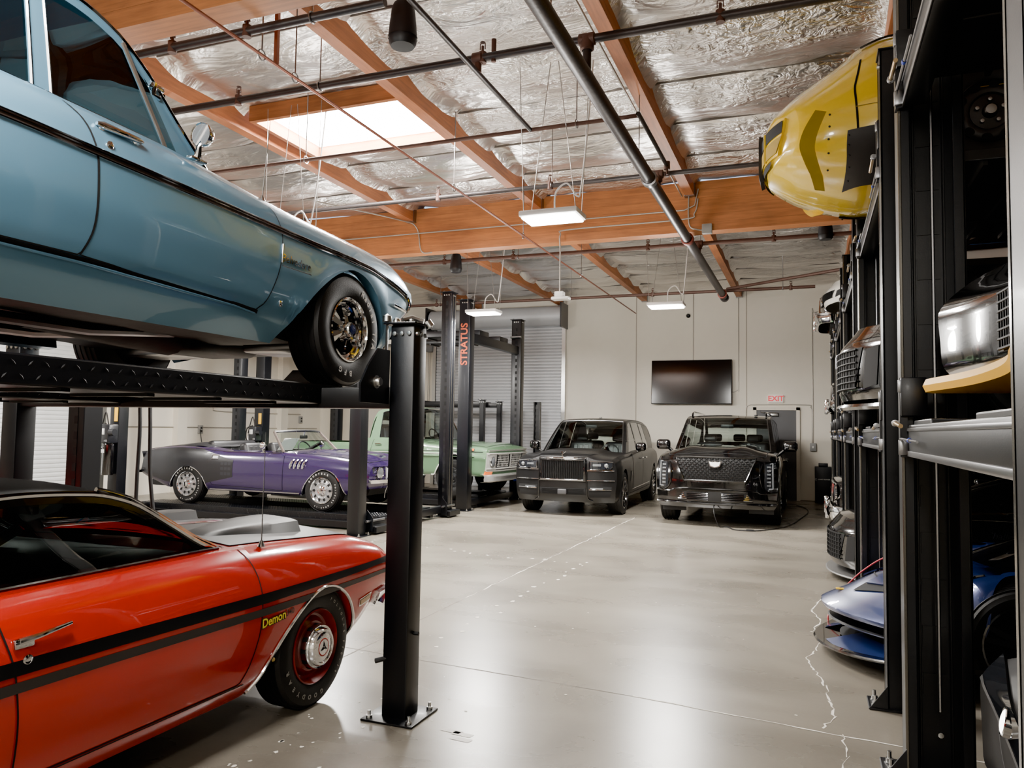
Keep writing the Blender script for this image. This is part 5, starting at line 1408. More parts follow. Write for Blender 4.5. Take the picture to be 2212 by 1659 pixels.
    g.tube([(-1.475, 0, .33), (1.475, 0, .33)], .03, dk, 8); g.lathe([(.0, -.12), (.1, -.1), (.14, 0), (.1, .1), (0, .12)], dk, 'x', 16, (-1.475, 0, .33)); g.bevbox(1.3, 1.65, -.7, -.3, .2, .27, M['steel'], .02); g.bevbox(1.3, 1.65, .3, .7, .2, .27, M['steel'], .02); g.obj('axle', car)

def cars():
    for fn in [v for k, v in sorted(globals().items()) if k.startswith('car_') and callable(v)]:
        fn()
def plate(car, surf, y, z, txt, m, ref, col, w=.30, h=.15, off=.02):
    g = MB(); p = on(surf, (y, z), off, ref); d = Vector((ref.x, 0, 0)); s = ref.x
    g.bevbox(p.x-.004, p.x+.004, p.y-w/2, p.y+w/2, p.z-h/2, p.z+h/2, m, .003); o = g.obj('license_plate', car)
    if txt:
        g = MB(); put_text(g, txt, h*.5, p+Vector((s*.006, 0, -.005)), (0, s, 0), (0, 0, 1), col, bold=.01); g.obj('plate_lettering', o, smooth=0)
def hoodpanel(car, b, x0, x1, w0, w1, m, off=.004, gap=True):
    TP = lambda x, y: b.top(x, y)
    g = MB(); patch(g, TP, [(x0, -w0), (x1, -w1)], [(x0, w0), (x1, w1)], m, off, 30, 24, UP)
    if gap: line(g, TP, [(x0, -w0), (x1, -w1), (x1, w1), (x0, w0)], M['gap'], .008, off+.002, 100, UP, True)
    return g.obj('hood', car)

def car_purple():
    pm = paint('purple_paint', (42, 25, 72), .1, .24); blk = mat('satin_black_graphic', (30, 30, 34), .42, 0, .1); ch = M['chrome']
    car = thing('convertible_car', 'purple convertible with black rear flank graphic and top folded down', 'car', (-8.62, 11.30, .22), 0)
    b = Body(-2.56, 2.30, [(-2.56, .82), (-2.41, .90), (-1.62, .965), (-1.05, .95), (-.63, .905), (.42, .905), (.87, .89), (1.3, .865), (1.81, .82), (2.15, .775), (2.30, .73)],
             [(-2.56, .48), (-2.2, .36), (-1.8, .25), (.9, .235), (1.8, .28), (2.1, .33), (2.3, .38)],
             [(-2.56, .84), (-2.2, .90), (-1.4, .955), (-.5, .93), (.6, .925), (1.37, .94), (1.8, .935), (2.1, .92), (2.3, .90)],
             [(0, .90), (.1, .955), (.3, .99), (.5, 1.), (.68, .995), (.82, .965), (.93, .92), (1, .85)],
             [(-2.56, .01), (-1.8, .05), (.5, .05), (1.8, .06), (2.3, .02)], [(1.37, .66, .41, .46), (-1.39, .63, .43, .46)], .08, .10, 3, [(.3, -.12), (.45, -.03), (.6, 0), (.85, -.06)], [(.4, .14), (.7, .02), (.9, .06)], .5, .5,
             hood_fn=lambda x, y: .03*math.exp(-((abs(y)-.30)/.12)**2)*sstep(.6, 1.1, x)*sstep(-2.2, -1.8, -x))
    b.mesh(pm, 90, (-1.35, .50, .16)).obj('body', car, 32); b.under_mesh(M['under'], .25).obj('underbody', car)
    S = sides(b); TP = lambda x, y: b.top(x, y)
    fr = cr2([(.57, .88), (.60, .75), (.60, .5), (.58, .30)]); rr = cr2([(-.86, .90), (-.94, .8), (-.95, .6), (-.86, .34)])
    door(car, b, S, fr, rr, pm, gapw=.006)
    for sg, f, ref in S:
        T = [(-2.556, .80), (-2.45, .86), (-2.2, .91), (-1.6, .945), (-1.1, .925), (-.85, .86), (-.62, .80), (-.40, .755)]
        X = [lerp(-2.556, -.41, k/60) for k in range(61)]
        zb = lininterp([(-2.556, .52), (-1.9, .36), (-1.12, .30), (-.95, .37), (-.41, .48)])
        B = [(x, max(b.low_eff(x)+.012, zb(x))) for x in X]; tf = lininterp(T); A = [(x, tf(x)) for x in X]
        g = MB()
        vs = [on(f, (a[0], lerp(a[1], c[1], j/10)), .0052, ref) for a, c in zip(A, B) for j in range(11)]
        g.add(vs, [(i*11+j, (i+1)*11+j, (i+1)*11+j+1, i*11+j+1) for i in range(60) for j in range(10)], blk)
        gr = g.obj('flank_graphic', car)
        g = MB()
        for k, s_ in enumerate(('H', 'E', 'M', 'I')): pass
        for r_ in range(3):
            for c in range(3): p0 = (-.66+c*.075+.0*r_, .70-r_*.085); line(g, f, [p0, (p0[0]+.06, p0[1])], mat('graphic_grey', (44, 44, 50), .4) if (r_ == 0 and c == 0 and sg < 0) else bpy.data.materials['graphic_grey'], .05, .0064, 4, ref)
        g.obj('graphic_lettering', gr)
        g = MB(); bead(g, f, [(x, .262) for x in (-.93, 0, .90)], ch, .011, .004, 40, ref); g.obj('sill_trim', car)
        for xc, rx1, rx2 in ((1.37, .405, .455), (-1.39, .425, .455)):
            g = MB(); bead(g, f, [(x, b.low_eff(x)+.004) for x in [xc-rx2*cos(pi*k/30) if k < 15 else xc-rx1*cos(pi*k/30) for k in range(1, 30)]], ch, .009, .002, 60, ref); g.obj('arch_trim', car)
        for k in range(4):
            g = MB(); x0 = .75+k*.082; P = [on(f, (x0+.05, .80), .006, ref), on(f, (x0+.03, .755), .02, ref), on(f, (x0+.015, .70), .02, ref), on(f, (x0, .665), .006, ref)]
            g.tube(P, [.016, .024, .024, .018], ch, 8); g.obj('fender_gill', car)
        g = MB(); P = [on(f, p, .008, ref) for p in ((-.86, .83), (-.74, .83), (-.74, .77), (-.86, .77))]; g.tube(P, .009, ch, 6, closed=True); g.add([on(f, p, .006, ref) for p in ((-.85, .825), (-.75, .825), (-.75, .775), (-.85, .775))], [(0, 1, 2, 3)], M['steel']); g.obj('door_handle', car)
        g = MB(); patch(g, f, [(1.94, .56), (2.06, .56)], [(1.94, .53), (2.06, .53)], M['amber'], .007, 6, 2, ref, .008); g.obj('side_marker', car)
        g = MB(); line(g, f, [(-1.3, .945), (-.63, .893), (.45, .892)], M['steel'], .014, .006, 40, ref); g.obj('belt_trim', car)
        mirror_bullet(car, (.12, sg*.80, 1.00), sg, r=.062)
    hoodpanel(car, b, .60, 2.15, .72, .70, pm)
    g = MB()
    for s in (-1, 1): patch(g, TP, [(1.25, s*.24), (1.42, s*.24)], [(1.25, s*.40), (1.42, s*.40)], M['gap'], .008, 6, 6, UP)
    g.obj('hood_vent', car)
    g = MB(); patch(g, TP, [(-2.5, -.74), (-1.36, -.76)], [(-2.5, .74), (-1.36, .76)], blk, .005, 24, 20, UP); g.obj('trunk_lid', car)
    g = MB(); R = lambda y, z: b.rear(y, z); patch(g, R, [(-.84, .86), (0, .86), (.84, .86)], [(-.80, .55), (0, .55), (.80, .55)], blk, .004, 30, 8, RXV)
    for s in (-1, 1): patch(g, R, [(s*.40, .80), (s*.78, .80)], [(s*.40, .66), (s*.78, .66)], mat('tail_lamp_red', (140, 14, 12), .2, 0, 1.), .008, 6, 4, RXV)
    g.obj('tail_panel', car)
    # folded top under its boot
    g = MB(); n = 20; vs = []
    for i in range(n+1):
        x = lerp(-1.75, -1.1, i/n); e = sin(pi*i/n)**.6
        for k in range(17):
            y = lerp(-.74, .74, k/16); vs.append((x, y, .965+.075*e*(1-abs(y/.76)**6)+.01*noise.noise((x*6, y*5, 0))))
    g.add(vs, [(i*17+k, (i+1)*17+k, (i+1)*17+k+1, i*17+k+1) for i in range(n) for k in range(16)], mat('folded_top', (26, 26, 30), .6, bump=.2)); g.obj('folded_top', car)
    # windshield in a bright frame
    def ws(u, v):
        y = lerp(-1, 1, v); w = lerp(.77, .64, u); e = 1-y*y
        return Vector((lerp(.50, .19, u)+lerp(.15, .10, u)*e, y*w, lerp(.91, 1.245, u)+.02*e))
    g = MB(); g.grid(ws, 8, 20, M['glass']); wo = g.obj('windshield', car, 60)
    g = MB(); g.tube([ws(1, i/24) for i in range(25)], .020, M['black_satin'], 8); fm = mat('windshield_frame_grey', (120, 110, 104), .3, .6)
    for v in (0, 1): g.tube([ws(i/10, v) for i in range(11)], .024, fm, 8)
    g.tube([ws(0, i/24) for i in range(25)], .010, ch, 6); g.obj('windshield_frame', wo)
    g = MB(); g.bevbox(.30, .33, -.10, .10, 1.13, 1.19, M['plastic'], .012); g.tube([(.32, 0, 1.19), (.34, 0, 1.25)], .01, ch, 6); g.obj('rear_view_mirror', car)
    antenna(car, b.top(.73, -.76), .42)
    F = lambda y, z: b.front(y, z); sil = mat('grille_silver', (168, 166, 166), .4, .3)
    g = MB(); patch(g, F, [(-.82, .72), (.82, .72)], [(-.82, .53), (.82, .53)], M['gap'], -.0, 40, 4, FX)
    for k in range(7): y = lerp(-.52, .52, k/6); p0, p1 = on(F, (y, .71), .03, FX), on(F, (y, .54), .03, FX); g.tube([p0, p1], .012, sil, 6)
    for k in range(6):
        y0, y1 = lerp(-.52, .52, k/6)+.015, lerp(-.52, .52, (k+1)/6)-.015
        patch(g, F, [(y0, .70), (y1, .70)], [(y0, .55), (y1, .55)], sil, .008, 4, 3, FX)
    bead(g, F, [(-.80, .73), (0, .73), (.80, .73)], pm, .012, .01, 40, FX); g.obj('grille', car)
    for s in (-1, 1): disc_lamp(car, on(F, (s*.67, .63), .015, FX), (1, s*.1, 0), .078)
    for front in (1, 0):
        ff, rf = (F, FX) if front else ((lambda y, z: b.rear(y, z)), RXV)
        g = MB(); patch(g, ff, [(-.90, .535), (0, .53), (.90, .535)], [(-.88, .485), (0, .475), (.88, .485)], ch, .05, 40, 5, rf, .06); g.obj('bumper', car)
    plate(car, F, .30, .40, '', M['plate_blue'], FX, M['letter'], .3, .15, .05)
    g = MB(); g.tube(bez([on(F, (-.45, .48), .05, FX), on(F, (-.45, .36), .05, FX), on(F, (-.44, .22), .06, FX)], 5), .006, M['zinc'], 6); g.obj('tow_strap', car)
    w = make_wheel(car, 'rallye', .33, .21, .205, dict(rim=mat('rallye_silver', (176, 176, 178), .3, .6), cap=ch, text=[('GOODYEAR', .268, .040, 150, 12, True), ('POLYGLAS GT', .268, .030, 22, 9, True), ('F60-15', .268, .028, 290, 9, True)]))
    put_wheels(car, w, 1.37, -1.38, .83, .83, .33)
    cabin(car, -1.35, .50, .74, .32, .28, .94)
    for y in (-.36, .36): seat(car, -.32, y, .40, hr=False, lean=.26)
    seat(car, -1.08, 0, .42, w=1.15, bench=True, hr=False)
    steering(car, .10, .37, .90)
    # the white card propped behind the windscreen
    g = MB(); R = Matrix.Rotation(radians(-55), 3, 'Y'); g.box(-.13, .13, -.20, .20, -.002, .002, M['white'], rot=R, at=(-8.62+.30, 11.30-.40, .22+1.03)); tag(g.obj('paper_card', smooth=0), 'white paper card propped behind the purple car windscreen', 'card')

def car_truck():
    pm = paint('sage_green_paint', (88, 116, 88), 0, .28); ch = M['chrome']; al = mat('bright_grille', (206, 204, 198), .28, .5)
    car = thing('pickup_truck', 'sage green classic pickup truck with bright grille on the lettered lift', 'truck', (-8.06, 14.95, .22), radians(-4))
    b = Body(-2.9, 2.28, [(-2.9, 1.02), (-.66, 1.02), (-.62, 1.12), (-.2, 1.14), (.62, 1.10), (.85, 1.03), (1.6, 1.0), (2.1, .985), (2.28, .965)],
             [(-2.9, .48), (-2.0, .44), (1.0, .42), (2.0, .42), (2.28, .42)], [(-2.9, .96), (-2, .99), (0, .99), (1.5, 1.0), (2.1, .985), (2.28, .97)],
             [(0, .93), (.1, .96), (.3, .97), (.55, .985), (.62, 1.), (.68, 1.), (.74, .975), (.92, .95), (1, .91)],
             [(-2.9, 0), (-.6, 0), (.65, .03), (1.0, .09), (2.0, .085), (2.28, .05)], [(1.46, .86, .44, .48), (-1.46, .82, .45, .45)], .06, .03, 4, [(.4, -.08), (.6, -.02), (.9, 0), (1.0, -.02)], None, .4, .3)
    b.mesh(pm, 90, (-2.84, .64, .07)).obj('body', car, 32); b.under_mesh(M['under'], .48, .3).obj('underbody', car)
    S = sides(b); F = lambda y, z: b.front(y, z)
    door(car, b, S, cr2([(.58, 1.08), (.62, .95), (.62, .7), (.55, .52)]), cr2([(-.42, 1.10), (-.46, .95), (-.46, .7), (-.42, .52)]), pm, gapw=.008)
    for sg, f, ref in S:
        g = MB(); bead(g, f, [(x, .845) for x in (-2.8, 0, 2.0)], al, .010, .003, 50, ref); bead(g, f, [(x, .80) for x in (-2.8, 0, 2.0)], pm, .008, .003, 50, ref); g.obj('side_trim', car)
        g = MB(); bead(g, f, [(x, b.low_eff(x)+.004) for x in [1.46-.475*cos(pi*k/30) if k < 15 else 1.46-.435*cos(pi*k/30) for k in range(1, 30)]], M['white'], .012, .003, 60, ref); g.obj('arch_trim', car)
        g = MB(); p, q = on(f, (-.36, 1.0), .03, ref), on(f, (-.22, 1.0), .03, ref); g.tube([on(f, (-.36, 1.0), 0, ref), p, q, on(f, (-.22, 1.0), 0, ref)], .011, ch, 8); g.obj('door_handle', car)
        g = MB(); patch(g, f, [(1.72, .955), (1.98, .955)], [(1.72, .915), (1.98, .915)], mat('badge_grey', (90, 100, 92), .3, .5), .006, 6, 2, ref); patch(g, f, [(1.84, .955), (1.97, .955)], [(1.84, .915), (1.97, .915)], M['amber'], .012, 6, 2, ref); g.obj('side_marker', car)
        g = MB(); line(g, f, [(.70, .895), (2.2, .895)], M['gap'], .014, .004, 40, ref); g.obj('hood_gap', car)
        x, y = .52, sg*1.17   # long-arm mirror
        g = MB(); g.bevbox(x-.02, x+.02, y-.10, y+.10, 1.18, 1.56, ch, .02, 3)
        for z in (1.15, 1.58): g.tube([(x+.03, y, z), (x+.06, sg*.9, 1.12 if z < 1.3 else 1.42)], .010, ch, 6)
        g.tube([(x+.03, y, 1.12), (x+.03, y, 1.6)], .010, ch, 6); g.obj('side_mirror', car)
    H = House(b, [(-.60, 1.12), (-.56, 1.50), (-.46, 1.70), (-.1, 1.785), (.22, 1.78), (.38, 1.72), (.68, 1.12)], .36, -.47, .70, .05, .025, .12, .02, 1.785)
    glaze(car, H, [(.50, -.34, .24, -.34)], pm, M['glass'], pm, .075, .92, None, pane_trim=M['black_satin'])
    g = MB(); g.tube([H.top(H.x1+.0, v/10)+Vector((.01, 0, 0)) for v in range(-9, 10)], .012, ch, 6)
    for s in (-1, 1): g.tube([H.top(lerp(H.x1, H.x0, i/10), s*.92)+Vector((.008, 0, .004)) for i in range(11)], .012, ch, 6)
    g.obj('windshield_trim', car)
    hoodpanel(car, b, .72, 2.2, .78, .80, pm)
    g = MB(); g.box(-2.84, -.66, -.90, .90, .62, .64, M['black_satin']); g.box(-.62, -.58, -.88, .88, .5, 1.12, pm); g.box(-.68, -.66, -.90, .90, .6, 1.0, pm); g.obj('truck_bed', car, smooth=0)
    # the face: hood lip, full-width bright grille, bumper
    g = MB(); bead(g, F, [(-.86, .925), (0, .93), (.86, .925)], al, .020, .01, 40, FX); bead(g, F, [(-.90, .935), (0, .94), (.90, .935)], pm, .012, .035, 40, FX); g.obj('hood_lip', car)
    g = MB()
    def quad(c, m, off, n=8, k=6, th=.0): patch(g, F, [c[0], c[1]], [c[3], c[2]], m, off, n, k, FX, th)
    quad([(-.93, .88), (.93, .88), (.91, .53), (-.91, .53)], M['gap'], .004, 30)
    for z, r in ((.865, .016), (.575, .016), (.535, .012)): bead(g, F, [(-.92, z), (0, z), (.92, z)], al, r, .03, 40, FX)
    quad([(-.08+.05, .865), (.08-.05, .865), (.03, .575), (-.03, .575)], al, .035, 2, 8)
    for s in (-1, 1):
        for k in range(9): y = lerp(.07, .56, k/8); g.tube([on(F, (s*y, .85), .02, FX), on(F, (s*(y+.0), .60), .02, FX)], .006, al, 6)
        for k in range(6): z = lerp(.61, .84, k/5); bead(g, F, [(s*.07, z), (s*.56, z)], al, .006, .022, 14, FX)
        patch(g, F, [(s*.58, .88), (s*.93, .89)], [(s*.58, .54), (s*.93, .53)], al, .02, 8, 8, FX, .03)
        patch(g, F, [(s*.55, .86), (s*.60, .86)], [(s*.57, .58), (s*.62, .58)], M['gap'], .025, 4, 4, FX)
    g.obj('grille', car)
    for s in (-1, 1):
        disc_lamp(car, on(F, (s*.75, .715), .045, FX), (1, 0, 0), .09)
        g = MB(); patch(g, F, [(s*.70, .52), (s*.93, .52)], [(s*.70, .455), (s*.93, .455)], M['amber'], .03, 6, 4, FX, .03); g.obj('turn_lamp', car)
    g = MB()
    n = 40
    prof = [(.02, .46), (.10, .45), (.115, .42), (.105, .36), (.11, .33), (.085, .31), (.02, .31)]
    vs = []
    for i in range(n+1):
        y = lerp(-.99, .99, i/n); bx = F(max(-.9, min(.9, y)), .5).x-.09*sstep(.8, 1, abs(y)/.99)
        for d, z in prof: vs.append((bx+d, y, z))
    m = len(prof); g.add(vs, [(i*m+k, i*m+k+1, (i+1)*m+k+1, (i+1)*m+k) for i in range(n) for k in range(m-1)], mat('bumper_bright', (214, 212, 208), .22, .75)); g.obj('bumper', car)
    plate(car, F, .28, .40, 'XLP', M['plate_blue'], FX, M['letter'], .30, .16, .13)
    w = make_wheel(car, 'steel_slots', .375, .24, .20, dict(rim=mat('truck_wheel_dark', (46, 48, 50), .4, .4), cap=M['steel']))
    put_wheels(car, w, 1.46, -1.46, .82, .82, .375)
    cabin(car, -.55, .62, .80, .60, .40, 1.12); seat(car, -.25, 0, .72, w=1.35, bench=True, hr=False); steering(car, .25, .40, 1.16)

def suv_glass_b(car, H, pm): pass

def car_cullinan():
    pm = paint('satin_black_paint', (11, 11, 12), .1, .40, .2); ch = M['chrome']; dk = M['gap']
    car = thing('luxury_suv', 'satin black upright SUV with vertical slat grille, bright horizontal trim lines', 'car', (-4.31, 16.08, 0), radians(-88.7))
    b = Body(-2.78, 2.52, [(-2.78, .92), (-2.55, 1.12), (-1.5, 1.20), (.3, 1.17), (.95, 1.13), (1.6, 1.11), (2.2, 1.08), (2.42, 1.055), (2.52, 1.02)],
             [(-2.78, .42), (-2.3, .30), (-1.0, .30), (1.0, .30), (2.1, .28), (2.52, .26)], [(-2.78, .88), (-2.3, .96), (-1, 1.), (1, 1.), (1.9, 1.), (2.3, .985), (2.52, .97)],
             [(0, .94), (.06, .965), (.2, .975), (.45, .995), (.7, 1.), (.85, .985), (.95, .955), (1, .91)],
             [(-2.78, .0), (-1, .03), (.9, .04), (2.0, .05), (2.52, .02)], [(1.65, .86, .46, .46), (-1.65, .86, .46, .46)], .20, .20, 3.2, [(.25, -.10), (.4, -.02), (.5, 0), (1.0, 0), (1.08, -.05)], [(.4, .08), (.9, 0), (1.1, .12)], .7, .7,
             hood_fn=lambda x, y: .055*sstep(.62, .44, abs(y))*sstep(.8, 1.3, x)+.0)
    b.mesh(pm, 80, (-2.55, .96, .10)).obj('body', car, 32); b.under_mesh(M['under'], .30, .3).obj('underbody', car)
    S = sides(b); F = lambda y, z: b.front(y, z)
    door(car, b, S, cr2([(.86, 1.12), (.90, .9), (.88, .6), (.80, .42)]), cr2([(-.14, 1.16), (-.16, .9), (-.15, .6), (-.15, .42)]), pm)
    door(car, b, S, cr2([(-.15, 1.16), (-.17, .9), (-.16, .6), (-.16, .42)]), cr2([(-1.3, 1.17), (-1.28, 1.0), (-1.12, .75), (-1.02, .42)]), pm)
    for sg, f, ref in S:
        for x in (-.05, -.28):
            g = MB(); p, q = on(f, (x, 1.02), .035, ref), on(f, (x-.17 if x < -.1 else x+.0, 1.02), .035, ref)
            if x > -.1: q = on(f, (x+.17, 1.02), .035, ref)
            g.tube([on(f, (p.x, 1.02), 0, ref), p, q, on(f, (q.x, 1.02), 0, ref)], .013, M['black_gloss'], 8); g.obj('door_handle', car)
        g = MB(); line(g, f, [(-1.05, .47), (.9, .43)], ch, .010, .006, 40, ref); line(g, f, [(-1.1, .40), (1.15, .36)], dk, .012, .004, 40, ref); g.obj('sill_trim', car)
        g = MB(); patch(g, f, [(1.08, .80), (1.12, .80)], [(1.06, .60), (1.12, .60)], M['black_gloss'], .012, 4, 6, ref, .01); g.obj('fender_vent', car)
        g = MB(); x, y, z = .72, sg*1.12, 1.22; g.bevbox(x-.07, x+.10, y-.10, y+.10, z-.04, z+.13, M['black_gloss'], .05, 3); g.tube([(x, y, z-.02), (x+.02, sg*.95, 1.12)], .022, M['black_gloss'], 8); o = g.obj('side_mirror', car)
        g = MB(); g.bevbox(x-.075, x-.068, y-.085, y+.085, z-.025, z+.115, M['lens'], .004); g.obj('mirror_glass', o)
    H = House(b, [(-2.62, 1.10), (-2.45, 1.40), (-2.12, 1.68), (-1.5, 1.79), (-.6, 1.82), (.0, 1.80), (.24, 1.74), (.58, 1.50), (1.02, 1.13)], .20, -2.05, .68, .05, .03, .16, .10, 1.82)
    glaze(car, H, [(.72, -.10, .14, -.16), (-.18, -.98, -.22, -.98), (-1.02, -1.55, -1.02, -1.42)], pm, M['glass'], pm, .06, .92, None, sglass=M['glass_dark'])
    g = MB()
    for s in (-1, 1):
        g.tube([H.top(lerp(H.x1, H.x0, i/12), s*.93)+Vector((.006, 0, .006)) for i in range(13)], .011, M['steel'], 6)
        P = [Vector((x, s*(H.hw(x, H.rl(x)-.04)+.008), H.rl(x)-.045)) for x in [lerp(-1.9, .70, i/40) for i in range(41)]]; g.tube(P, .008, M['steel'], 6)
    g.tube([H.top(H.x1, v/10*.92)+Vector((.008, 0, .004)) for v in range(-10, 11)], .010, M['steel'], 6); g.obj('window_trim', car)
    hoodpanel(car, b, 1.05, 2.42, .80, .48, pm, .003)
    g = MB(); g.bevbox(-.55, -.42, -.02, .02, 1.84, 1.87, M['black_gloss'], .01); g.obj('roof_antenna', car)
    # the face
    g = MB(); xg = 2.52
    g.bevbox(xg-.10, xg+.035, -.455, .455, .635, 1.085, M['black_gloss'], .03, 3); gr = g.obj('grille_surround', car)
    g = MB(); g.box(xg+.036, xg+.038, -.40, .40, .675, 1.02, dk)
    g.obj('grille_opening', gr, smooth=0); g = MB()
    for k in range(23): y = lerp(-.385, .385, k/22); g.bevbox(xg+.035, xg+.055, y-.006, y+.006, .68, 1.02, mat('grille_slat_black', (8, 8, 9), .3, .2, .3) if k == 0 else bpy.data.materials['grille_slat_black'], .004, 1)
    for z in (.672, 1.028): g.bevbox(xg+.035, xg+.058, -.41, .41, z-.012, z+.012, ch if z < .8 else M['black_gloss'], .005)
    g.obj('grille_slats', gr)
    g = MB(); g.bevbox(xg-.02, xg+.05, -.30, .30, 1.045, 1.075, ch, .010); g.tube(bez([(xg+.02, 0, 1.08), (xg+.03, 0, 1.12), (xg+.0, 0, 1.15), (xg-.04, 0, 1.19)], 4), [.014]*4+[.012]*4+[.008]*4+[.005], ch, 8)
    for s in (-1, 1): g.tube([(xg+.0, 0, 1.13), (xg-.06, s*.035, 1.17), (xg-.1, s*.03, 1.15)], [.006, .012, .003], ch, 6)
    g.obj('hood_ornament', car)
    for s in (-1, 1):
        g = MB(); patch(g, F, [(s*.50, 1.005), (s*.90, .995)], [(s*.50, .875), (s*.87, .88)], M['lamp_dark'], .012, 10, 5, FX, .03)
        for ring in ([(.50, 1.01), (.90, 1.0), (.905, .93), (.86, .872), (.50, .868), (.50, 1.01)],): bead(g, F, [(s*y, z) for y, z in ring], ch, .008, .014, 50, FX)
        patch(g, F, [(s*.56, .965), (s*.70, .965)], [(s*.56, .925), (s*.70, .925)], M['lens'], .018, 4, 3, FX); o = g.obj('headlight', car)
        disc_lamp(o, on(F, (s*.79, .94), .018, FX), (1, s*.3, 0), .038, M['lens'], M['black_gloss'], 'projector_lens')
        g = MB()
        for z, y0, y1, m, r in ((.845, .46, .92, ch, .012), (.665, .46, .93, ch, .009), (.50, .50, .88, ch, .008)): bead(g, F, [(s*y0, z), (s*y1, z+.004)], m, r, .012, 20, FX)
        g.obj('front_trim', car)
        g = MB(); patch(g, F, [(s*.48, .56), (s*.89, .56)], [(s*.50, .36), (s*.86, .37)], dk, .004, 10, 6, FX); patch(g, F, [(s*.52, .535), (s*.74, .535)], [(s*.52, .51), (s*.74, .51)], M['lens'], .008, 5, 2, FX); g.obj('side_intake', car)
        g = MB(); bead(g, F, cr2([(s*.455, .82), (s*.455, .5), (s*.47, .34), (s*.55, .29)]), M['black_gloss'], .012, .01, 30, FX); g.obj('bumper_rib', car)
    g = MB(); patch(g, F, [(-.44, .52), (.44, .52)], [(-.44, .40), (.44, .40)], dk, .006, 20, 4, FX)
    for k in range(5): bead(g, F, [(-.4, .415+k*.022), (.4, .415+k*.022)], M['mesh'], .004, .01, 20, FX)
    g.obj('lower_grille', car)
    g = MB(); p = on(F, (0, .455), .03, FX); g.bevbox(p.x-.02, p.x+.012, -.085, .085, p.z-.048, p.z+.048, mat('sensor_grey', (60, 60, 62), .4), .04, 3); g.obj('radar_cover', car)
    w = make_wheel(car, 'multi', .405, .275, .29, dict(rim=M['black_gloss'], spoke=mat('wheel_machined', (96, 94, 92), .25, .8), cap=ch, spokes=5, split=True))
    put_wheels(car, w, 1.65, -1.65, .845, .845, .405)
    cabin(car, -2.4, .95, .84, .50, .55, 1.14)
    g = MB()
    for y in (-.40, .40): seat(car, -.25, y, .68, w=.54); seat(car, -1.2, y, .70, w=.54)
    steering(car, .42, .40, 1.12)
    g = MB(); g.bevbox(.35, .38, -.12, .12, 1.62, 1.69, M['plastic'], .012); g.obj('rear_view_mirror', car)

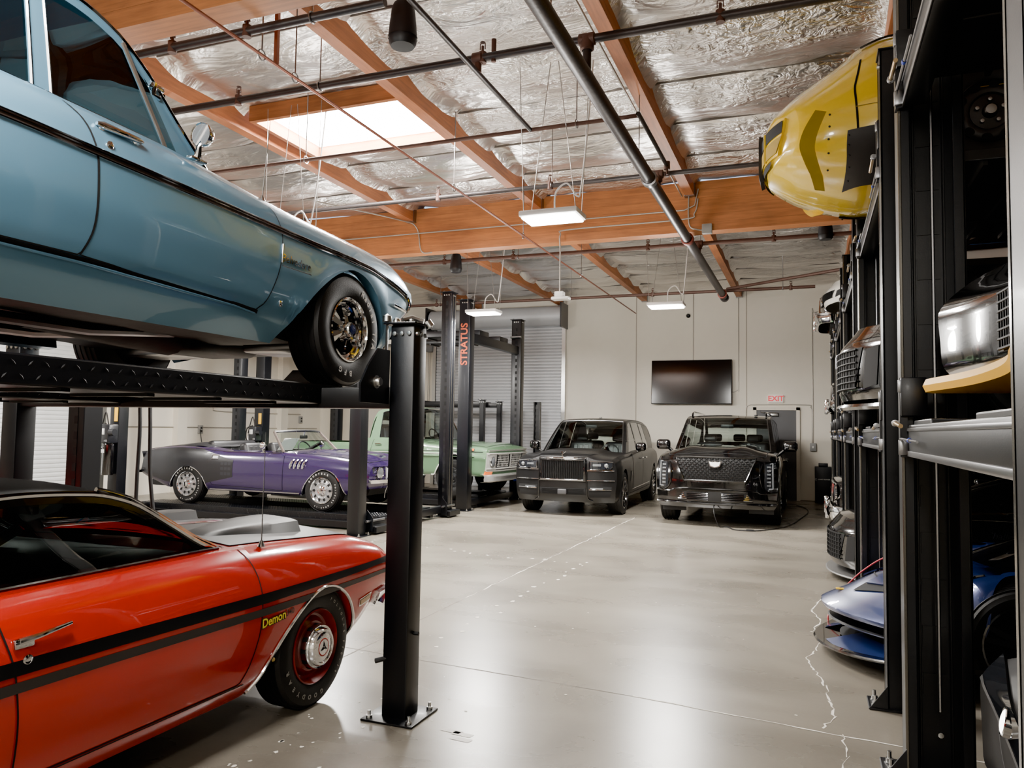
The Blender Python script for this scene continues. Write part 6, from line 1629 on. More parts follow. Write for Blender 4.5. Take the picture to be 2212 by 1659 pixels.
def car_escalade():
    pm = paint('gloss_black_paint', (8, 8, 9), 0, .12); ch = M['chrome']; dk = M['gap']
    car = thing('full_size_suv', 'gloss black full-size SUV with mesh grille, in front of the grey door', 'car', (-1.50, 15.74, 0), radians(-90))
    b = Body(-2.9, 2.49, [(-2.9, 1.05), (-2.7, 1.18), (-1, 1.20), (.6, 1.21), (1.1, 1.22), (1.8, 1.21), (2.25, 1.17), (2.42, 1.12), (2.49, 1.08)],
             [(-2.9, .42), (-2.3, .34), (1.0, .34), (2.1, .33), (2.49, .31)], [(-2.9, .92), (-2.4, 1.0), (0, 1.03), (1.8, 1.03), (2.3, 1.02), (2.49, 1.0)],
             [(0, .93), (.08, .965), (.3, .98), (.6, .995), (.8, 1.), (.92, .975), (1, .92)],
             [(-2.9, 0), (.5, .08), (1.2, .12), (2.1, .12), (2.49, .05)], [(1.535, .90, .47, .48), (-1.535, .90, .47, .47)], .16, .1, 3.4, [(.3, -.08), (.45, 0), (.75, 0), (1.05, -.05), (1.2, -.12)], [(.4, .06), (.9, 0), (1.2, .1)], .6, .6,
             hood_fn=lambda x, y: .035*math.exp(-((abs(y)-.45)/.16)**2)*sstep(.9, 1.3, x)*sstep(-2.4, -2.0, -x))
    b.mesh(pm, 80, (-2.7, .98, .10)).obj('body', car, 32); b.under_mesh(M['under'], .34, .3).obj('underbody', car)
    S = sides(b); F = lambda y, z: b.front(y, z)
    door(car, b, S, cr2([(.90, 1.16), (.93, .9), (.90, .6), (.84, .45)]), cr2([(-.22, 1.18), (-.22, .9), (-.22, .6), (-.22, .45)]), pm)
    door(car, b, S, cr2([(-.23, 1.18), (-.23, .9), (-.23, .6), (-.23, .45)]), cr2([(-1.25, 1.18), (-1.22, 1.0), (-1.1, .78), (-1.03, .45)]), pm)
    for sg, f, ref in S:
        for x in (-.05, -1.05):
            g = MB(); p, q = on(f, (x, 1.04), .035, ref), on(f, (x+.2, 1.04), .035, ref); g.tube([on(f, (p.x, 1.04), 0, ref), p, q, on(f, (q.x, 1.04), 0, ref)], .015, M['black_gloss'], 8); g.obj('door_handle', car)
        g = MB(); line(g, f, [(-1.05, .44), (1.03, .44)], ch, .010, .006, 40, ref); g.obj('sill_trim', car)
        g = MB(); x, y, z = .78, sg*1.15, 1.27; g.bevbox(x-.07, x+.10, y-.13, y+.13, z-.03, z+.16, M['black_gloss'], .06, 3); g.tube([(x, y-sg*.1, z-.0), (x+.02, sg*.95, 1.18)], .03, M['black_gloss'], 8); o = g.obj('side_mirror', car)
        g = MB(); g.bevbox(x-.075, x-.068, y-.11, y+.11, z-.01, z+.14, M['lens'], .004); g.obj('mirror_glass', o)
        g = MB(); g.tube(bez([(-1.9, sg*.70, 1.90), (-1.8, sg*.70, 1.955), (-.4, sg*.70, 1.975), (.0, sg*.70, 1.955), (.08, sg*.70, 1.90)], 6), .018, M['black_gloss'], 8); g.obj('roof_rail', car)
    H = House(b, [(-2.84, 1.18), (-2.70, 1.58), (-2.45, 1.80), (-1.5, 1.88), (-.4, 1.905), (.08, 1.88), (.28, 1.82), (.60, 1.55), (1.02, 1.22)], .24, -2.4, .77, .05, .025, .16, .06, 1.905)
    glaze(car, H, [(.74, -.18, .18, -.20), (-.27, -1.12, -.28, -1.10), (-1.18, -2.35, -1.15, -2.2)], pm, M['glass'], pm, .06, .92, None, sglass=M['glass_dark'])
    g = MB()
    for s in (-1, 1): g.tube([H.top(lerp(H.x1, H.x0, i/12), s*.92)+Vector((.006, 0, .004)) for i in range(13)], .008, M['steel'], 6)
    g.obj('window_trim', car)
    hoodpanel(car, b, 1.08, 2.36, .86, .80, pm, .003)
    g = MB(); P = [(-.66, 1.145), (.66, 1.145)]; Q = [(-.50, .77), (.50, .77)]
    patch(g, F, P, Q, dk, .004, 30, 10, FX); gm = mat('mesh_gloss_black', (8, 8, 9), .25, .2, .6)
    for r in range(12):
        z = lerp(.785, 1.13, r/11); w = lerp(.50, .65, r/11); k = 15
        for i in range(k):
            y0 = lerp(-w, w, (i+.5*(r % 2)*.9)/k); y1 = y0+2*w/k*.8
            if y1 > w: continue
            bead(g, F, [(y0, z), ((y0+y1)/2, z-.014), (y1, z)], gm, .0055, .012, 4, FX, 4)
    bead(g, F, [(-.50, .765), (-.66, 1.15), (.66, 1.15), (.50, .765), (-.50, .765)], M['black_gloss'], .014, .01, 80, FX); g.obj('grille', car)
    g = MB(); P = [(-.115, 1.085), (-.05, 1.075), (0, 1.08), (.05, 1.075), (.115, 1.085), (.085, 1.0), (.045, .985), (0, .975), (-.045, .985), (-.085, 1.0)]
    vs = [on(F, p, .03, FX) for p in P]; g.prism(vs, (.01, 0, 0), ch); vs = [on(F, (y*.8, 1.03+(z-1.03)*.75), .042, FX) for y, z in P]; g.add(vs, [tuple(range(len(P)))], M['white']); g.obj('grille_emblem', car, smooth=0)
    for s in (-1, 1):
        g = MB(); patch(g, F, [(s*.80, 1.06), (s*.955, 1.09)], [(s*.78, .64), (s*.94, .62)], M['lamp_dark'], .008, 8, 8, FX, .02)
        bead(g, F, [(s*.91, 1.07), (s*.915, .66), (s*.85, .655)], M['lens'], .012, .016, 20, FX); bead(g, F, [(s*.91, 1.07), (s*.87, 1.06)], M['lens'], .01, .016, 6, FX)
        for k in range(6): z = .70+k*.06; patch(g, F, [(s*.82, z+.025), (s*.88, z+.025)], [(s*.82, z), (s*.88, z)], M['lens'], .016, 3, 2, FX)
        bead(g, F, cr2([(s*.76, 1.06), (s*.72, .88), (s*.76, .68), (s*.86, .60)]), M['black_gloss'], .014, .012, 24, FX); g.obj('headlight', car)
        g = MB()
        for k in range(4): z = .46+k*.03; bead(g, F, [(s*(.46+.02*k), z), (s*(.60-.03*k), z)], ch, .008, .014, 8, FX)
        g.obj('fog_trim', car)
    g = MB(); patch(g, F, [(-.52, .575), (.52, .575)], [(-.62, .43), (.62, .43)], dk, .006, 20, 4, FX)
    for k in range(5): z = .445+k*.027; bead(g, F, [(-.46, z), (.46, z)], M['black_gloss'], .008, .014, 20, FX)
    patch(g, F, [(-.11, .58), (.11, .58)], [(-.11, .43), (.11, .43)], M['plastic'], .03, 4, 4, FX, .03); g.obj('lower_grille', car)
    g = MB(); bead(g, F, cr2([(-.98, .60), (-.75, .58), (-.62, .62), (0, .63), (.62, .62), (.75, .58), (.98, .60)]), pm, .016, .006, 60, FX); bead(g, F, [(-.97, .40), (0, .385), (.97, .40)], M['black_gloss'], .022, .01, 50, FX); g.obj('bumper_line', car)
    g = MB()
    for s in (-1, 1): g.box(2.1, 2.13, s*.72-.2, s*.72+.2, .22, .36, M['plastic'])
    g.obj('air_dam', car, smooth=0)
    g = MB(); g.bevbox(.05, .12, .48, .54, 1.90, 1.93, M['plastic'], .01); g.obj('roof_antenna', car)
    w = make_wheel(car, 'multi', .41, .285, .285, dict(rim=M['black_gloss'], spoke=mat('wheel_gloss', (40, 40, 42), .2, .7), cap=ch, spokes=6, split=True))
    put_wheels(car, w, 1.535, -1.535, .875, .875, .41)
    cabin(car, -2.6, .98, .86, .55, .58, 1.20)
    for y in (-.42, .42):
        for x in (-.3, -1.25): seat(car, x, y, .72, w=.54)
    seat(car, -2.1, 0, .72, w=1.3, bench=True); steering(car, .45, .42, 1.20)
    g = MB(); g.bevbox(.38, .42, -.12, .12, 1.66, 1.73, M['plastic'], .012); g.obj('rear_view_mirror', car)
def sporty(label, name, pm, loc, rot, L=(-2.2, 2.2), ax=1.32, hw=.93, nose=.62, hood=.80, cowl=.86, roof=1.24, tail=.92, low=.14, sweep=.35, r=.33, lamp=True, mesh=True, mw=1., si=True, lip=None, wheels='multi', rim=None, cab=None, detail=True, cat='car'):
    car = thing(name, label, cat, loc, rot)
    xr, xf = L
    b = Body(xr, xf, [(xr, tail-.12), (xr+.25, tail), (-.8, tail), (.2, cowl), (.85, cowl-.02), (ax, hood+.03), (xf-.45, lerp(hood, nose, .35)), (xf-.18, lerp(hood, nose, .75)), (xf, nose)],
             [(xr, .32), (xr+.5, low+.06), (ax-.5, low), (xf-.2, low), (xf, low+.03)],
             [(xr, hw-.10), (xr+.5, hw), (-ax, hw), (-.2, hw-.05), (.5, hw-.04), (ax, hw), (xf-.35, hw-.03), (xf, hw-.10)],
             [(0, .92), (.12, .97), (.4, .985), (.65, 1.), (.85, .97), (.95, .92), (1, .84)],
             [(xr, 0), (-.5, .02), (.9, .02), (ax, -.0), (xf-.3, .03), (xf, .03)], [(ax, r*2+.03, r+.05, r+.06), (-ax, r*2+.03, r+.05, r+.06)], sweep, .2, 2.4, [(low, -.04), (low+.12, 0), (nose-.15, 0), (nose, -.10), (nose+.08, -.16)], None, 1.0, .7, nr=2.2)
    b.mesh(pm, 70, (-1.3, 1.0, .10)).obj('body', car, 32); b.under_mesh(M['under'], low+.03).obj('underbody', car)
    S = sides(b); F = lambda y, z: b.front(y, z); TP = lambda x, y: b.top(x, y)
    x0 = 1.04 if cab is None else cab
    H = House(b, [(-1.45, tail), (-1.0, lerp(tail, roof, .6)), (-.5, roof-.03), (-.1, roof), (.2, roof-.03), (.5, roof-.15), (x0, cowl)], .22, -.55, .56, .06, .025, .2, .06, roof)
    glaze(car, H, [(.80, -.30, .16, -.32), (-.36, -.95, -.38, -.60)], M['black_gloss'], M['glass_dark'], pm, .05, .93)
    cabin(car, -1.25, .98, .70, .22, .62, cowl+.02)
    for y in (-.36, .36): seat(car, -.2, y, .28, lean=.3)
    steering(car, .42, .36, cowl-.04)
    door(car, b, S, cr2([(.72, cowl-.06), (.76, .6), (.66, .30)]), cr2([(-.42, tail-.06), (-.5, .6), (-.40, .30)]), pm)
    hoodpanel(car, b, x0+.08, xf-.40, hw-.26, hw-.34, pm, .003)
    for sg, f, ref in S:
        g = MB(); x, y, z = .70, sg*(hw+.08), cowl+.08; g.bevbox(x-.05, x+.09, y-.09, y+.09, z-.04, z+.07, M['black_gloss'], .04, 3); g.tube([(x, y, z-.02), (x, sg*(hw-.1), cowl-.02)], .015, M['black_gloss'], 6); g.obj('side_mirror', car)
    if lamp:
        for s in (-1, 1):
            g = MB(); patch(g, TP, [(xf-.52, s*(hw-.22)), (xf-.30, s*(hw-.20))], [(xf-.62, s*(hw-.13)), (xf-.36, s*(hw-.13))], M['lamp_dark'], .010, 8, 6, UP, .015); o = g.obj('headlight', car)
            g = MB(); patch(g, TP, [(xf-.50, s*(hw-.20)), (xf-.42, s*(hw-.19))], [(xf-.54, s*(hw-.15)), (xf-.44, s*(hw-.15))], M['lens'], .014, 4, 4, UP); g.obj('lamp_lens', o)
    if mesh:
        z0, z1 = low+.10, nose-.14
        g = MB(); patch(g, F, [(-.62*mw, z1), (.62*mw, z1)], [(-.52*mw, z0), (.52*mw, z0)], M['gap'], .004, 24, 6, FX)
        for k in range(7): z = lerp(z0+.01, z1-.01, k/6); bead(g, F, [(-.56*mw, z), (.56*mw, z)], M['mesh'], .006, .012, 20, FX, 5)
        for k in range(19): y = mw*lerp(-.54, .54, k/18); bead(g, F, [(y, z0+.01), (y, z1-.01)], M['mesh'], .004, .012, 5, FX, 5)
        g.obj('grille', car)
        for s in (-1, 1) if si else ():
            g = MB(); patch(g, F, [(s*.66, z1-.02), (s*(hw-.16), z1-.0)], [(s*.62, z0), (s*(hw-.18), z0+.02)], M['gap'], .004, 8, 6, FX); g.obj('side_intake', car)
    if lip:
        m, z, d, th = lip; g = MB(); n = 40; vs = []
        for i in range(n+1):
            y = lerp(-hw, hw, i/n); e = b.front(min(hw-.11, abs(y))*(1 if y > 0 else -1), low).x; f_ = 1-(abs(y)/hw)**6*.6
            for dx, dz in ((-.25, 0), (d*f_, 0), (d*f_+.012, th/2), (d*f_, th), (-.25, th)): vs.append((e+dx, y, z+dz))
        g.add(vs, [(i*5+k, i*5+(k+1) % 5, (i+1)*5+(k+1) % 5, (i+1)*5+k) for i in range(n) for k in range(5)], m); g.obj('front_splitter', car)
    w = make_wheel(car, wheels, r, .25, r*.68, dict(rim=rim or M['black_gloss'], spoke=rim or M['black_satin'], cap=M['steel'], spokes=7))
    put_wheels(car, w, ax, -ax, hw-.12, hw-.12, r)
    return car, b, F, S

def old_saloon(label, pm, loc, rot, cat='car'):
    ch = M['chrome']; car = thing('classic_car', label, cat, loc, rot)
    b = Body(-2.4, 2.15, [(-2.4, .80), (-2.1, .95), (-.5, 1.0), (.7, .98), (1.3, .96), (1.9, .93), (2.15, .88)], [(-2.4, .42), (-1.8, .25), (1.6, .26), (2.15, .42)], [(-2.4, .78), (-1.3, .88), (1.3, .88), (2.0, .86), (2.15, .82)],
             [(0, .9), (.1, .96), (.5, 1.), (.85, .97), (1, .85)], [(-2.4, 0), (0, .03), (2.15, .03)], [(1.35, .66, .40, .44), (-1.35, .66, .40, .44)], .08, .1, 4, [(.4, -.06), (.6, 0), (.95, -.03)], None, .4, .5)
    b.mesh(pm, 60, (-1.5, .7, .10)).obj('body', car, 32); b.under_mesh(M['under'], .28).obj('underbody', car)
    S = sides(b); F = lambda y, z: b.front(y, z)
    H = House(b, [(-1.7, .98), (-1.4, 1.25), (-1.0, 1.40), (-.3, 1.43), (.05, 1.38), (.3, 1.22), (.72, .98)], .08, -1.1, .60, .05, .03, .14, .08, 1.43)
    glaze(car, H, [(.48, -.30, .0, -.32), (-.36, -1.1, -.38, -1.0)], pm, M['glass_dark'], pm, .05, .93, ch)
    door(car, b, S, cr2([(.62, .93), (.66, .7), (.6, .34)]), cr2([(-.36, .95), (-.38, .7), (-.36, .34)]), pm)
    cabin(car, -1.45, .66, .70, .32, .3, .98); seat(car, -.3, 0, .42, w=1.2, bench=True, hr=False); steering(car, .2, .36, .95)
    g = MB(); patch(g, F, [(-.50, .84), (.50, .84)], [(-.45, .58), (.45, .58)], M['gap'], .004, 16, 4, FX)
    for k in range(11): y = lerp(-.45, .45, k/10); bead(g, F, [(y, .83), (y, .59)], ch, .008, .012, 4, FX)
    for z in (.585, .845): bead(g, F, [(-.5, z), (.5, z)], ch, .014, .012, 16, FX)
    g.obj('grille', car)
    for s in (-1, 1):
        disc_lamp(car, on(F, (s*.66, .74), .015, FX), (1, 0, 0), .095)
        g = MB(); bead(g, S[0 if s < 0 else 1][1], [(-2.2, .70), (2.05, .70)], ch, .008, .004, 50, S[0 if s < 0 else 1][2]); g.obj('side_trim', car)
    for front in (1, 0):
        ff, rf, d = (F, FX, 1) if front else ((lambda y, z: b.rear(y, z)), RXV, -1)
        g = MB(); n = 30; vs = []; prof = [(.05, .54), (.11, .53), (.13, .48), (.12, .40), (.09, .34), (.04, .34)]
        for i in range(n+1):
            y = lerp(-.92, .92, i/n); bx = ff(max(-.8, min(.8, y)), .5).x-d*.22*sstep(.82, 1, abs(y)/.92)
            for dx, z in prof: vs.append((bx+d*dx, y, z))
        m = len(prof); g.add(vs, [(i*m+k, i*m+k+1, (i+1)*m+k+1, (i+1)*m+k) for i in range(n) for k in range(m-1)], ch)
        for s in (-1, 1): g.bevbox(ff(s*.4, .5).x+d*.10-.03, ff(s*.4, .5).x+d*.10+.04, s*.4-.03, s*.4+.03, .33, .60, ch, .02)
        g.obj('bumper', car)
    w = make_wheel(car, 'steel_cap', .33, .19, .20, dict(rim=M['black_gloss'], cap=ch)); put_wheels(car, w, 1.35, -1.35, .76, .76, .33)
    return car

def car_red_far():
    pm = paint('bright_red_paint', (206, 30, 18), 0, .2)
    sporty('low bright red sports car seen through the orange-red coupe windows', 'sports_car', pm, (-8.25, 3.65, .2), 0, L=(-2.2, 2.3), nose=.48, hood=.68, cowl=.80, roof=1.16, tail=.88, sweep=.5, lip=None)

def car_supercar():
    pm = paint('dark_blue_paint', (34, 50, 98), .35, .30); cb = M['black_gloss']
    car = thing('supercar', 'dark blue low supercar with pointed nose on the floor under the yellow race car', 'car', (2.50, 6.27, 0), pi)
    b = Body(-2.15, 2.44, [(-2.15, .72), (-1.9, .84), (-1.35, .88), (-.6, .76), (.5, .70), (1.0, .745), (1.35, .74), (1.7, .70), (2.05, .575), (2.3, .435), (2.44, .355)],
             [(-2.15, .30), (-1.6, .14), (1.7, .14), (1.9, .20), (2.1, .30), (2.44, .325)], [(-2.15, .86), (-1.4, 1.0), (-.4, .93), (.6, .93), (1.3, .985), (1.8, .97), (2.2, .93), (2.44, .90)],
             [(0, .90), (.15, .96), (.4, .985), (.65, 1.), (.85, .96), (.95, .90), (1, .80)], [(-2.15, .0), (-.6, .02), (.9, .0), (1.3, -.10), (1.9, -.055), (2.3, .015), (2.44, .0)], [(1.32, .74, .42, .44), (-1.32, .76, .42, .42)], .62, .2, 2.0, [(.30, -.03), (.35, 0), (.45, -.06)], None, 1.1, .7,
             hood_fn=lambda x, y: .05*math.exp(-((abs(y)-.0)/.20)**2)*sstep(1.2, 1.6, x)*sstep(-2.4, -1.9, -x), nr=2.2)
    b.mesh(pm, 90, (-1.3, 1.12, .10)).obj('body', car, 30); b.under_mesh(M['under'], .13, .3).obj('underbody', car)
    S = sides(b); TP = lambda x, y: b.top(x, y); F = lambda y, z: b.front(y, z)
    H = House(b, [(-1.4, .80), (-.9, 1.0), (-.4, 1.11), (-.05, 1.13), (.2, 1.11), (.55, .98), (1.18, .72)], .12, -.5, .50, .06, .02, .3, .06, 1.13)
    glaze(car, H, [(.85, -.25, .10, -.28), (-.31, -.8, -.34, -.55)], cb, M['glass_dark'], pm, .05, .93)
    cabin(car, -1.25, 1.08, .72, .20, .7, .74)
    for y in (-.36, .36): seat(car, -.15, y, .22, lean=.35)
    steering(car, .48, .36, .74)
    door(car, b, S, cr2([(.80, .66), (.82, .5), (.70, .26)]), cr2([(-.38, .72), (-.5, .5), (-.42, .26)]), pm)
    # hood shut line, nostrils, lamps, shield
    g = MB(); line(g, TP, cr2([(1.45, -.62), (1.96, -.50), (2.10, -.26), (2.10, .26), (1.96, .50), (1.45, .62)]), M['gap'], .010, .004, 90, UP); g.obj('hood_gap', car)
    for s in (-1, 1):
        g = MB(); patch(g, TP, [(2.14, s*.12), (2.30, s*.16)], [(2.06, s*.38), (2.18, s*.42)], M['gap'], .006, 10, 8, UP); patch(g, TP, [(2.10, s*.14), (2.20, s*.17)], [(2.03, s*.37), (2.11, s*.39)], pm, .018, 8, 6, UP, .01); g.obj('hood_duct', car)
        g = MB(); P = [(1.80, s*.60), (2.14, s*.56)]; Q = [(1.56, s*.78), (2.04, s*.78)]; patch(g, TP, P, Q, M['lamp_dark'], .010, 12, 8, UP, .015)
        line(g, TP, P+Q[::-1], M['gap'], .012, .012, 60, UP, True); o = g.obj('headlight', car)
        g = MB(); patch(g, TP, [(1.88, s*.62), (2.10, s*.60)], [(1.80, s*.72), (2.03, s*.71)], M['lens'], .015, 8, 4, UP); g.obj('lamp_lens', o)
        g = MB(); x, y, z = .78, s*1.05, .90; g.bevbox(x-.05, x+.09, y-.09, y+.09, z-.04, z+.06, cb, .04, 3); g.tube([(x, y, z-.02), (x+.02, s*.82, .76)], .014, cb, 6); g.obj('side_mirror', car)
        wiper(car, (1.22, s*.1, .76), (.95, s*.1+.4, .86))
    g = MB(); p = on(TP, (2.34, 0), .006, UP); g.bevbox(p.x-.035, p.x+.035, -.024, .024, p.z-.004, p.z+.004, mat('shield_yellow', (232, 190, 40), .3), .003); g.obj('nose_badge', car)
    # mouth: dark throat, floating wing and the black lower splitter
    g = MB(); n = 24; vs = []
    for i in range(n+1):
        y = lerp(-.86, .86, i/n); x = b.warp(2.44, y, .3).x
        vs += [(x-.10, y, .33), (x-.34, y, .28), (x-.36, y, .17), (x-.10, y, .12)]
    g.add(vs, [(4*i+k, 4*i+k+1, 4*i+5+k, 4*i+4+k) for i in range(n) for k in range(3)], M['gap']); g.obj('front_intake', car)
    def blade(z0, z1, d0, d1, w, m, name, up=0.):
        g = MB(); vs = []; n = 40
        for i in range(n+1):
            y = lerp(-w, w, i/n); x = b.warp(2.44, y*.9/w, .3).x; k = abs(y)/w
            zz = up*k**3
            vs += [(x+d1, y, z0+zz), (x+d1+.012, y, (z0+z1)/2+zz), (x+d1, y, z1+zz), (x+d0, y, z1+zz+.015), (x+d0, y, z0+zz)]
        g.add(vs, [(i*5+k, i*5+(k+1) % 5, (i+1)*5+(k+1) % 5, (i+1)*5+k) for i in range(n) for k in range(5)]+[(0, 1, 2, 3, 4), tuple(n*5+k for k in range(5))], m); return g.obj(name, car)
    blade(.075, .095, -.40, .07, .98, cb, 'front_splitter', .10); blade(.235, .255, -.3, -.03, .80, M['black_satin'], 'front_wing')
    for s in (-1, 1):
        g = MB(); vs = []
        for i in range(13):
            y = s*lerp(.18, .88, i/12); x = b.warp(2.44, y*.9/.98, .3).x
            vs += [(x+.02, y, .10), (x-.22, y, .17)]
        g.add(vs, [(2*i, 2*i+1, 2*i+3, 2*i+2) for i in range(12)], pm); g.obj('splitter_insert', car)
    w = make_wheel(car, 'multi', .345, .27, .25, dict(rim=cb, spoke=M['black_satin'], cap=mat('cap_yellow', (220, 180, 40), .3), spokes=5, split=True)); put_wheels(car, w, 1.32, -1.32, .84, .85, .345)
    for k, pts in enumerate(([(.80, 6.72, .72), (.55, 6.87, .60), (.40, 6.94, .48), (.30, 6.94, .38), (.22, 6.88, .29)], [(.08, 6.62, .30), (.03, 6.60, .24), (.02, 6.58, .17)])):
        if k == 0:
            g = MB(); g.tube(bez(pts+[(.15, 6.78, .20), (.12, 6.70, .14), (.12, 6.68, .10)], 6), .006, mat('red_cable', (190, 40, 50), .4), 6); tag(g.obj('charging_cable'), 'thin red charging cable looped over the dark blue supercar nose', 'cable')

def car_racer():
    pm = paint('yellow_paint', (236, 200, 36), 0, .2); cb = mat('skirt_panel_black', (40, 38, 38), .55)
    car = thing('race_car', 'yellow race car with bulbous nose on the top level of a stacker', 'car', (2.52, 6.30, 3.30), pi)
    b = Body(-2.1, 2.84, [(-2.1, .75), (-1.5, .92), (.5, 1.0), (1.3, 1.03), (2.0, 1.0), (2.35, .92), (2.62, .80), (2.76, .70), (2.84, .60)],
             [(-2.1, .2), (-1.5, .08), (1.6, .02), (2.2, -.02), (2.5, .02), (2.7, .10), (2.84, .22)], [(-2.1, .80), (-1, .85), (1.4, .85), (2.0, .83), (2.5, .77), (2.76, .68), (2.84, .60)],
             [(0, .04), (.03, .40), (.09, .70), (.2, .90), (.35, .985), (.5, 1.), (.7, .97), (.88, .87), (1, .70)], [(-2.1, .05), (-.5, .16), (.9, .18), (1.6, .15), (2.2, .19), (2.6, .15), (2.84, .10)], [(1.46, .62, .36, .36), (-1.3, .66, .38, .38)], .20, .2, 2.4, [(.0, -.16), (.3, 0), (.55, 0), (.75, -.10), (.95, -.25)], None, .9, .6, pw=2.0, nr=2.2)
    b.mesh(pm, 80, (-.9, 1.0, .14)).obj('body', car, 30); b.under_mesh(M['under'], .28, .55).obj('underbody', car)
    S = sides(b); F = lambda y, z: b.front(y, z); TP = lambda x, y: b.top(x, y)
    H = House(b, [(-1.1, .96), (-.7, 1.05), (-.2, 1.12), (.2, 1.14), (.5, 1.12), (.8, 1.06), (1.06, 1.0)], .45, -.4, .50, .10, .02, .2, .05, 1.14)
    glaze(car, H, [(.85, -.1, .42, -.12), (-.16, -.6, -.18, -.4)], pm, M['glass_dark'], pm, .02, .92); cabin(car, -.85, .98, .6, .2, .7, .98); seat(car, -.1, -.3, .28, lean=.3)
    for sg, f, ref in S:
        g = MB(); line(g, f, [(2.28, .82), (2.30, .6), (2.27, .30), (2.26, .12)], M['gap'], .014, .004, 30, ref); line(g, f, [(1.2, .47), (2.29, .46)], mat('panel_line', (150, 120, 20), .5), .005, .004, 30, ref); g.obj('panel_gap', car)
        g = MB(); patch(g, f, [(1.62, .34), (2.36, .31)], [(1.62, .05), (2.38, .03)], cb, .014, 16, 8, ref, .012)
        for k in range(5): p = on(f, (2.345, .06+k*.055), .016, ref); g.lathe([(.007, 0), (0, ref.y*.004)], M['plastic'], 'y', 8, p)
        o = g.obj('skirt_panel', car)
        # canard
        g = MB(); A, B = [], []
        for i in range(17):
            t = i/16; z = lerp(.47, .05, t); x = 2.60+.10*sin(pi*t)-.04*t; p = on(f, (x-.04, z), 0, ref); q = p+Vector((.07+.03*sin(pi*t), ref.y*.05, 0)); A.append(p); B.append(q)
        g.add([v for ab in zip(A, B) for v in ab], [(2*i, 2*i+1, 2*i+3, 2*i+2) for i in range(16)], mat('canard_yellow', (190, 160, 30), .35)); 
        for k in range(5): p = on(f, (2.53, .12+k*.08), .004, ref); g.lathe([(.008, 0), (0, ref.y*.004)], M['plastic'], 'y', 8, p)
        g.obj('canard', car)
    g = MB(); patch(g, F, [(-.57, .53), (.57, .53)], [(-.49, .29), (.49, .29)], pm, .02, 24, 8, FX, .02)
    patch(g, F, [(-.545, .415), (.545, .415)], [(-.48, .31), (.48, .31)], mat('yellow_mesh', (176, 146, 34), .5, bump=.6, bscale=500), .026, 20, 6, FX)
    patch(g, F, [(-.555, .52), (.555, .52)], [(-.545, .435), (.545, .435)], M['gap'], .026, 20, 4, FX); patch(g, F, [(-.40, .285), (.40, .285)], [(-.34, .25), (.34, .25)], M['gap'], .016, 20, 3, FX)
    for y in (-.3, 0, .3): bead(g, F, [(y, .52), (y, .30)], pm, .012, .026, 6, FX)
    g.obj('nose_grille', car)
    g = MB(); patch(g, F, [(-.10, .58), (.10, .58)], [(-.10, .24), (.10, .24)], cb, .05, 6, 8, FX, .03); g.obj('nose_strip', car)
    g = MB(); P = [on(TP, p, .012, UP) for p in cr2([(2.26, .50), (2.15, .55), (1.95, .57), (1.75, .70), (1.6, .74)])]; g.tube(P, .008, M['hose'], 6)
    P = [on(TP, (x, -y), .012, UP) for x, y in cr2([(2.26, .50), (2.15, .55), (1.95, .57), (1.75, .70), (1.6, .74)])]; g.tube(P, .009, M['hose'], 6); g.obj('hood_cable', car)
    w = make_wheel(car, 'steel_slots', .31, .26, .20, dict(rim=mat('dark_steel_wheel', (58, 58, 60), .35, .6), cap=M['steel'])); put_wheels(car, w, 1.46, -1.3, .735, .75, .31)

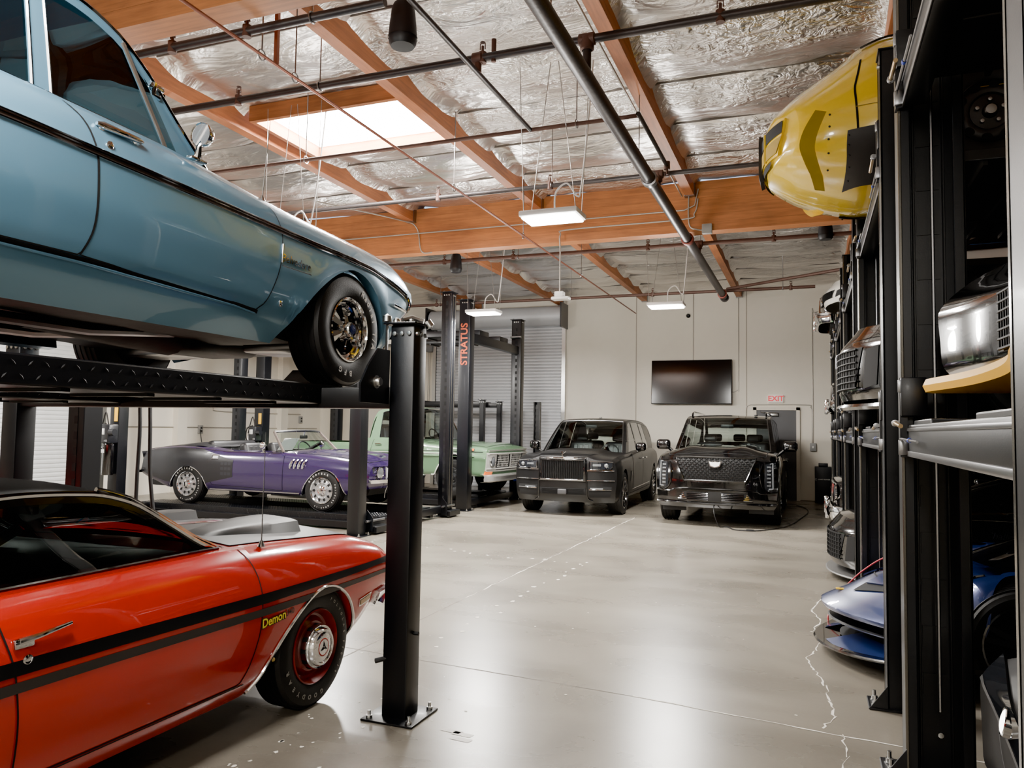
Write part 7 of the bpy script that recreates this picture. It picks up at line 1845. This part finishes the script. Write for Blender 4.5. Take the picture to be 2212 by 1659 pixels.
def car_stack():
    gb = paint('stack_gloss_black', (9, 9, 10), 0, .14); gr = paint('stack_graphite', (34, 33, 32), .0, .34, .35); wh = paint('stack_white', (222, 220, 212), 0, .25); yl = paint('splitter_yellow', (244, 184, 0), 0, .4, .0)
    # nearest stacker
    sporty('black sports car with yellow splitter on the middle level above a graphite grey car', 'sports_car', gb, (3.08, 2.96, 1.64), pi, L=(-2.1, 2.42), nose=.60, hood=.88, cowl=.96, roof=1.26, tail=.95, sweep=-.14, mw=.48, si=False, lip=(yl, .12, .14, .055), hw=.91)
    car, b, F, S = sporty('graphite grey sports car on the floor below the black car with yellow splitter', 'sports_car', gr, (3.10, 2.95, 0), pi, L=(-2.1, 2.40), nose=.70, hood=.82, cowl=.92, roof=1.28, tail=.92, sweep=-.05, hw=.91, mesh=False, lamp=False)
    for s in (-1, 1):
        g = MB(); P = [(s*.32, .54), (s*.78, .68)]; Q = [(s*.26, .36), (s*.78, .58)]; patch(g, F, P, Q, M['lamp_dark'], .012, 10, 6, FX, .02); line(g, F, Q, M['steel'], .02, .014, 10, FX); o = g.obj('headlight', car); disc_lamp(o, on(F, (s*.46, .51), .02, FX), (1, s*.1, .2), .05, M['led'], name='lamp_lens')
        g = MB(); line(g, F, cr2([(s*.60, .50), (s*.56, .36), (s*.44, .24), (s*.2, .16)]), M['steel'], .006, .005, 20, FX); g.obj('bumper_line', car)
    # second stacker, middle
    car, b, F, S = sporty('black car with mesh grille on the middle level above the blue supercar', 'sports_car', gb, (2.62, 6.26, 1.64), pi, L=(-2.2, 2.42), nose=.66, hood=.84, cowl=.94, roof=1.36, tail=.98, sweep=.26, hw=.93, lip=(gb, .10, .05, .04))
    plate(car, F, -.30, .50, '', mat('white_plate', (210, 216, 224), .4), FX, M['plate_blue'], .26, .09, .03)
    # third stacker, floor
    car, b, F, S = sporty('black coupe with chrome side line on the floor of the third stacker', 'coupe_car', gb, (2.60, 9.55, 0), pi, L=(-2.3, 2.42), nose=.66, hood=.84, cowl=.92, roof=1.28, tail=.95, sweep=.30, hw=.93, lip=(mat('splitter_grey', (96, 95, 94), .4), .07, .06, .02))
    for sg, f, ref in S:
        g = MB(); bead(g, f, [(-2.0, .80), (1.9, .80)], M['chrome'], .012, .004, 40, ref); bead(g, f, [(-2.0, .765), (1.9, .765)], M['chrome'], .006, .004, 40, ref); g.obj('side_trim', car)
        if sg > 0:
            g = MB(); put_text(g, 'Challenger', .09, on(f, (.85, .62), .008, ref), (-1, 0, 0), (0, 0, 1), M['steel'], shear=.3); g.obj('script_badge', car, smooth=0)
    # fourth stacker
    car, b, F, S = sporty('white car with dark side intake on the top level of the fourth stacker', 'sports_car', wh, (2.62, 12.85, 3.30), pi, L=(-2.2, 2.42), nose=.55, hood=.78, cowl=.86, roof=1.18, tail=.92, sweep=.3, hw=.93, low=.20)
    old_saloon('black classic car with an amber lamp on the floor of the fourth stacker', gb, (2.45, 12.85, 0), pi)
    old_saloon('black classic car with big chrome bumper on the top level of the last stacker', gb, (2.32, 16.15, 3.30), pi)
    old_saloon('black classic car with chrome bumper on the middle level of the last stacker', gb, (2.52, 16.15, 1.64), pi)
    sporty('white louvred car on the floor of the last stacker by the far wall', 'sports_car', wh, (2.66, 16.15, 0), pi, L=(-2.2, 2.3), nose=.7, hood=.9, cowl=.96, roof=1.3, tail=.95, sweep=.2)
mats(); setting(); pipes(); lights(); fittings(); left_lifts(); stackers()
if 'cars' in globals(): cars()
camera()
SC.view_settings.view_transform = 'AgX'; SC.view_settings.look = 'AgX - Punchy'; SC.view_settings.exposure = 1.36
SC.cycles.max_bounces = 10; SC.cycles.diffuse_bounces = 4; SC.cycles.glossy_bounces = 5; SC.cycles.transparent_max_bounces = 16
SC.cycles.sample_clamp_indirect = 6
